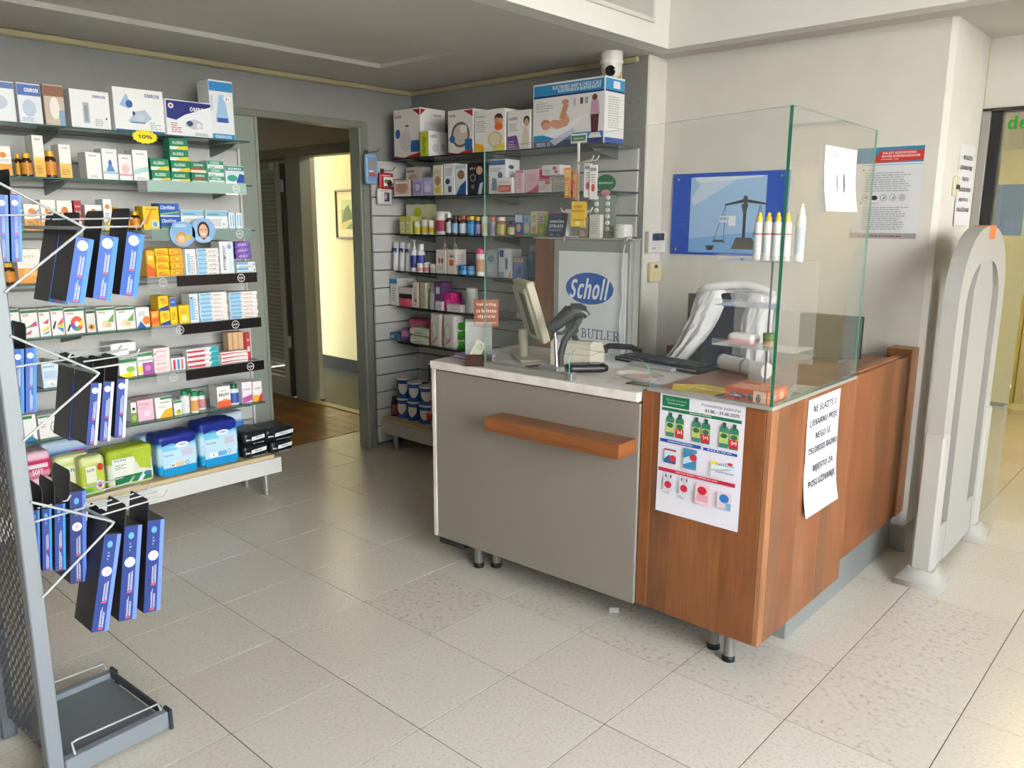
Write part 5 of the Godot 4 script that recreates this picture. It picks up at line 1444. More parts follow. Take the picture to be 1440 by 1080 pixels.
func fill_slat_hooks():
	# goods on hooks at the slat return beside the doorway
	var hooks := [[514, 530, 217, 259, 520, "light blue pouch hanging on slat hook beside the doorway", "#8fb4d8", "r .08 .1 .92 .9 #6c9cd0;e .5 .62 .3 .2 #a98f80;r .2 .25 .8 .38 #c8603a;l .2 .42 .8 .5 1 #e8eef4", 0.03],
		[533, 553, 243, 267, 541, "red card with white panel hanging on slat hook", "#b8283a", "r .25 .2 .98 .75 #ece6e2;e .7 .4 .2 .2 #2a2a2e;e .45 .5 .15 .12 #5a8a4a;l .1 .8 .8 .95 1 #e8b0b0", 0.02],
		[530, 551, 265, 288, 541, "white card with dark figure hanging below red card", "#d8d6d2", "r .4 .2 .8 .75 #2c4474;e .5 .5 .12 .2 #b8a08c;l .1 .82 .7 .94 1 #8a8a8a", 0.02]]
	for e in hooks:
		var xp := -1.705
		var z0 := zu(e[0], xp, 1.7)
		var z1 := zu(e[1], xp, 1.7)
		var zm := (z0 + z1) / 2
		var yt := yv(xp, zm, e[2])
		var yb := yv(xp, zm, e[3])
		var t := thing("hanging_pack", e[5], "package", Vector3(xp, yb, zm), PI / 2)
		var w := absf(z0 - z1)
		var b := MB.new()
		b.soft(Vector3(0, (yt - yb) / 2, 0), Vector3(w, yt - yb, e[8]), 0.009, 6, 0.0, 1, [[2.0, hexc(e[6]).srgb_to_linear()]])
		part("pouch", b, print_mat(0.35), t)
		part("printed_front", draw(e[7], w * 0.9, yt - yb, e[8] / 2 + 0.0005), print_mat(0.35), t)
		var hk := thing("slat_hook", "thin wire hook on slat panel holding " + ("blue pouch" if e[8] > 0.025 else ("red card" if e[2] < 250 else "white card")), "hook", Vector3(-1.744, yt + 0.012, zm))
		var hb := MB.new()
		hb.tube([Vector3(0, 0, 0), Vector3(0.11, 0.0, 0), Vector3(0.135, 0.018, 0)], 0.0025, 6)
		hb.box(Vector3(0.002, 0, 0), Vector3(0.004, 0.03, 0.03), 0.001)
		part("wire", hb, M("#5a5a58", 0.35, 0.7), hk)

# ---------- counter ----------
const TOP := 0.925
const CX := 1.434
const CZ := -0.535
var gf := Transform3D(Basis(Vector3.UP, 0.042), Vector3(0.949, 0, -0.525)) # grey front: x runs left to right, ends at 0

func build_counter():
	var lg := M("#877f75", 0.5)
	# grey laminate cabinet (slightly turned), origin at its right front edge
	var t := thing("counter_cabinet", "grey laminate customer counter front with a cherry wood bag ledge", "counter", Vector3(0.949, 0, -0.525), 0.042)
	bxp("front_panel", Vector3(-1.025, 0.118, -0.022), Vector3(-0.001, 0.884, 0.0), lg, t, 0.0015)
	bxp("carcass_side", Vector3(-1.025, 0.12, -0.55), Vector3(-1.005, 0.884, -0.023), M("#8f8a83", 0.5), t, 0.001)
	bxp("carcass_floor", Vector3(-1.004, 0.12, -0.55), Vector3(-0.001, 0.14, -0.023), M("#7d7973", 0.6), t, 0.001)
	var lb := MB.new()
	lb.box(Vector3(-0.325, 0.728, 0.058), Vector3(0.625, 0.054, 0.115), 0.0012)
	part("bag_ledge", lb, wood_rot(), t)
	for p in [Vector3(-0.84, 0, -0.07), Vector3(-0.78, 0, -0.12), Vector3(-0.25, 0, -0.45)]:
		var l := MB.new()
		l.lathe([Vector2(0.021, 0.022), Vector2(0.019, 0.024), Vector2(0.019, 0.12)], 16, p)
		var leg := part("leg", l, M("#85847f", 0.4, 0.4), t)
		var f := MB.new()
		f.lathe([Vector2(0, 0), Vector2(0.023, 0), Vector2(0.023, 0.012), Vector2(0.019, 0.022)], 16, p)
		part("rubber_foot", f, M("#161616", 0.6), leg)
	bxp("black_foot_rail", Vector3(-1.047, 0.072, -0.5), Vector3(-0.9, 0.117, -0.03), M("#262626", 0.45), t, 0.003)
	# marble worktop with waterfall side
	var wt := thing("marble_worktop", "white marble worktop with waterfall edge on the grey counter", "worktop", Vector3(0.949, 0, -0.525), 0.042)
	bxp("slab", Vector3(-1.047, 0.890, -0.60), Vector3(-0.003, TOP, 0.014), marble, wt, 0.003)
	bxp("waterfall_side", Vector3(-1.047, 0.118, -0.55), Vector3(-1.027, 0.8895, 0.004), marble, wt, 0.002)
	# cherry wood corner cabinet
	var c := thing("wood_counter", "cherry wood corner counter with notices taped on it", "counter")
	bxp("front_panel", Vector3(0.952, 0.122, CZ - 0.02), Vector3(CX - 0.022, 0.936, CZ), wood, c, 0.001)
	bxp("corner_post", Vector3(CX - 0.021, 0.122, CZ - 0.04), Vector3(CX, 0.936, CZ), wood_light(), c, 0.002)
	bxp("side_panel", Vector3(CX - 0.02, 0.122, -1.26), Vector3(CX, 0.936, CZ - 0.041), wood, c, 0.001)
	bxp("side_panel", Vector3(CX - 0.02, 0.2, -1.915), Vector3(CX, 0.945, -1.2615), wood, c, 0.001)
	bxp("end_panel", Vector3(CX - 0.10, 0.2, -2.02), Vector3(CX + 0.006, 0.972, -1.917), wood_light(), c, 0.002)
	bxp("top_board", Vector3(0.955, 0.905, -1.26), Vector3(CX - 0.0215, 0.935, CZ - 0.0215), wood_rot(), c, 0.001)
	bxp("top_board", Vector3(1.1, 0.905, -1.915), Vector3(CX - 0.0215, 0.93, -1.2615), wood_rot(), c, 0.001)
	bxp("top_lip", Vector3(CX - 0.05, 0.9305, -1.915), Vector3(CX - 0.0205, 0.95, -1.34), wood_light(), c, 0.001)
	bxp("inner_panel", Vector3(0.955, 0.12, -1.25), Vector3(0.97, 0.904, CZ - 0.022), wood, c, 0.001)
	bxp("plinth", Vector3(1.2, 0.0, -2.02), Vector3(1.394, 0.2, -0.865), M("#8f9390", 0.4, 0.3), c, 0.002)
	for p in [Vector3(1.305, 0, -0.60), Vector3(1.225, 0, -0.64)]:
		var l := MB.new()
		l.lathe([Vector2(0.021, 0.022), Vector2(0.019, 0.024), Vector2(0.019, 0.122)], 16, p)
		var leg := part("leg", l, M("#85847f", 0.4, 0.4), c)
		var f := MB.new()
		f.lathe([Vector2(0, 0), Vector2(0.023, 0), Vector2(0.023, 0.012), Vector2(0.019, 0.022)], 16, p)
		part("rubber_foot", f, M("#161616", 0.6), leg)
	var cl := thing("floor_clip", "small clear plastic clip lying on the floor under the counter", "clip")
	var q := on_y(863, 861, 0.0)
	var cb := MB.new()
	cb.at(Transform3D(Basis(Vector3.UP, 0.7), q)).box(Vector3(0, 0.012, 0), Vector3(0.04, 0.024, 0.015), 0.003)
	part("clip_body", cb, glass("#c9c7c2", 0.5, 0.2), cl)
	build_screen()
	build_notices()
	build_desk_things()

var _wr: StandardMaterial3D
var _wl: StandardMaterial3D
func wood_rot() -> StandardMaterial3D:
	if _wr == null:
		_wr = StandardMaterial3D.new()
		var img: Image = wood.albedo_texture.get_image().duplicate()
		img.clear_mipmaps()
		img.rotate_90(CLOCKWISE)
		img.generate_mipmaps()
		_wr.albedo_texture = ImageTexture.create_from_image(img)
		_wr.roughness = 0.33
	return _wr
func wood_light() -> StandardMaterial3D:
	if _wl == null:
		_wl = StandardMaterial3D.new()
		_wl.albedo_texture = wood_texture(8, hexc("#a06a42"), 0.05)
		_wl.roughness = 0.38
	return _wl

func rounded_hole_pane(x0: float, x1: float, y0: float, yl: float, yr: float, h0: float, h1: float, ht: float, r: float) -> PackedVector2Array:
	var o := PackedVector2Array([Vector2(x0, y0), Vector2(h0, y0)])
	for k in 7:
		var a := PI - k * PI / 12
		o.append(Vector2(h0 + r + cos(a) * r, ht - r + sin(a) * r))
	for k in 7:
		var a := PI / 2 - k * PI / 12
		o.append(Vector2(h1 - r + cos(a) * r, ht - 0.012 - r + sin(a) * r))
	o.append_array(PackedVector2Array([Vector2(h1, y0), Vector2(x1, y0), Vector2(x1, yr), Vector2(x0, yl)]))
	return o

func build_screen():
	var t := thing("sneeze_guard", "clear glass sneeze guard with green edges around the counter corner", "glass screen")
	var xl := 0.198
	var xr := CX - 0.008
	var zf := CZ + 0.004
	var y0 := 0.948
	var b := MB.new()
	var pts := rounded_hole_pane(xl, xr, y0, 1.795, 1.852, 0.632, 0.985, 1.055, 0.055)
	b.at(Transform3D(Basis(Vector3.UP, 0.02), Vector3(xr, 0, zf)))
	var loc := PackedVector2Array()
	for p in pts:
		loc.append(p - Vector2(xr, 0))
	b.prism(loc, -0.008, 0.0, false, true)
	part("front_pane", b, clear_glass, t)
	var e := MB.new()
	e.at(Transform3D(Basis(Vector3.UP, 0.02), Vector3(xr, 0, zf)))
	e.prism(loc, -0.008, 0.0, true, false)
	part("front_pane_edge", e, glass("#4f9a86", 0.7, 0.1), t)
	var s := MB.new()
	var sp := PackedVector2Array([Vector2(0, y0), Vector2(0.72, y0 + 0.01), Vector2(0.72, 1.84), Vector2(0, 1.852)])
	s.at(Transform3D(Basis(Vector3.UP, PI / 2), Vector3(CX - 0.008, 0, CZ + 0.004)))
	s.prism(sp, 0.0, 0.008, false, true)
	part("side_pane", s, clear_glass, t)
	var se := MB.new()
	se.at(Transform3D(Basis(Vector3.UP, PI / 2), Vector3(CX - 0.008, 0, CZ + 0.004)))
	se.prism(sp, 0.0, 0.008, true, false)
	part("side_pane_edge", se, glass("#4f9a86", 0.7, 0.1), t)
	bxp("corner_seam", Vector3(CX - 0.0095, y0, CZ + 0.0045), Vector3(CX + 0.0005, 1.852, CZ + 0.0065), M("#2a6a54", 0.2), t, 0.0)
	# bottom steel channels
	bxp("steel_channel", Vector3(0.975, 0.937, CZ - 0.02), Vector3(CX + 0.004, 0.949, CZ + 0.012), M("#b4b4ae", 0.35, 0.5), t, 0.001)
	bxp("steel_channel", Vector3(CX - 0.022, 0.937, -1.255), Vector3(CX + 0.004, 0.949, CZ - 0.0205), M("#b4b4ae", 0.35, 0.5), t, 0.001)
	var ch := MB.new()
	ch.at(gf).box(Vector3(-0.535, TOP + 0.012, -0.018), Vector3(0.43, 0.024, 0.022), 0.001)
	part("steel_channel", ch, M("#9c9a94", 0.35, 0.5), t)
	var cp := MB.new()
	cp.at(gf).box(Vector3(-0.312, TOP + 0.016, -0.018), Vector3(0.022, 0.03, 0.036), 0.003)
	part("glass_clamp", cp, chrome, t)

func sheet(nm: String, lab: String, cat: String, pos: Vector3, turn: float, w: float, h: float, ops: String, base := "#eceef2", curl := 0.0, rough := 0.6) -> Node3D:
	var t := thing(nm, lab, cat, pos, turn)
	var b := MB.new()
	var n := 10
	for k in n:
		var y0 := h * k / n
		var y1 := h * (k + 1) / n
		var z0 := curl * pow(1.0 - float(k) / n, 2.5)
		var z1 := curl * pow(1.0 - float(k + 1) / n, 2.5)
		var nn := Vector3(0, (z0 - z1), y1 - y0).normalized()
		b.quad(Vector3(-w / 2, y0, z0), Vector3(w / 2, y0, z0), Vector3(w / 2, y1, z1), Vector3(-w / 2, y1, z1), nn)
		b.quad(Vector3(-w / 2, y0, z0 - 0.0006), Vector3(w / 2, y0, z0 - 0.0006), Vector3(w / 2, y1, z1 - 0.0006), Vector3(-w / 2, y1, z1 - 0.0006), -nn)
	part("paper", b, M(base, rough), t)
	if ops:
		var q := draw(ops, w, h, 0.0003)
		for k in q.v.size():
			var p := q.v[k]
			q.v[k] = p + Vector3(0, 0, curl * pow(clampf(1.0 - p.y / h, 0.0, 1.0), 2.5) + (0.0004 + curl * 0.08 if curl > 0.0 else 0.0))
		part("print", q, print_mat(0.6), t)
	return t

func build_notices():
	# promotional poster on the wood front
	var bot := ""
	for k in [[0.14, 0.0], [0.26, 1.0], [0.46, 0.0], [0.575, 1.0], [0.785, 0.0], [0.9, 1.0]]:
		var x: float = k[0]
		var y := 0.735
		var g := "#2f7a5c" if k[1] > 0 else "#35836a"
		bot += ";r %f %f %f %f %s" % [x - 0.05, y - 0.085, x + 0.05, y + 0.06, g]
		bot += ";e %f %f .05 .03 %s;r %f %f %f %f #24584a;r %f %f %f %f #b9c46a;e %f %f .04 .02 #2a6a4a" % [x, y + 0.06, g, x - 0.02, y + 0.075, x + 0.02, y + 0.115, x - 0.05, y - 0.05, x + 0.05, y + 0.035, x, y + 0.01]
		if k[1] > 0:
			bot += ";r %f %f %f %f #c8202c;t %f %f .03 .06 #ffffff b 1+1" % [x - 0.048, y - 0.075, x + 0.048, y - 0.01, x, y - 0.035]
	var ops := "r .03 .895 .36 .985 #12704a;t .2 .952 .02 .24 #7fc0a0 b ljekarna;t .2 .925 .014 .2 #bfe0d0 b ZDRAVLJE;t .73 .955 .03 .44 #5a5a66 n Promotivna pakiranja;t .75 .915 .026 .4 #4a4a55 b 01.06. - 21.06.2020.;r .03 .86 .97 .885 #0f7048;t .5 .8725 .013 .26 #cfe8dc b PROMOTIVNA PAKIRANJA" + bot
	ops += ";r .03 .60 .53 .628 #1d4aa0;t .28 .614 .014 .3 #d5e0f2 b DERMOKOZMETIKA;r .56 .60 .95 .622 #1d4aa0;t .75 .611 .011 .28 #d5e0f2 b NJEGA"
	ops += ";r .09 .43 .24 .56 #c9dcea;r .09 .535 .24 .55 #b8303c;p #2c5f94 .09 .43 .24 .43 .24 .47 .15 .5 .09 .46;e .2 .475 .045 .028 #c8303c;r .33 .42 .49 .585 #3f86b4;p #bcd8ea .33 .5 .49 .56 .49 .5 .33 .45;e .45 .52 .045 .03 #c8303c;e .7 .5 .05 .03 #f0d828;p #dde2e8 .66 .5 .94 .54 .94 .5 .66 .46;t .82 .515 .02 .2 #5a6fb0 b calcium;p #dde2e8 .66 .45 .94 .49 .94 .44 .66 .41;t .82 .455 .02 .2 #5a6fb0 b calcium;e .88 .53 .03 .012 #c8303c"
	ops += ";r .03 .355 .95 .385 #c01c3c;t .5 .37 .014 .5 #f2c8d0 b NJEGA KOSE I KOSE GLAVE"
	ops += ";r .1 .2 .155 .31 #d8dade;r .165 .2 .22 .31 #d8dade;r .12 .31 .14 .335 #6a6a70;r .18 .31 .2 .335 #6a6a70;e .16 .25 .045 .03 #c8203c;l .09 .165 .22 .19 2 #8a8a92;r .3 .2 .355 .31 #d8dade;r .365 .2 .42 .31 #d8dade;r .32 .31 .34 .335 #6a6a70;r .38 .31 .4 .335 #6a6a70;e .36 .25 .045 .03 #c8203c;l .29 .165 .42 .19 2 #8a8a92"
	ops += ";r .5 .16 .67 .32 #ecc0c8;r .52 .18 .65 .24 #dca0ac;e .58 .27 .055 .035 #c8203c;r .76 .17 .92 .3 #e4ccd6;r .86 .16 .92 .22 #78b4c8;e .84 .25 .055 .035 #2a7ac0"
	sheet("promotion_poster", "promotional poster of green bottles taped to the wood counter front", "poster", Vector3(1.184, 0.508, CZ + 0.0012), 0.0, 0.318, 0.428, ops, "#e6e3ec", 0.004)
	var zs := PI / 2
	sheet("paper_notice", "white paper notice in large capitals taped high on the wood counter side", "notice", Vector3(CX + 0.0022, 0.69, -0.956), zs, 0.288, 0.234, "t .52 .84 .1 .72 #23262e b NE ULAZITE U;r .2 .775 .88 .782 #23262e;t .5 .615 .125 .86 #23262e b LJEKARNU PRIJE;t .5 .41 .1 .46 #23262e b NEGO SE;t .52 .2 .1 .9 #23262e b OSLOBODI RADNO", "#e8eaf2", 0.004)
	sheet("paper_notice", "white paper notice taped below the upper notice on the counter side", "notice", Vector3(CX + 0.0012, 0.502, -0.968), zs, 0.296, 0.2, "t .55 .8 .15 .62 #23262e b MJESTO ZA;t .53 .55 .19 .82 #23262e b POSLUŽIVANJE", "#e6e8f0", 0.02)
	# bright sheet on the glass side pane
	sheet("paper_sheet", "white paper sheet taped on the glass side pane with curled corner", "notice", Vector3(CX + 0.0012, 1.553, -0.925), zs, 0.275, 0.205, "t .5 .86 .05 .6 #b9bcc2 b OBAVIJEST;e .38 .45 .02 .14 #8f8f96;e .6 .45 .03 .16 #7a7a82;l .2 .08 .8 .2 3 #c4c6cc", "#f4f5f7", 0.018)
	# infection poster on the wall
	var a := on_z(1228, 208, -2.04)
	var c2 := on_z(1288, 336, -2.04)
	var l0 := on_z(1196, 336, -2.04)
	var w := c2.x - l0.x
	var h := a.y - c2.y
	sheet("information_poster", "printed disease information poster with blue and red header on the wall", "poster", Vector3((l0.x + c2.x) / 2, c2.y, -2.0385), 0.0, w, h, "r 0 .83 1 1 #3d7fa8;p #c23a32 .22 .83 1 .85 1 .96 .35 .96;t .64 .935 .024 .5 #f2dedb b BOLEST UZROKOVANA;t .66 .9 .024 .56 #f2dedb b NOVIM KORONAVIRUSOM;t .5 .867 .014 .26 #f2dedb b (COVID-19);r .1 .805 1 .812 #7f9fb8;e .12 .76 .014 .012 #c23a32;t .24 .76 .015 .12 #c23a32 b Upute;l .16 .52 .86 .74 9 #a3a4a9;o .18 .45 .05 .006 #4a4a50;e .32 .45 .05 .026 #2a2a2e;o .46 .45 .05 .006 #4a4a50;o .6 .45 .05 .006 #4a4a50;o .74 .45 .05 .006 #4a4a50;p #4a4a50 .15 .44 .2 .47 .21 .45;p #4a4a50 .44 .43 .49 .47 .48 .44;p #4a4a50 .58 .43 .63 .47 .62 .44;r .72 .43 .73 .47 #4a4a50;r .75 .43 .76 .47 #4a4a50;e .12 .395 .014 .012 #c23a32;t .28 .39 .015 .2 #c23a32 b Preporuke;l .16 .1 .86 .36 11 #a3a4a9;r 0 0 1 .06 #a09a9c;l .1 .02 .8 .045 1 #7a3c40", "#d8d9dc")
	# notice on the return wall beside the entrance
	sheet("paper_notice", "tall white paper notice with bold capitals beside the entrance glass", "notice", Vector3(1.4516, 1.505, -2.415), zs, 0.262, 0.365, "t .55 .84 .05 .6 #2c2d33 b NE ULAZITE U;t .5 .71 .062 .8 #2c2d33 b LJEKARNU PRIJE;t .5 .58 .05 .4 #2c2d33 b NEGO SE;t .5 .45 .05 .8 #2c2d33 b OSLOBODI RADNO;t .5 .32 .05 .6 #2c2d33 b MJESTO ZA;t .5 .2 .075 .8 #2c2d33 b POSLUŽIVANJE", "#e2e1e2", 0.006)
	# switch next to it
	var sp := on_x(1343, 263, 1.45)
	var sw := thing("wall_switch", "small cream wall switch with dark rocker beside the tall notice", "switch", Vector3(1.451, sp.y - 0.04, maxf(sp.z, -2.26)), zs)
	bxp("plate", Vector3(-0.04, 0, 0), Vector3(0.04, 0.085, 0.008), M("#d8d2b8", 0.5), sw)
	bxp("rocker", Vector3(-0.01, 0.03, 0.0085), Vector3(0.025, 0.05, 0.016), M("#4a4642", 0.5), sw)
	# backlit niche picture of a pharmacy balance
	var s0 := on_z(948, 247, -2.04)
	var s1 := on_z(1105, 357, -2.04)
	var pw := s1.x - s0.x
	var ph := 0.42
	var bp := thing("balance_picture", "blue acrylic panel with a pale window showing an old pharmacy balance", "picture", Vector3((s0.x + s1.x) / 2, 1.348, -2.0385))
	bxp("acrylic_panel", Vector3(-pw / 2, 0, 0), Vector3(pw / 2, ph, 0.006), M("#124ec0", 0.15), bp, 0.001)
	part("printed_view", draw("r .17 .03 .82 .95 #a9cdf2;p #cfe4fa .2 .6 .62 .95 .3 .95 .18 .7;p #e2f0fc .24 .88 .78 .93 .8 .95 .2 .95;p #86b4ea .17 .03 .82 .03 .82 .3 .17 .2;p #3a3f48 .64 .66 .665 .66 .665 .16 .64 .16;p #3a3f48 .48 .6 .65 .64 .82 .61 .82 .63 .65 .68 .48 .62;e .652 .68 .02 .04 #4a4f58;p #4a5058 .62 .62 .68 .62 .66 .5 .64 .5;p #4f555c .57 .17 .74 .17 .72 .22 .59 .22;p #5f5a52 .55 .08 .8 .08 .8 .18 .58 .18;p #3f5a66 .38 .16 .5 .16 .48 .19 .4 .19;p #4a5058 .395 .19 .4 .19 .49 .6 .485 .6;p #4a5058 .48 .19 .485 .19 .49 .6 .486 .6;p #4a5058 .73 .24 .735 .24 .78 .6 .775 .6;p #4a5058 .82 .24 .815 .24 .78 .6 .784 .6;r .33 .09 .4 .12 #4f535a;e .365 .08 .03 .02 #3a3f48;r .44 .4 .58 .43 #d8e8f8;r .52 .36 .58 .48 #f4f8fc;r .44 .46 .52 .48 #d8e8f8", pw, ph, 0.0064), print_mat(0.2), bp)
	for e in [[-0.44, 0.93], [-0.44, 0.06], [0.44, 0.93], [0.44, 0.06]]:
		var st := MB.new()
		st.at(Transform3D(Basis(Vector3.RIGHT, PI / 2), Vector3(e[0] * pw, e[1] * ph, 0.006))).lathe([Vector2(0.008, 0), Vector2(0.008, 0.006), Vector2(0, 0.007)], 12)
		part("standoff_screw", st, chrome, bp)

func build_wall_fittings():
	# ceiling dome camera
	var dc := thing("dome_camera", "white ceiling security camera with black lens above the scale carton", "camera", Vector3(-0.055, 2.36, -1.70))
	var b := MB.new()
	b.lathe([Vector2(0, 0), Vector2(0.056, 0), Vector2(0.056, -0.04), Vector2(0.06, -0.042), Vector2(0.058, -0.06)], 24)
	part("mount", b, M("#e2dfd6", 0.4), dc)
	b = MB.new()
	b.lathe([Vector2(0.054, -0.06), Vector2(0.052, -0.085), Vector2(0.045, -0.11), Vector2(0.03, -0.13), Vector2(0.0, -0.138)], 24, Vector3.ZERO, true)
	part("ball", b, M("#dedbd2", 0.35), dc)
	var d := (EYE + Vector3(-0.5, 0.0, 0.2) - Vector3(-0.055, 2.27, -1.70)).normalized()
	var lens := MB.new()
	var z := d
	var x := Vector3.UP.cross(z).normalized()
	lens.at(Transform3D(Basis(x, z, x.cross(z)), Vector3(0, -0.088, 0) + d * 0.036)).lathe([Vector2(0.026, 0), Vector2(0.026, 0.016), Vector2(0.02, 0.019), Vector2(0, 0.017)], 20)
	part("lens", lens, M("#0c0c0e", 0.1), dc)
	# air grille in the soffit
	var g := thing("air_grille", "white louvred air grille in the raised ceiling soffit", "air vent", Vector3(0.2, 2.475, -1.655), PI / 2)
	for e in [[-0.02, 0, 0.0, 0.3], [0.98, 0, 1.0, 0.3], [-0.02, -0.02, 1.0, 0.0], [-0.02, 0.3, 1.0, 0.32]]:
		bxp("frame", Vector3(-e[2], e[1], 0.0), Vector3(-e[0], e[3], 0.014), M("#dcd9d0", 0.5), g)
	for k in 44:
		var lv := MB.new()
		lv.at(Transform3D(Basis(Vector3.UP, 0.5), Vector3(-0.011 - k * 0.0222, 0.15, 0.008))).box(Vector3.ZERO, Vector3(0.0025, 0.3, 0.012))
		part("louvre", lv, M("#d2cfc6", 0.5), g)
	# intercom and thermostat on the pillar side (x = 0.06 face)
	var p0 := on_x(907, 326, 0.065)
	var ic := thing("intercom", "white wall intercom with dark screen on the pillar", "intercom", Vector3(0.061, 1.353, -1.962), PI / 2)
	bxp("housing", Vector3(-0.08, 0, 0), Vector3(0.08, 0.116, 0.03), M("#d9d5c9", 0.4), ic, 0.004)
	bxp("screen", Vector3(-0.052, 0.066, 0.0302), Vector3(0.066, 0.104, 0.032), M("#20242e", 0.1), ic, 0.001)
	bxp("button", Vector3(-0.05, 0.02, 0.0302), Vector3(-0.02, 0.03, 0.033), M("#a8a498", 0.4), ic, 0.001)
	var th := thing("thermostat", "cream thermostat with small display on the pillar below the intercom", "thermostat", Vector3(0.061, 1.196, -1.972), PI / 2)
	bxp("housing", Vector3(-0.055, 0, 0), Vector3(0.05, 0.105, 0.025), M("#cfc59c", 0.45), th, 0.004)
	bxp("display", Vector3(-0.02, 0.075, 0.0252), Vector3(0.01, 0.092, 0.0265), M("#2a2c28", 0.2), th, 0.0005)
	bxp("dial", Vector3(0.0505, 0.02, 0.005), Vector3(0.066, 0.055, 0.02), M("#bdb48e", 0.45), th, 0.002)

func desk(u: float, v: float) -> Vector3:
	return on_y(u, v, TOP)

func build_desk_things():
	var Y := TOP + 0.0006
	# clear tip box with banknote
	var tb := thing("collection_box", "clear acrylic collection box with smoked base on the marble corner", "box", Vector3(0.128, Y, -0.545), 0.75)
	var dark := glass("#3a2018", 0.86, 0.08)
	for e in [[-0.055, -0.055, 0.055, -0.052], [-0.055, 0.052, 0.055, 0.055], [-0.055, -0.052, -0.052, 0.052], [0.052, -0.052, 0.055, 0.052]]:
		bxp("clear_wall", Vector3(e[0], 0.05, e[1]), Vector3(e[2], 0.185, e[3]), glass("#e8ece8", 0.14), tb, 0.0)
		bxp("smoked_wall", Vector3(e[0], 0.0, e[1]), Vector3(e[2], 0.05, e[3]), dark, tb, 0.0)
	bxp("floor_plate", Vector3(-0.052, 0, -0.052), Vector3(0.052, 0.004, 0.052), M("#2a1812", 0.3), tb, 0.0)
	var card := MB.new()
	card.box(Vector3(0.03, 0.21, -0.05), Vector3(0.105, 0.115, 0.004), 0.001)
	part("header_card", card, M("#9a5a3c", 0.5), tb)
	var hc := MB.new()
	hc.at(Transform3D(Basis.IDENTITY, Vector3(0.03, 0.152, -0.0478)))
	part("header_print", draw("t .5 .82 .14 .8 #ecd8c8 b Vaš prilog;t .5 .6 .14 .8 #ecd8c8 b za bolesnu;t .5 .38 .14 .7 #ecd8c8 b djecu;t .5 .16 .1 .8 #d8b8a4 b Hvala Vam", 0.105, 0.115, 0.0, hc), print_mat(), tb)
	var bn := thing("banknote", "folded pale banknote standing in the acrylic collection box", "banknote", Vector3(0.13, Y + 0.012, -0.54))
	var nb := MB.new()
	nb.at(Transform3D(Basis(Vector3.UP, 0.75) * Basis(Vector3.BACK, -0.5), Vector3(0.0, 0.045, 0.01))).box(Vector3.ZERO, Vector3(0.042, 0.09, 0.002), 0.0003)
	part("paper", nb, M("#d8cfae", 0.7), bn)
	var np := MB.new()
	np.at(Transform3D(Basis(Vector3.UP, 0.75) * Basis(Vector3.BACK, -0.5), Vector3(0.0, 0.045, 0.01)))
	draw("r .1 -.4 .9 .42 #c9b88e;e .5 .2 .3 .12 #8fb48a;e .5 -.2 .3 .1 #c89a7a;t .5 .36 .08 .3 #6a5a48 b 10", 0.042, 0.09, 0.0012, np)
	part("print", np, print_mat(), bn)
	# leaflets left of the box
	for k in 4:
		var lf := thing("leaflet", "violet and white leaflet in the small stack behind the collection box", "leaflet", Vector3(0.035 + k * 0.002, Y + k * 0.0065, -0.60 - k * 0.003), 0.1 + k * 0.03)
		bxp("paper", Vector3(-0.075, 0, -0.05), Vector3(0.075, 0.006, 0.05), M(["#cfcad8", "#8a7aa8", "#d8d4e0", "#a08ab8"][k], 0.5), lf, 0.0006)
	# monitor seen from the side and behind
	var m := thing("desk_monitor", "beige flat monitor seen from its vented back edge on the counter", "monitor", Vector3(0.195, Y, -0.80), 0.0)
	var sn := Vector3(CR.x, 0, CR.z).normalized() * 0.975 + Vector3(CF.x, 0, CF.z).normalized() * 0.22
	var my := atan2(sn.x, sn.z)
	var tilt := Basis(Vector3.UP, my) * Basis(Vector3.RIGHT, -0.3)
	var mb := MB.new()
	mb.at(Transform3D(tilt, Vector3(0, 0.215, 0))).box(Vector3.ZERO, Vector3(0.26, 0.27, 0.035), 0.005)
	mb.box(Vector3(0, 0, -0.022), Vector3(0.21, 0.22, 0.02), 0.006)
	part("housing", mb, M("#c9c3a9", 0.5), m)
	var vn := MB.new()
	vn.at(Transform3D(tilt, Vector3(0, 0.215, 0)))
	for k in 22:
		vn.box(Vector3(-0.06, -0.09 + k * 0.0085, -0.0325), Vector3(0.09, 0.0045, 0.003))
	part("vent_slots", vn, M("#3a382c", 0.7), m)
	var ms := MB.new()
	ms.at(Transform3D(tilt, Vector3(0, 0.215, 0))).box(Vector3(0, 0, 0.0155), Vector3(0.235, 0.235, 0.002))
	part("screen", ms, M("#20242a", 0.15), m)
	var mf := MB.new()
	mf.at(Transform3D(Basis(Vector3.UP, my), Vector3.ZERO)).box(Vector3(0, 0.006, 0), Vector3(0.2, 0.012, 0.14), 0.004)
	mf.tube([Vector3(0, 0.012, -0.03), Vector3(0, 0.13, -0.035)], 0.02, 10)
	part("stand", mf, M("#b3ae97", 0.5), m)
	# label printer behind the scanner
	var pr := thing("label_printer", "off-white desktop label printer behind the barcode scanner", "printer", Vector3(0.42, Y, -0.845), 0.25)
	var pb := MB.new()
	pb.at(Transform3D(Basis(Vector3.UP, PI / 2), Vector3(-0.09, 0, 0)))
	pb.prism(PackedVector2Array([Vector2(-0.08, 0), Vector2(0.08, 0), Vector2(0.08, 0.05), Vector2(0.05, 0.09), Vector2(-0.06, 0.105), Vector2(-0.08, 0.095)]), 0.0, 0.18)
	part("housing", pb, M("#cfcab8", 0.5), pr)
	bxp("paper_slot", Vector3(-0.07, 0.098, 0.0), Vector3(0.07, 0.1, 0.03), M("#3a3833", 0.6), pr, 0.0)
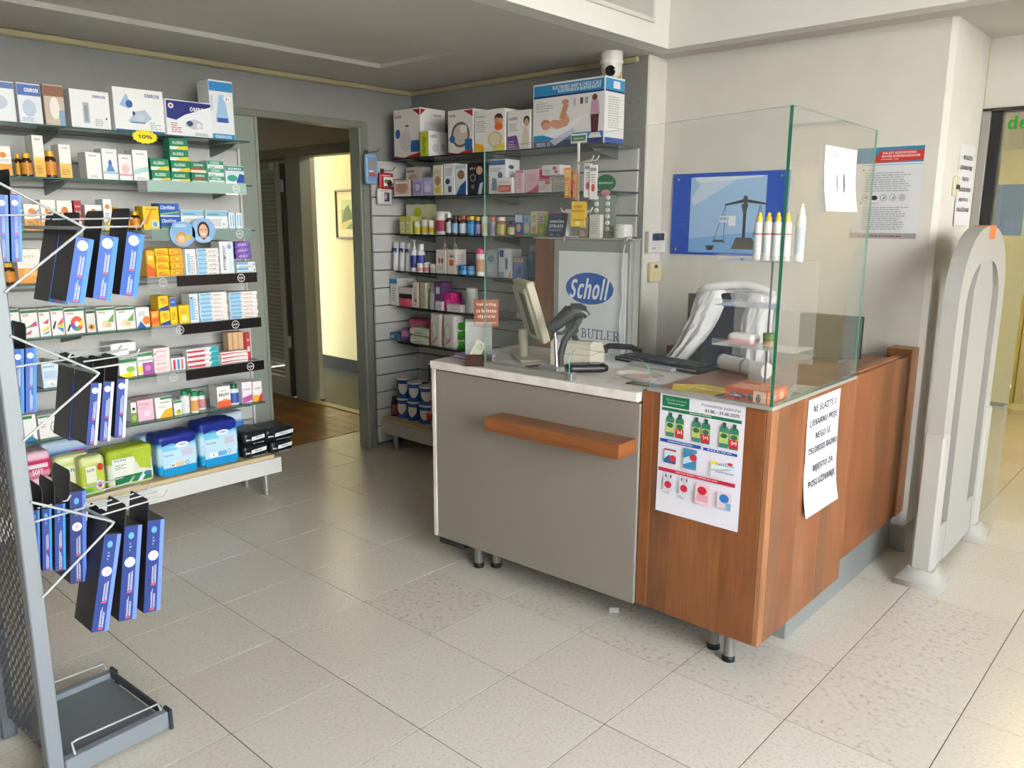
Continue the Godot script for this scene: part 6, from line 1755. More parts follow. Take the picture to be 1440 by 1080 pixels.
	bxp("panel_seam", Vector3(-0.0905, 0.05, -0.07), Vector3(0.0905, 0.053, 0.081), M("#a09b88", 0.6), pr, 0.0)
	# barcode scanner on its silver stand
	var sc := thing("barcode_scanner", "black handheld barcode scanner resting in a silver stand", "scanner", Vector3(0.475, Y, -0.62), 0.0)
	var bs := MB.new()
	bs.lathe([Vector2(0, 0), Vector2(0.06, 0), Vector2(0.06, 0.008), Vector2(0.045, 0.018), Vector2(0, 0.02)], 20, Vector3(-0.02, 0, 0), false, 0.7)
	part("base", bs, M("#3a3d42", 0.45), sc)
	bxp("base_block", Vector3(-0.045, 0.008, 0.0), Vector3(0.06, 0.03, 0.05), M("#a2a4a6", 0.35, 0.5), sc, 0.006)
	var rod := MB.new()
	rod.tube([Vector3(0.035, 0.025, 0.025), Vector3(0.0, 0.18, 0.0)], 0.007, 10)
	part("support_rod", rod, chrome, sc)
	var h0 := Vector3(0.09, 0.0, 0.0)
	var hd := MB.new()
	var ax := Vector3(CR.x, 0, CR.z).normalized()
	var head0 := Vector3(0.0, 0.168, 0.0) - ax * 0.02
	hd.tube([head0 + Vector3(0, 0.0, 0), head0 + ax * 0.05 + Vector3(0, 0.045, 0), head0 + ax * 0.085 + Vector3(0, 0.075, 0)], 0.022, 12, 0.034)
	hd.tube([head0 + ax * 0.085 + Vector3(0, 0.075, 0), head0 + ax * 0.115 + Vector3(0, 0.078, 0), head0 + ax * 0.135 + Vector3(0, 0.07, 0)], 0.034, 12, 0.028)
	part("head", hd, M("#26292b", 0.4), sc)
	var wn := MB.new()
	wn.tube([head0 + ax * 0.128 + Vector3(0, 0.086, 0), head0 + ax * 0.148 + Vector3(0, 0.056, 0)], 0.016, 10)
	part("scan_window", wn, M("#3c4046", 0.2), sc)
	var hn := MB.new()
	hn.tube([head0 + ax * 0.12 + Vector3(0, 0.055, 0), head0 + ax * 0.10 + Vector3(0, 0.015, 0), head0 + ax * 0.06 + Vector3(0, -0.04, 0), head0 + ax * 0.045 + Vector3(0, -0.10, 0), head0 + ax * 0.045 + Vector3(0, -0.145, 0)], 0.016, 10, 0.013)
	hn.tube([head0 + ax * 0.02 + Vector3(0, -0.012, 0), head0 + ax * 0.05 + Vector3(0, -0.012, 0), head0 + ax * 0.09 + Vector3(0, 0.02, 0)], 0.007, 8)
	part("handle", hn, M("#2b2e30", 0.45), sc)
	var cab := MB.new()
	cab.tube([Vector3(-0.02, 0.02, 0.0), Vector3(-0.08, 0.016, -0.01), Vector3(-0.13, 0.008, 0.02), Vector3(-0.11, 0.007, 0.06)], 0.005, 6)
	part("cable", cab, M("#1c1c1c", 0.5), sc)
	# second dark device behind the scanner head
	var dv := thing("card_reader_arm", "dark articulated holder behind the barcode scanner", "holder", Vector3(0.30, Y, -0.95))
	var da := MB.new()
	da.tube([Vector3(0.02, 0, 0), Vector3(0.04, 0.06, 0), Vector3(0.0, 0.13, 0.0), Vector3(0.0, 0.2, 0.0)], 0.014, 8)
	da.tube([Vector3(-0.03, 0.2, 0), Vector3(0.05, 0.215, 0)], 0.026, 10)
	da.lathe([Vector2(0, 0), Vector2(0.05, 0), Vector2(0.04, 0.015), Vector2(0, 0.02)], 16)
	part("arm", da, M("#2a2622", 0.5), dv)
	bxp("clamp", Vector3(-0.02, 0.11, -0.02), Vector3(0.03, 0.15, 0.02), M("#4a3a2a", 0.5), dv, 0.004)
	# payment terminal
	var pt := thing("payment_terminal", "black payment terminal lying beside the scanner stand", "terminal", desk(818, 524) + Vector3(0.0, 0.0006, -0.03), 0.9)
	var tb2 := MB.new()
	tb2.soft(Vector3(0, 0.016, 0), Vector3(0.17, 0.032, 0.075), 0.014, 8, 0.0, 1, [[2.0, hexc("#1d2022").srgb_to_linear()]])
	part("housing", tb2, print_mat(0.35), pt)
	bxp("screen", Vector3(0.01, 0.0322, -0.025), Vector3(0.06, 0.0335, 0.025), M("#3f4a55", 0.1), pt, 0.0005)
	for i in 3:
		for j in 4:
			bxp("key", Vector3(-0.065 + j * 0.017, 0.0322, -0.022 + i * 0.016), Vector3(-0.053 + j * 0.017, 0.0345, -0.010 + i * 0.016), M("#6a6d70", 0.5), pt, 0.0005)
	# change tray
	var dp := desk(900, 531)
	var ct := thing("change_tray", "clear oval change tray with pink print on the marble", "tray", dp + Vector3(0, 0.0006, 0))
	var cb := MB.new()
	cb.lathe([Vector2(0, 0.002), Vector2(0.085, 0.002), Vector2(0.1, 0.012), Vector2(0.104, 0.012), Vector2(0.088, 0.0), Vector2(0, 0.0)], 28, Vector3.ZERO, false, 0.7)
	part("dish", cb, glass("#d8d4cf", 0.4, 0.06), ct)
	var cp := MB.new()
	cp.lathe([Vector2(0, 0.0026), Vector2(0.06, 0.0026)], 24, Vector3.ZERO, false, 0.7)
	part("pink_print", cp, M("#d3b0a8", 0.4), ct)
	var mt := thing("dark_leaflet", "dark glossy leaflet at the pass-through opening", "leaflet", desk(908, 541) + Vector3(0, 0.0006, 0), 0.1)
	bxp("paper", Vector3(-0.07, 0, -0.03), Vector3(0.055, 0.002, 0.03), M("#3f4246", 0.2), mt, 0.0003)
	for e in [[848, 512, 0.3, "#dfe0e4"], [868, 506, -0.2, "#d4d6de"]]:
		var pp := thing("receipt_paper", "loose white printed sheet lying on the marble worktop", "paper", desk(e[0], e[1]) + Vector3(0, 0.0008 if e[2] > 0 else 0.0022, 0), e[2])
		bxp("sheet", Vector3(-0.1, 0, -0.075), Vector3(0.1, 0.0006, 0.075), M(e[3], 0.6), pp, 0.0)
	# keyboard, on the inner top
	var kb := thing("keyboard", "black computer keyboard on the counter behind the glass", "keyboard", Vector3(0.72, Y + 0.0, -1.055), -0.12)
	bxp("case", Vector3(-0.22, 0, -0.07), Vector3(0.22, 0.02, 0.07), M("#17181a", 0.45), kb, 0.004)
	for i in 5:
		for j in 15:
			bxp("key", Vector3(-0.205 + j * 0.0275, 0.0202, -0.058 + i * 0.0235), Vector3(-0.182 + j * 0.0275, 0.028, -0.038 + i * 0.0235), M("#242629", 0.5), kb, 0.002)
	bxp("front_edge", Vector3(-0.21, 0.012, 0.0702), Vector3(0.21, 0.016, 0.072), M("#9a9c9e", 0.3, 0.5), kb, 0.0)
	var lp := thing("grey_folder", "slim grey folder lying in front of the keyboard", "folder", desk(935, 514) + Vector3(0, 0.0006, 0.05), -0.1)
	bxp("cover", Vector3(-0.11, 0, -0.06), Vector3(0.11, 0.014, 0.06), M("#a9adad", 0.35), lp, 0.003)
	# telephone handset
	var ph := thing("desk_telephone", "black desk telephone beside the keyboard", "telephone", desk(872, 498) + Vector3(0, 0.0006, -0.0), 0.4)
	var hb := MB.new()
	hb.tube([Vector3(-0.08, 0.02, 0), Vector3(-0.05, 0.035, 0), Vector3(0.05, 0.035, 0), Vector3(0.08, 0.02, 0)], 0.014, 10)
	hb.tube([Vector3(-0.08, 0.003, 0), Vector3(-0.08, 0.03, 0)], 0.022, 10)
	hb.tube([Vector3(0.08, 0.003, 0), Vector3(0.08, 0.03, 0)], 0.022, 10)
	part("handset", hb, M("#17181a", 0.4), ph)
	# things under the glass corner
	var W := 0.9356
	for k in 5:
		var yl := thing("leaflet", "bright yellow printed leaflet in the fan under the glass corner", "leaflet", Vector3(1.08 + k * 0.014, W + 0.0012 * k, -0.64), 0.45 - k * 0.12)
		bxp("paper", Vector3(-0.065, 0, -0.095), Vector3(0.065, 0.001, 0.055), M(["#e2c420", "#e8cc24", "#dfbf1c", "#ead02c", "#e5c822"][k], 0.5), yl, 0.0)
		var lt := MB.new()
		lt.at(Transform3D(Basis(Vector3.RIGHT, -PI / 2), Vector3(0, 0.001, 0.055)))
		part("print", draw("l .1 .08 .9 .9 10 #9c8418", 0.13, 0.14, 0.0, lt), print_mat(), yl)
	for e in [[1.20, -0.66, 0.5, "#e4e3e6"], [1.33, -0.80, 0.3, "#e0e2e4"], [1.37, -0.93, 0.2, "#d9ddcb"]]:
		var pp := thing("loose_paper", "white printed slip under the glass " + ["behind the orange carton", "right by the side pane", "beside the yellow leaflets"][0 if e[0] == 1.33 else (1 if e[0] == 1.37 else 2)], "paper", Vector3(e[0], W + 0.0009, e[1]), e[2])
		bxp("sheet", Vector3(-0.045, 0, -0.07), Vector3(0.045, 0.0006, 0.07), M(e[3], 0.6), pp, 0.0)
		var lt := MB.new()
		lt.at(Transform3D(Basis(Vector3.RIGHT, -PI / 2), Vector3(0, 0.0007, 0.065)))
		part("print", draw("l .1 .08 .9 .92 12 #9a9a9e", 0.09, 0.13, 0.0, lt), print_mat(), pp)
	var oc := thing("display_carton", "flat orange carton lying under the glass corner", "box", Vector3(1.325, W + 0.002, -0.64), 0.0)
	make_carton(oc, 0.15, 0.048, 0.15, "#c86848", "r 0 0 1 1 #b85438;r .1 .4 .5 .7 #4a4f60;p #e8c8b0 .68 0 .98 0 .98 1 .68 1;e .6 .5 .06 .25 #5a6a50;e .8 .5 .06 .3 #6a7a70;e .3 .25 .06 .2 #8a2a34;l .12 .46 .48 .66 1 #c8ccd8", "r 0 0 1 1 #c86a48;r .1 .4 .4 .7 #a8aeb4;e .7 .5 .1 .3 #e0a888;l .3 .1 .9 .3 1 #8a3a24")
	var otp := MB.new()
	otp.at(Transform3D(Basis(Vector3.RIGHT, -PI / 2), Vector3(0, 0.0482, 0.072)))
	part("printed_top", draw("r .03 .03 .97 .97 #cf7c56;l .1 .1 .9 .85 7 #e8b898;r .1 .6 .5 .8 #b85034", 0.15, 0.145, 0.0, otp), print_mat(), oc)
	# roll in clear film lying behind
	var rl := thing("film_roll", "clear wrapped paper roll lying behind the leaflets", "roll", Vector3(1.08, W + 0.0325, -1.05))
	var rb := MB.new()
	rb.tube([Vector3(-0.11, 0, -0.04), Vector3(0.11, 0, 0.04)], 0.03, 16)
	part("paper_core", rb, M("#d9d6d0", 0.35), rl)
	var rr := MB.new()
	rr.tube([Vector3(-0.116, 0, -0.042), Vector3(-0.108, 0, -0.039)], 0.0315, 16)
	rr.tube([Vector3(0.0, 0, 0.0), Vector3(0.012, 0, 0.0044)], 0.0306, 16)
	part("printed_rings", rr, M("#9aa2b8", 0.3), rl)
	# acrylic stand with four bottles
	var ac := thing("acrylic_stand", "clear three-tier acrylic display stand behind the glass corner", "display stand", Vector3(1.28, W, -0.80))
	var tiers := [0.16, 0.30, 0.455]
	for k in 3:
		var wd: float = [0.30, 0.28, 0.30][k]
		bxp("tier", Vector3(-0.17, tiers[k] - 0.003, -0.08), Vector3(-0.17 + wd, tiers[k], 0.08), glass("#f0f4f2", 0.16 + 0.1 * (1 if k == 0 else 0)), ac, 0.0)
		bxp("tier_lip", Vector3(-0.17, tiers[k], 0.078), Vector3(-0.17 + wd, tiers[k] + 0.02, 0.08), acrylic, ac, 0.0)
	bxp("post", Vector3(-0.003, 0, -0.002), Vector3(0.003, 0.455, 0.002), M("#6a6a68", 0.3), ac, 0.0)
	bxp("back_wall", Vector3(-0.17, 0.1, -0.083), Vector3(0.13, 0.455, -0.080), acrylic, ac, 0.0)
	bxp("foot", Vector3(-0.12, 0, -0.08), Vector3(0.10, 0.003, 0.08), acrylic, ac, 0.0)
	bxp("back_leg", Vector3(-0.10, 0.003, -0.083), Vector3(0.08, 0.1, -0.080), acrylic, ac, 0.0)
	var yc := "#e6e6e2 #e8c418 #dfe2e4"
	for k in 4:
		var db := thing("disinfectant_bottle", "white dropper bottle with yellow cap on the acrylic stand", "bottle", Vector3(1.235 + k * 0.032, W + 0.4555, -0.775 - k * 0.002), 0.0, "yellow capped bottles on the acrylic stand")
		make_bottle(db, 0.0315, 0.158, yc, "d")
		var st := MB.new()
		st.lathe([Vector2(0.0162, 0.085), Vector2(0.0162, 0.09)], 16)
		part("red_stripe", st, M("#c0504a", 0.5), db)
	var wb := thing("disinfectant_bottle", "taller white spray bottle beside the yellow capped bottles", "bottle", Vector3(1.372, W + 0.4555, -0.79))
	make_bottle(wb, 0.032, 0.185, "#e2e6e8 #eceef0 #b8cfe0", "d")
	var gi := thing("small_jar", "small brown and green trinket jar on the acrylic stand", "jar", Vector3(1.30, W + 0.1605, -0.77))
	make_bottle(gi, 0.045, 0.05, "#7a5a3a #5a7a3a #a08a5a", "j")
	var pk := thing("clear_bag", "clear plastic bag of pink sweets on the acrylic stand", "bag", Vector3(1.20, W + 0.1605, -0.78))
	var kb2 := MB.new()
	kb2.soft(Vector3(0, 0.02, 0), Vector3(0.1, 0.04, 0.07), 0.016, 8, 0.006, 5, [[0.5, hexc("#d8a0a4").srgb_to_linear()], [2.0, hexc("#dcd6d4").srgb_to_linear()]])
	part("bag_body", kb2, print_mat(0.25), pk)
	var gp := thing("clear_bag", "clear crumpled plastic bag on the middle tier of the acrylic stand", "bag", Vector3(1.22, W + 0.3005, -0.78))
	var gb := MB.new()
	gb.soft(Vector3(0, 0.022, 0), Vector3(0.12, 0.044, 0.08), 0.018, 10, 0.012, 8, [[2.0, Color(0.8, 0.8, 0.8)]])
	part("bag_body", gb, glass("#f0f0f0", 0.1, 0.12), gp)
	build_behind()

func build_behind():
	# low wooden cabinet with the advertising panel on it
	var c := thing("wood_cabinet", "slim cherry wood cabinet standing before the corner shelves", "cabinet", Vector3(-0.045, 0, -1.47))
	bxp("front_panel", Vector3(-0.315, 0.02, -0.02), Vector3(0.305, 1.428, 0.0), wood, c, 0.002)
	bxp("side_panel", Vector3(0.285, 0.02, -0.075), Vector3(0.305, 1.428, -0.021), M("#a3a39c", 0.5), c, 0.002)
	bxp("side_panel", Vector3(-0.315, 0.02, -0.075), Vector3(-0.295, 1.428, -0.021), wood, c, 0.002)
	bxp("base", Vector3(-0.315, 0, -0.075), Vector3(0.305, 0.019, 0.0), M("#3a2a20", 0.6), c, 0.001)
	bxp("top_board", Vector3(-0.32, 1.4285, -0.078), Vector3(0.31, 1.436, 0.01), M("#b9b8b0", 0.4), c, 0.001)
	var l := thing("advertising_sign", "white advertising sign with blue oval logo in a grey frame", "sign", Vector3(0.035, 0.80, -1.469))
	bxp("frame", Vector3(-0.238, 0, 0), Vector3(0.238, 0.626, 0.03), M("#9ba09c", 0.4, 0.2), l, 0.003)
	bxp("face", Vector3(-0.202, 0.02, 0.0302), Vector3(0.222, 0.57, 0.034), M("#e6ebeb", 0.3), l, 0.001)
	part("logo_print", draw("e .47 .66 .35 .145 #0f5cb8;t .47 .66 .19 .54 #f4f8fb i Scholl;t .64 .25 .085 .55 #3a4a86 s BUTLER", 0.43, 0.555, 0.0344, MB.new().at(Transform3D(Basis.IDENTITY, Vector3(0.01, 0.02, 0)))), print_mat(0.3), l)
	for x in [-0.17, 0.2]:
		var k := MB.new()
		k.tube([Vector3(x, 0.622, 0.034), Vector3(x, 0.641, 0.034), Vector3(x, 0.641, 0.005)], 0.004, 6)
		part("hanging_clip", k, steel, l)
	# cord from the white router
	var ro := thing("white_router", "small white dome shaped device on the wood cabinet", "device", Vector3(xu(876, -1.51, 1.45), 1.437, -1.512))
	var rb := MB.new()
	rb.lathe([Vector2(0, 0), Vector2(0.045, 0), Vector2(0.046, 0.05), Vector2(0.04, 0.068), Vector2(0.0, 0.072)], 20, Vector3.ZERO, false)
	part("shell", rb, M("#dcdad6", 0.4), ro)
	var cd := MB.new()
	cd.tube([Vector3(0.045, 0.01, 0), Vector3(0.06, 0.005, 0.05), Vector3(0.065, -0.05, 0.085), Vector3(0.055, -0.2, 0.085), Vector3(0.065, -0.3, 0.085), Vector3(0.05, -0.4, 0.085), Vector3(0.062, -0.56, 0.085)], 0.0035, 6)
	part("cord", cd, M("#c4d0ce", 0.4), ro)
	# navy instalment sign
	var x0 := xu(765, -1.47, 1.45)
	var x1 := xu(794, -1.47, 1.45)
	var sg := thing("tabletop_sign", "navy tent sign with white lettering on the shelf edge", "sign", Vector3((x0 + x1) / 2 + 0.0, 1.4365, -1.506), 0.0)
	var sb := MB.new()
	sb.at(Transform3D(Basis(Vector3.UP, PI / 2), Vector3(-0.066, 0, 0)))
	sb.prism(PackedVector2Array([Vector2(-0.03, 0), Vector2(0.03, 0), Vector2(0.004, 0.122), Vector2(-0.004, 0.122)]), 0.0, 0.132)
	part("tent_card", sb, M("#d8d6d2", 0.5), sg)
	var sp := MB.new()
	sp.at(Transform3D(Basis(Vector3.RIGHT, -0.21), Vector3(0, 0.0005, 0.0306)))
	part("printed_front", draw("r 0 0 1 1 #252c4e;t .5 .68 .14 .72 #eceef4 b OBROČNA;t .5 .47 .14 .72 #eceef4 b OTPLATA;l .15 .26 .85 .36 2 #a8b0c8;t .3 .1 .06 .2 #c8ccdc b VISA;l .5 .08 .85 .13 1 #8890b0;r .3 .86 .7 .9 #5a6488", 0.132, 0.1245, 0.0, sp), print_mat(), sg)
	# hook tree with small blister packs
	var hx := xu(809, -1.49, 1.5)
	var ht := thing("hook_tree", "white countertop hook stand with green topper sign", "display stand", Vector3(hx, 1.4365, -1.506))
	var pl := MB.new()
	pl.box(Vector3(0, 0.005, 0), Vector3(0.07, 0.008, 0.06), 0.002)
	pl.tube([Vector3(0, 0.008, 0), Vector3(0, 0.47, 0)], 0.008, 10)
	part("pole", pl, M("#dcd8cc", 0.45), ht)
	bxp("topper", Vector3(-0.05, 0.47, -0.003), Vector3(0.05, 0.515, 0.003), M("#e4e8e2", 0.4), ht, 0.001)
	part("topper_print", draw("r -.1 .2 1.1 .85 #1f7a4c;t .5 .5 .3 .8 #e8f2ec b ljekarna", 0.075, 0.042, 0.0034, MB.new().at(Transform3D(Basis.IDENTITY, Vector3(0, 0.471, 0)))), print_mat(), ht)
	for e in [[0.37, 0.13, 0.06], [0.37, 0.13, 0.02], [0.12, -0.06, 0.05], [0.12, 0.12, 0.05]]:
		var hk := MB.new()
		hk.tube([Vector3(0, e[0], 0.006), Vector3(e[1], e[0] + 0.012, e[2]), Vector3(e[1] + signf(e[1]) * 0.012, e[0] + 0.03, e[2])], 0.0045, 6)
		part("hook", hk, M("#e0dccf", 0.4), ht)
	for e in [[-0.045, 0.20, 0.035, 0.15, "#d88a20", "amber blister pack hanging on the hook stand"], [0.0, 0.19, 0.02, 0.14, "#e07830", "orange blister pack hanging on the hook stand pole"]]:
		var bp := thing("blister_pack", e[5], "package", Vector3(hx + e[0], 1.4365 + e[1], -1.480), 0.0)
		make_carton(bp, e[2], e[3], 0.012, e[4], "r .1 .7 .9 .95 #f0c060;l .15 .1 .85 .6 6 #f0d8b0")
	for e in [[0.095, 0.20, "white striped card hanging on the hook stand"], [0.130, 0.19, "white card with red figure hanging on the hook stand"]]:
		var bp := thing("blister_pack", e[2], "package", Vector3(hx + e[0], 1.4365 + e[1], -1.462), 0.3)
		make_carton(bp, 0.04, 0.165, 0.01, "#e4e0dc", "r .1 .85 .9 .95 #8a8a90;e .5 .35 .25 .12 #b84a4c;l .2 .5 .8 .8 4 #a0a0a4")
	var yp := thing("carton_display", "yellow stack of small cartons hanging on the hook stand", "box", Vector3(hx + 0.035, 1.4365 + 0.055, -1.475), 0.2)
	make_carton(yp, 0.075, 0.125, 0.03, "#e4bc28", "r 0 .6 1 .7 #c89818;r 0 .25 1 .32 #c89818;t .5 .82 .12 .6 #6a5010 b OTO;e .5 .15 .2 .08 #f0e090")
	# green round card with rows of white buttons
	var gx := xu(846, -1.51, 1.55)
	var gc := thing("sample_card", "green edged sample card with rows of white caps beside the hook stand", "display card", Vector3(gx, 1.4365, -1.525), 0.0)
	var cbm := MB.new()
	cbm.box(Vector3(0.0, 0.11, 0), Vector3(0.15, 0.2, 0.004), 0.001)
	cbm.at(Transform3D(Basis.IDENTITY, Vector3(0, 0.002, 0))).box(Vector3(0, 0.003, 0.0), Vector3(0.14, 0.008, 0.05), 0.001)
	part("card", cbm, M("#8f9a94", 0.4), gc)
	var rd := MB.new()
	rd.prism(ell(0.01, 0.27, 0.06, 0.042, 24), -0.002, 0.002)
	part("round_topper", rd, M("#1a6b44", 0.4), gc)
	part("topper_print", draw("t .5 .55 .14 .7 #e8f2ec b Mukosan;e .5 -.02 .24 .18 #d48aa8", 0.12, 0.085, 0.0026, MB.new().at(Transform3D(Basis.IDENTITY, Vector3(0.012, 0.225, 0)))), print_mat(), gc)
	for i in 2:
		for j in 6:
			var cap := MB.new()
			cap.at(Transform3D(Basis(Vector3.RIGHT, PI / 2), Vector3(-0.04 + i * 0.07, 0.045 + j * 0.031, 0.002))).lathe([Vector2(0.011, 0), Vector2(0.011, 0.01), Vector2(0, 0.012)], 12)
			part("white_cap", cap, M("#e0e2e0", 0.4), gc)
	for e in [[821, 833, 306, "brown and grey carton on the wood cabinet", "#8a7a68", "r .1 .5 .9 .9 #b8ac98;l .2 .1 .8 .4 4 #d0c8b8"], [835, 851, 302, "white carton on the wood cabinet", "#dcd8d4", "l .2 .2 .8 .8 6 #b0a8a4"]]:
		var xa := xu(e[0], -1.52, 1.46)
		var xb := xu(e[1], -1.52, 1.46)
		var t := thing("carton", e[3], "box", Vector3((xa + xb) / 2, 1.4365, -1.492))
		make_carton(t, absf(xb - xa) * 0.95, yv((xa + xb) / 2, -1.52, e[2]) - 1.4365, 0.03, e[4], e[5])
	# office chair with a white coat over it
	var ch := thing("office_chair", "navy office chair behind the counter under a white coat", "chair", Vector3(0.765, 0, -1.56), 0.1)
	var bk := MB.new()
	bk.soft(Vector3(0, 0.97, 0), Vector3(0.34, 0.46, 0.06), 0.028, 10, 0.0, 1, [[2.0, hexc("#1c2030").srgb_to_linear()]])
	part("backrest", bk, print_mat(0.8), ch)
	var stt := MB.new()
	stt.soft(Vector3(-0.02, 0.5, 0.2), Vector3(0.34, 0.09, 0.34), 0.035, 8, 0.0, 1, [[2.0, hexc("#1c2030").srgb_to_linear()]])
	part("seat", stt, print_mat(0.8), ch)
	bxp("back_bar", Vector3(-0.03, 0.45, -0.06), Vector3(0.03, 0.9, -0.036), M("#16171a", 0.5), ch, 0.004)
	var col := MB.new()
	col.tube([Vector3(0, 0.06, 0.18), Vector3(0, 0.46, 0.18)], 0.028, 12)
	part("gas_column", col, M("#2a2a2c", 0.4), ch)
	for k in 5:
		var a := TAU * k / 5 + 0.3
		var lgm := MB.new()
		lgm.tube([Vector3(0, 0.1, 0.18), Vector3(cos(a) * 0.18, 0.06, 0.18 + sin(a) * 0.18)], 0.02, 8, 0.014)
		lgm.tube([Vector3(cos(a) * 0.18 - 0.012, 0.027, 0.18 + sin(a) * 0.18), Vector3(cos(a) * 0.18 + 0.012, 0.027, 0.18 + sin(a) * 0.18)], 0.027, 10)
		part("leg", lgm, M("#1c1c1e", 0.5), ch)
	var coat := thing("white_coat", "white pharmacist coat draped over the chair back", "coat", Vector3(0.765, 0, -1.56), 0.1)
	var cm := MB.new()
	coat_panel(cm, -0.185, -0.03, 0.85, 1.225, -0.33, -0.24, 3)
	coat_panel(cm, 0.05, 0.19, 0.75, 1.225, 0.08, 0.2, 4)
	cm.col = Color.WHITE
	part("cloth", cm, M("#dedede", 0.85), coat)
	var cl := MB.new()
	cl.tube([Vector3(-0.165, 1.20, 0.0), Vector3(-0.12, 1.225, 0.03), Vector3(-0.03, 1.235, 0.0), Vector3(0.06, 1.238, -0.01), Vector3(0.13, 1.225, 0.02), Vector3(0.18, 1.20, 0.0)], 0.02, 10)
	part("collar", cl, M("#e2e2e2", 0.85), coat)
	# dark screen standing on the back counter
	var dm := thing("dark_monitor", "dark flat monitor standing on the wood counter behind the side glass", "monitor", Vector3(1.215, 0.931, -1.62), 0.0)
	bxp("housing", Vector3(-0.16, 0.02, -0.015), Vector3(0.105, 0.2, 0.015), M("#26282a", 0.4), dm, 0.003)
	bxp("stand", Vector3(-0.08, 0, -0.05), Vector3(0.04, 0.019, 0.05), M("#1c1c1e", 0.4), dm, 0.003)
	var bd := thing("display_board", "grey brown flat board standing behind the coat", "board", Vector3(0.455, 0.895, -1.78), 0.0)
	bxp("board", Vector3(-0.05, 0.0, -0.01), Vector3(0.05, 0.27, 0.01), M("#6a6562", 0.4), bd, 0.002)
	var bt := thing("back_table", "narrow cherry wood side table behind the chair", "table", Vector3(0.40, 0, -1.84), 0.0)
	bxp("top", Vector3(-0.09, 0.855, -0.18), Vector3(0.30, 0.894, 0.1), wood, bt, 0.002)
	for sx in [-0.09, 0.27]:
		for sz in [-0.17, 0.06]:
			bxp("leg", Vector3(sx, 0, sz), Vector3(sx + 0.03, 0.8545, sz + 0.03), wood, bt, 0.002)

func coat_panel(b: MB, xl: float, xr: float, yb: float, yt: float, xlb: float, xrb: float, sd: int):
	# cloth hanging over the chair back: rear half, fold over the top, front half, closed tube-like sheet with ripples
	var ny := 16
	var nx := 18
	var f := FastNoiseLite.new()
	f.seed = sd
	f.frequency = 3.0
	for side in [1.0, -1.0]:
		var base := b.v.size()
		for i in ny + 1:
			var t := float(i) / ny
			var y := lerpf(yt, yb, t)
			for j in nx + 1:
				var s := float(j) / nx
				var x := lerpf(lerpf(xl, xlb, t * t), lerpf(xr, xrb, t * t), s)
				var bulge := 0.045 + 0.02 * sin(PI * s) - 0.05 * pow(1.0 - t, 6.0)
				var rip := 0.012 * t * sin(s * 17.0 + sd + 2.0 * f.get_noise_2d(s * 2.0, t * 2.0)) + 0.01 * f.get_noise_2d(s * 3.0 + sd, t * 4.0)
				var yy := y - 0.03 * pow(absf(s - 0.5) * 2.0, 3.0) * (1.0 - t)
				b.vert(Vector3(x, yy, side * (bulge + rip)), Vector3(0, 0, side))
		for i in ny:
			for j in nx:
				var o := base + i * (nx + 1) + j
				b.tri(o, o + 1, o + nx + 1)
				b.tri(o + 1, o + nx + 2, o + nx + 1)
		# smooth normals
		for i in ny + 1:
			for j in nx + 1:
				var o := base + i * (nx + 1) + j
				var jx := mini(j + 1, nx) - maxi(j - 1, 0)
				var dx := b.v[base + i * (nx + 1) + mini(j + 1, nx)] - b.v[base + i * (nx + 1) + maxi(j - 1, 0)]
				var dy := b.v[base + maxi(i - 1, 0) * (nx + 1) + j] - b.v[base + mini(i + 1, ny) * (nx + 1) + j]
				var nn := dx.cross(dy).normalized()
				b.n[o] = nn if nn.z * side > 0 else -nn

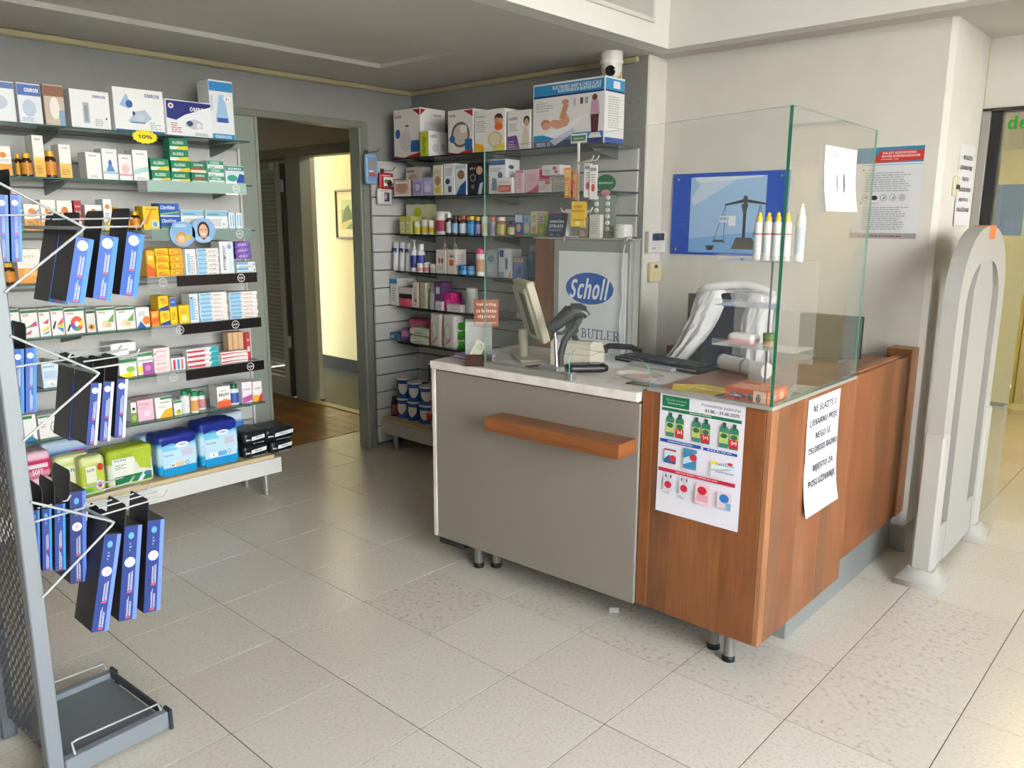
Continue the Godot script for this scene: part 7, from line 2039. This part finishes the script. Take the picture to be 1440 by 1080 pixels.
# ---------- security gate ----------
func build_gate():
	var pl := M("#a9a7a1", 0.5)
	var t := thing("security_gate", "tall pale plastic anti-theft gate with rounded top and orange tape", "security gate", Vector3(1.62, 0, -2.09), PI / 2)
	# local x = -z world, so x from -0.40 (near) to 0.42 (far)
	var xa := -0.385
	var xb := 0.405
	var hs := 1.13
	var ht := 1.505
	var out := PackedVector2Array()
	var n := 24
	var mid := (xa + xb) / 2
	var hw := (xb - xa) / 2
	for k in n + 1:
		var a := PI * k / n
		var cx := cos(a)
		var sy := sin(a)
		out.append(Vector2(mid + signf(cx) * pow(absf(cx), 0.85) * hw, hs + pow(sy, 0.8) * (ht - hs)))
	var outer := PackedVector2Array(out)
	# rim: band between outer outline and inner outline
	var inner := PackedVector2Array()
	for k in n + 1:
		var p := out[k]
		inner.append(Vector2(mid + (p.x - mid) * 0.72, hs + (p.y - hs) * 0.62))
	var rim := PackedVector2Array()
	rim.append(Vector2(xb, 0.05))
	rim.append_array(outer)
	rim.append(Vector2(xa, 0.05))
	rim.append(Vector2(mid - hw * 0.72, 0.05))
	for k in range(n, -1, -1):
		rim.append(inner[k])
	rim.append(Vector2(mid + hw * 0.72, 0.05))
	var b := MB.new()
	b.prism(rim, -0.03, 0.03)
	part("outer_frame", b, pl, t)
	# centre blade between two long slots
	var bl := MB.new()
	var cw := hw * 0.42
	var blade := PackedVector2Array([Vector2(mid - cw, 0.05), Vector2(mid + cw, 0.05), Vector2(mid + cw, 1.24), Vector2(mid + cw * 0.5, 1.38), Vector2(mid - cw * 0.5, 1.38), Vector2(mid - cw, 1.24)])
	bl.prism(blade, -0.024, 0.028)
	part("centre_blade", bl, M("#a5a39d", 0.5), t)
	var ft := MB.new()
	ft.box(Vector3(mid, 0.14, 0), Vector3(hw * 1.6, 0.18, 0.054), 0.004)
	part("lower_panel", ft, M("#a6a49e", 0.5), t)
	# near sleeve and feet
	bxp("leg_sleeve", Vector3(xa - 0.012, 0.04, -0.042), Vector3(xa + 0.075, 0.66, 0.042), M("#b3b1aa", 0.5), t, 0.01)
	bxp("leg_sleeve", Vector3(xb - 0.075, 0.04, -0.042), Vector3(xb + 0.012, 0.66, 0.042), M("#b3b1aa", 0.5), t, 0.01)
	for x in [xa + 0.03, xb - 0.03]:
		var f := MB.new()
		f.at(Transform3D(Basis(Vector3.UP, PI / 4), Vector3(x, 0, 0))).lathe([Vector2(0, 0), Vector2(0.125, 0), Vector2(0.125, 0.025), Vector2(0.11, 0.035), Vector2(0.075, 0.075), Vector2(0, 0.075)], 4)
		var fo := part("foot", f, M("#b0aea5", 0.5), t)
		for s in [-0.055, 0.055]:
			var sc := MB.new()
			sc.lathe([Vector2(0.01, 0.034), Vector2(0.01, 0.042), Vector2(0, 0.043)], 8, Vector3(x, 0, s))
			part("bolt", sc, M("#6a6862", 0.5, 0.5), fo)
	bxp("orange_tape", Vector3(mid - 0.02, ht - 0.055, -0.033), Vector3(mid + 0.075, ht + 0.003, 0.033), M("#d8763c", 0.5), t, 0.002)
	var lg := MB.new()
	lg.at(Transform3D(Basis.IDENTITY, Vector3(mid + 0.06, 1.13, 0.0243)))
	part("brand_plate", draw("e .5 .5 .35 .48 #e2e0da;e .5 .5 .25 .4 #d0b8b4;l .3 .2 .7 .8 6 #b07a78", 0.06, 0.14, 0.0, lg), print_mat(), t)

# ---------- hook stand in the foreground ----------
func build_stand():
	var gm := M("#868c91", 0.45, 0.3)
	var wire := M("#a9adad", 0.35, 0.15)
	var S := Vector3(0.249, 0, 1.235)
	var yaw := 0.06
	# local: x from 0 (near) to -0.33 (far), hooks run along -z
	var t := thing("hook_stand", "grey perforated metal floor stand with wire hook arms", "display stand", S, yaw)
	bxp("post", Vector3(-0.018, 0.0, -0.02), Vector3(0.018, 1.85, 0.02), gm, t, 0.003)
	bxp("post", Vector3(-0.35, 0.0, -0.02), Vector3(-0.318, 1.85, 0.02), M("#6f7478", 0.4, 0.35), t, 0.003)
	# perforated sheet: lattice of holes built as a grid of ring cells
	var pm := M("#5d6064", 0.45, 0.3)
	var cell := 0.0305
	var nx := 10
	var cw := (0.318 - 0.018) / nx
	var ny := 56
	for blockk in 4:
		var b := MB.new()
		for iy in range(blockk * ny / 4, (blockk + 1) * ny / 4):
			for ix in nx:
				var cx := -0.018 - cw * (ix + 0.5)
				var cy := 0.07 + cell * (iy + 0.5)
				var r := 0.0095
				var pts := []
				var sq := []
				for k in 8:
					var a := TAU * (k + 0.5) / 8
					pts.append(Vector2(cx + cos(a) * r, cy + sin(a) * r * 1.15))
					var m := maxf(absf(cos(a)), absf(sin(a)))
					sq.append(Vector2(cx + cos(a) / m * cw * 0.5, cy + sin(a) / m * cell * 0.5))
				for k in 8:
					var q := (k + 1) % 8
					for zz in [0.0012, -0.0012]:
						b.quad(Vector3(pts[k].x, pts[k].y, zz), Vector3(pts[q].x, pts[q].y, zz), Vector3(sq[q].x, sq[q].y, zz), Vector3(sq[k].x, sq[k].y, zz), Vector3(0, 0, signf(zz)))
		part("perforated_sheet", b, pm, t)
	# base tray and feet
	var tm := M("#73787c", 0.45, 0.3)
	bxp("base_plate", Vector3(-0.33, 0.045, -0.30), Vector3(0.0, 0.05, -0.022), tm, t, 0.001)
	for x in [-0.345, 0.0]:
		bxp("base_bar", Vector3(x - 0.008, 0.012, -0.315), Vector3(x + 0.022, 0.066, -0.021), gm, t, 0.003)
		bxp("end_cap", Vector3(x - 0.012, 0.004, -0.326), Vector3(x + 0.026, 0.07, -0.3155), M("#2c2f34", 0.5), t, 0.002)
		bxp("base_bar", Vector3(x - 0.008, 0.012, 0.021), Vector3(x + 0.022, 0.066, 0.06), gm, t, 0.003)
		bxp("end_cap", Vector3(x - 0.012, 0.004, 0.0605), Vector3(x + 0.026, 0.07, 0.07), M("#2c2f34", 0.5), t, 0.002)
	bxp("front_lip", Vector3(-0.33, 0.0505, -0.312), Vector3(-0.009, 0.075, -0.302), M("#3c4044", 0.5), t, 0.002)
	for x in [-0.34, 0.012]:
		var g := MB.new()
		g.tube([Vector3(x, 0.068, -0.05), Vector3(x, 0.105, -0.045), Vector3(x, 0.108, -0.06), Vector3(x, 0.10, -0.29), Vector3(x, 0.075, -0.298)], 0.0035, 6)
		part("guard_wire", g, wire, t)
	# triangular wire arms with crossbars, three levels
	for lv in [[1.61, 1.345, 1.496, 1], [1.24, 0.975, 1.118, 2], [0.815, 0.553, 0.70, 3]]:
		for x in [0.024, -0.345]:
			var a := MB.new()
			a.tube([Vector3(x, lv[0], -0.012), Vector3(x, lv[2] + 0.006, -0.205), Vector3(x, lv[2], -0.21), Vector3(x, lv[2] - 0.006, -0.205), Vector3(x, lv[1], -0.012)], 0.0034, 8)
			part("support_arm", a, wire, t)
		var cbm := MB.new()
		cbm.tube([Vector3(0.024, lv[2], -0.21), Vector3(-0.345, lv[2], -0.21)], 0.0045, 8)
		part("crossbar", cbm, wire, t)
		for x in [-0.06, -0.16, -0.27]:
			var h := MB.new()
			var y: float = lv[2]
			h.tube([Vector3(x, y, -0.21), Vector3(x, y + 0.004, -0.40), Vector3(x, y + 0.022, -0.415)], 0.003, 6)
			h.tube([Vector3(x, y + 0.022, -0.21), Vector3(x, y + 0.026, -0.38)], 0.0025, 6)
			part("hook", h, wire, t)
			var h2 := MB.new()
			h2.tube([Vector3(x, y + 0.03, 0.0), Vector3(x, y + 0.034, -0.17), Vector3(x, y + 0.048, -0.18)], 0.003, 6)
			part("hook", h2, wire, t)
	# hanging boxes: [u_left, u_right, v_top, v_bottom of the spine, x of the spine plane, tilt, spine colour, stripe colour, kind]
	var bl := "#2a58ad"
	var nv := "#263f86"
	var items := [
		[1, 17, 273, 368, 0.10, 0.08, bl, "#3f86d8", 0, "top level by the post"], [19, 35, 273, 368, 0.10, 0.08, bl, "#3f86d8", 0, "top level by the post"],
		[111, 138, 334, 427, 0.17, 0.24, bl, "#3f7fd0", 1, "top level at the arm end"], [145, 172, 331, 422, 0.17, 0.21, bl, "#3f7fd0", 1, "top level at the arm end"], [182, 208, 327, 417, 0.17, 0.21, bl, "#3f7fd0", 1, "top level at the arm end"],
		[25, 41, 490, 581, 0.10, 0.1, bl, "#2f7fe0", 0, "middle level by the post"], [42, 58, 488, 579, 0.10, 0.1, bl, "#2f7fe0", 0, "middle level by the post"],
		[132, 148, 538, 624, 0.17, 0.17, nv, "#b4bccc", 0, "middle level at the arm end"], [149, 165, 536, 619, 0.17, 0.16, nv, "#b4bccc", 0, "middle level at the arm end"], [168, 184, 532, 614, 0.17, 0.14, nv, "#b4bccc", 0, "middle level at the arm end"],
		[50, 64, 717, 803, 0.10, 0.09, nv, "#2f7fe0", 2, "lowest level by the post"], [66, 80, 715, 800, 0.10, 0.09, nv, "#2f7fe0", 2, "lowest level by the post"], [83, 99, 708, 800, 0.10, 0.09, nv, "#2f7fe0", 2, "lowest level by the post"], [105, 129, 690, 816, 0.08, 0.09, "#22356f", "#5a78c8", 3, "lowest level by the post"],
		[153, 178, 750, 880, 0.17, 0.22, "#24397c", "#6a86dc", 3, "lowest level at the arm end"], [180, 206, 738, 866, 0.17, 0.15, "#24397c", "#6a86dc", 3, "lowest level at the arm end"], [211, 236, 730, 855, 0.17, 0.13, "#24397c", "#6a86dc", 3, "lowest level at the arm end"],
	]
	var far := []
	var seq := {}
	for e in items:
		if e[0] == 111 or e[0] == 132:
			for dx in [0.1205]:
				var c: Array = e.duplicate()
				c[4] = e[4] - dx
				c.append(dx)
				far.append(c)
	items.append_array(far)
	for e in items:
		var X: float = e[4]
		var ym := yv(X, 1.0, (e[2] + e[3]) / 2.0)
		var z0 := zu(e[0], X, ym)
		var z1 := zu(e[1], X, ym)
		var zm := (z0 + z1) / 2
		var yt := yv(X, zm, e[2])
		var yb := yv(X, zm, e[3])
		var th := absf(z0 - z1) * 0.94
		var h := yt - yb
		if e.size() > 10:
			zm = zu((e[0] + e[1]) / 2.0, X + e[10], ym)
			z0 = zu(e[0], X + e[10], ym)
			z1 = zu(e[1], X + e[10], ym)
			yt = yv(X + e[10], zm, e[2])
			yb = yv(X + e[10], zm, e[3])
		var wdt := 0.12 if e[8] < 3 else 0.13
		var kind: String = ["narrow bright blue bandage box", "wide blue bandage box", "slim two-tone blue bandage box", "tall navy bandage box"][e[8]]
		if e.size() > 10:
			kind = ("second row " if e[10] < 0.2 else "third row ") + kind
		if e[6] == nv and e[8] == 0 and e.size() < 11:
			kind = "navy bandage box with grey stripe"
		seq[e[9]] = seq.get(e[9], 0) + 1
		var nth: String = ["first", "second", "third", "fourth", "fifth"][mini(seq[e[9]] - 1, 4)]
		var place: String = e[9].replace("by the post", nth + " from the post").replace("at the arm end", nth + " from the crossbar")
		if e.size() > 10:
			place = e[9].replace("at the arm end", "beside the first box")
		var t2 := thing("hanging_box", kind + " on wire stand, " + place, "box", Vector3(X - wdt / 2, yt, zm), 0.0, "bandage boxes on the wire stand")
		t2.rotation.x = -e[5]
		var b := MB.new()
		b.box(Vector3(0, -h / 2, 0), Vector3(wdt, h, th), 0.0015)
		part("carton_body", b, M("#26262a", 0.45), t2)
		var tab := MB.new()
		tab.prism(PackedVector2Array([Vector2(-wdt * 0.5, 0.0), Vector2(wdt * 0.5, 0.0), Vector2(wdt * 0.5, 0.05), Vector2(wdt * 0.42, 0.062), Vector2(-wdt * 0.42, 0.062), Vector2(-wdt * 0.5, 0.05)]), th * 0.5 - 0.002, th * 0.5)
		part("hang_tab", tab, M("#232327", 0.5), t2)
		var sp := MB.new()
		sp.at(Transform3D(Basis(Vector3.UP, PI / 2), Vector3(wdt / 2 + 0.0003, -h, 0)))
		var ops := "r 0 0 1 1 %s;r .72 0 1 1 %s;e .42 .88 .3 %f #eceef2;e .42 .88 .16 %f #d8b8a8" % [e[6], e[7], 0.3 * th / h, 0.16 * th / h]
		if e[8] >= 2:
			ops = "r 0 0 1 1 %s;r .76 0 1 1 %s;e .4 .9 .16 .035 #5a9ad8;l .34 .74 .5 .84 3 #8fa8d0" % [e[6], e[7]]
			if e[8] == 3:
				ops += ";e .42 .62 .3 %f #e8e9ee;e .42 .62 .15 %f #c8b0b0" % [0.3 * th / h, 0.15 * th / h]
		part("printed_spine", draw(ops, th * 0.99, h * 0.99, 0.0, sp), print_mat(0.35), t2)
		# vertical lettering: greeked lines turned along the spine
		var vt := MB.new()
		vt.at(Transform3D(Basis(Vector3.UP, PI / 2) * Basis(Vector3.BACK, PI / 2), Vector3(wdt / 2 + 0.0012, -h * 0.98, 0)))
		var top := 0.72 if e[8] < 2 else (0.6 if e[8] == 2 else 0.52)
		var w2 := h * top
		var o2 := "r .0 .02 .04 .98 #b8505a;l .05 .08 .48 .5 2 #dfe3ec;l .05 .6 .48 .98 2 #dfe3ec;r .52 .02 .56 .98 #b8505a;l .57 .08 1 .5 2 #dfe3ec;l .57 .6 1 .98 2 #dfe3ec"
		var vm := MB.new()
		vm.at(vt.tf * Transform3D(Basis.IDENTITY, Vector3(w2 / 2, -th * 0.14, 0)))
		part("spine_lettering", draw(o2, w2, th * 0.3, 0.0, vm), print_mat(0.4), t2)
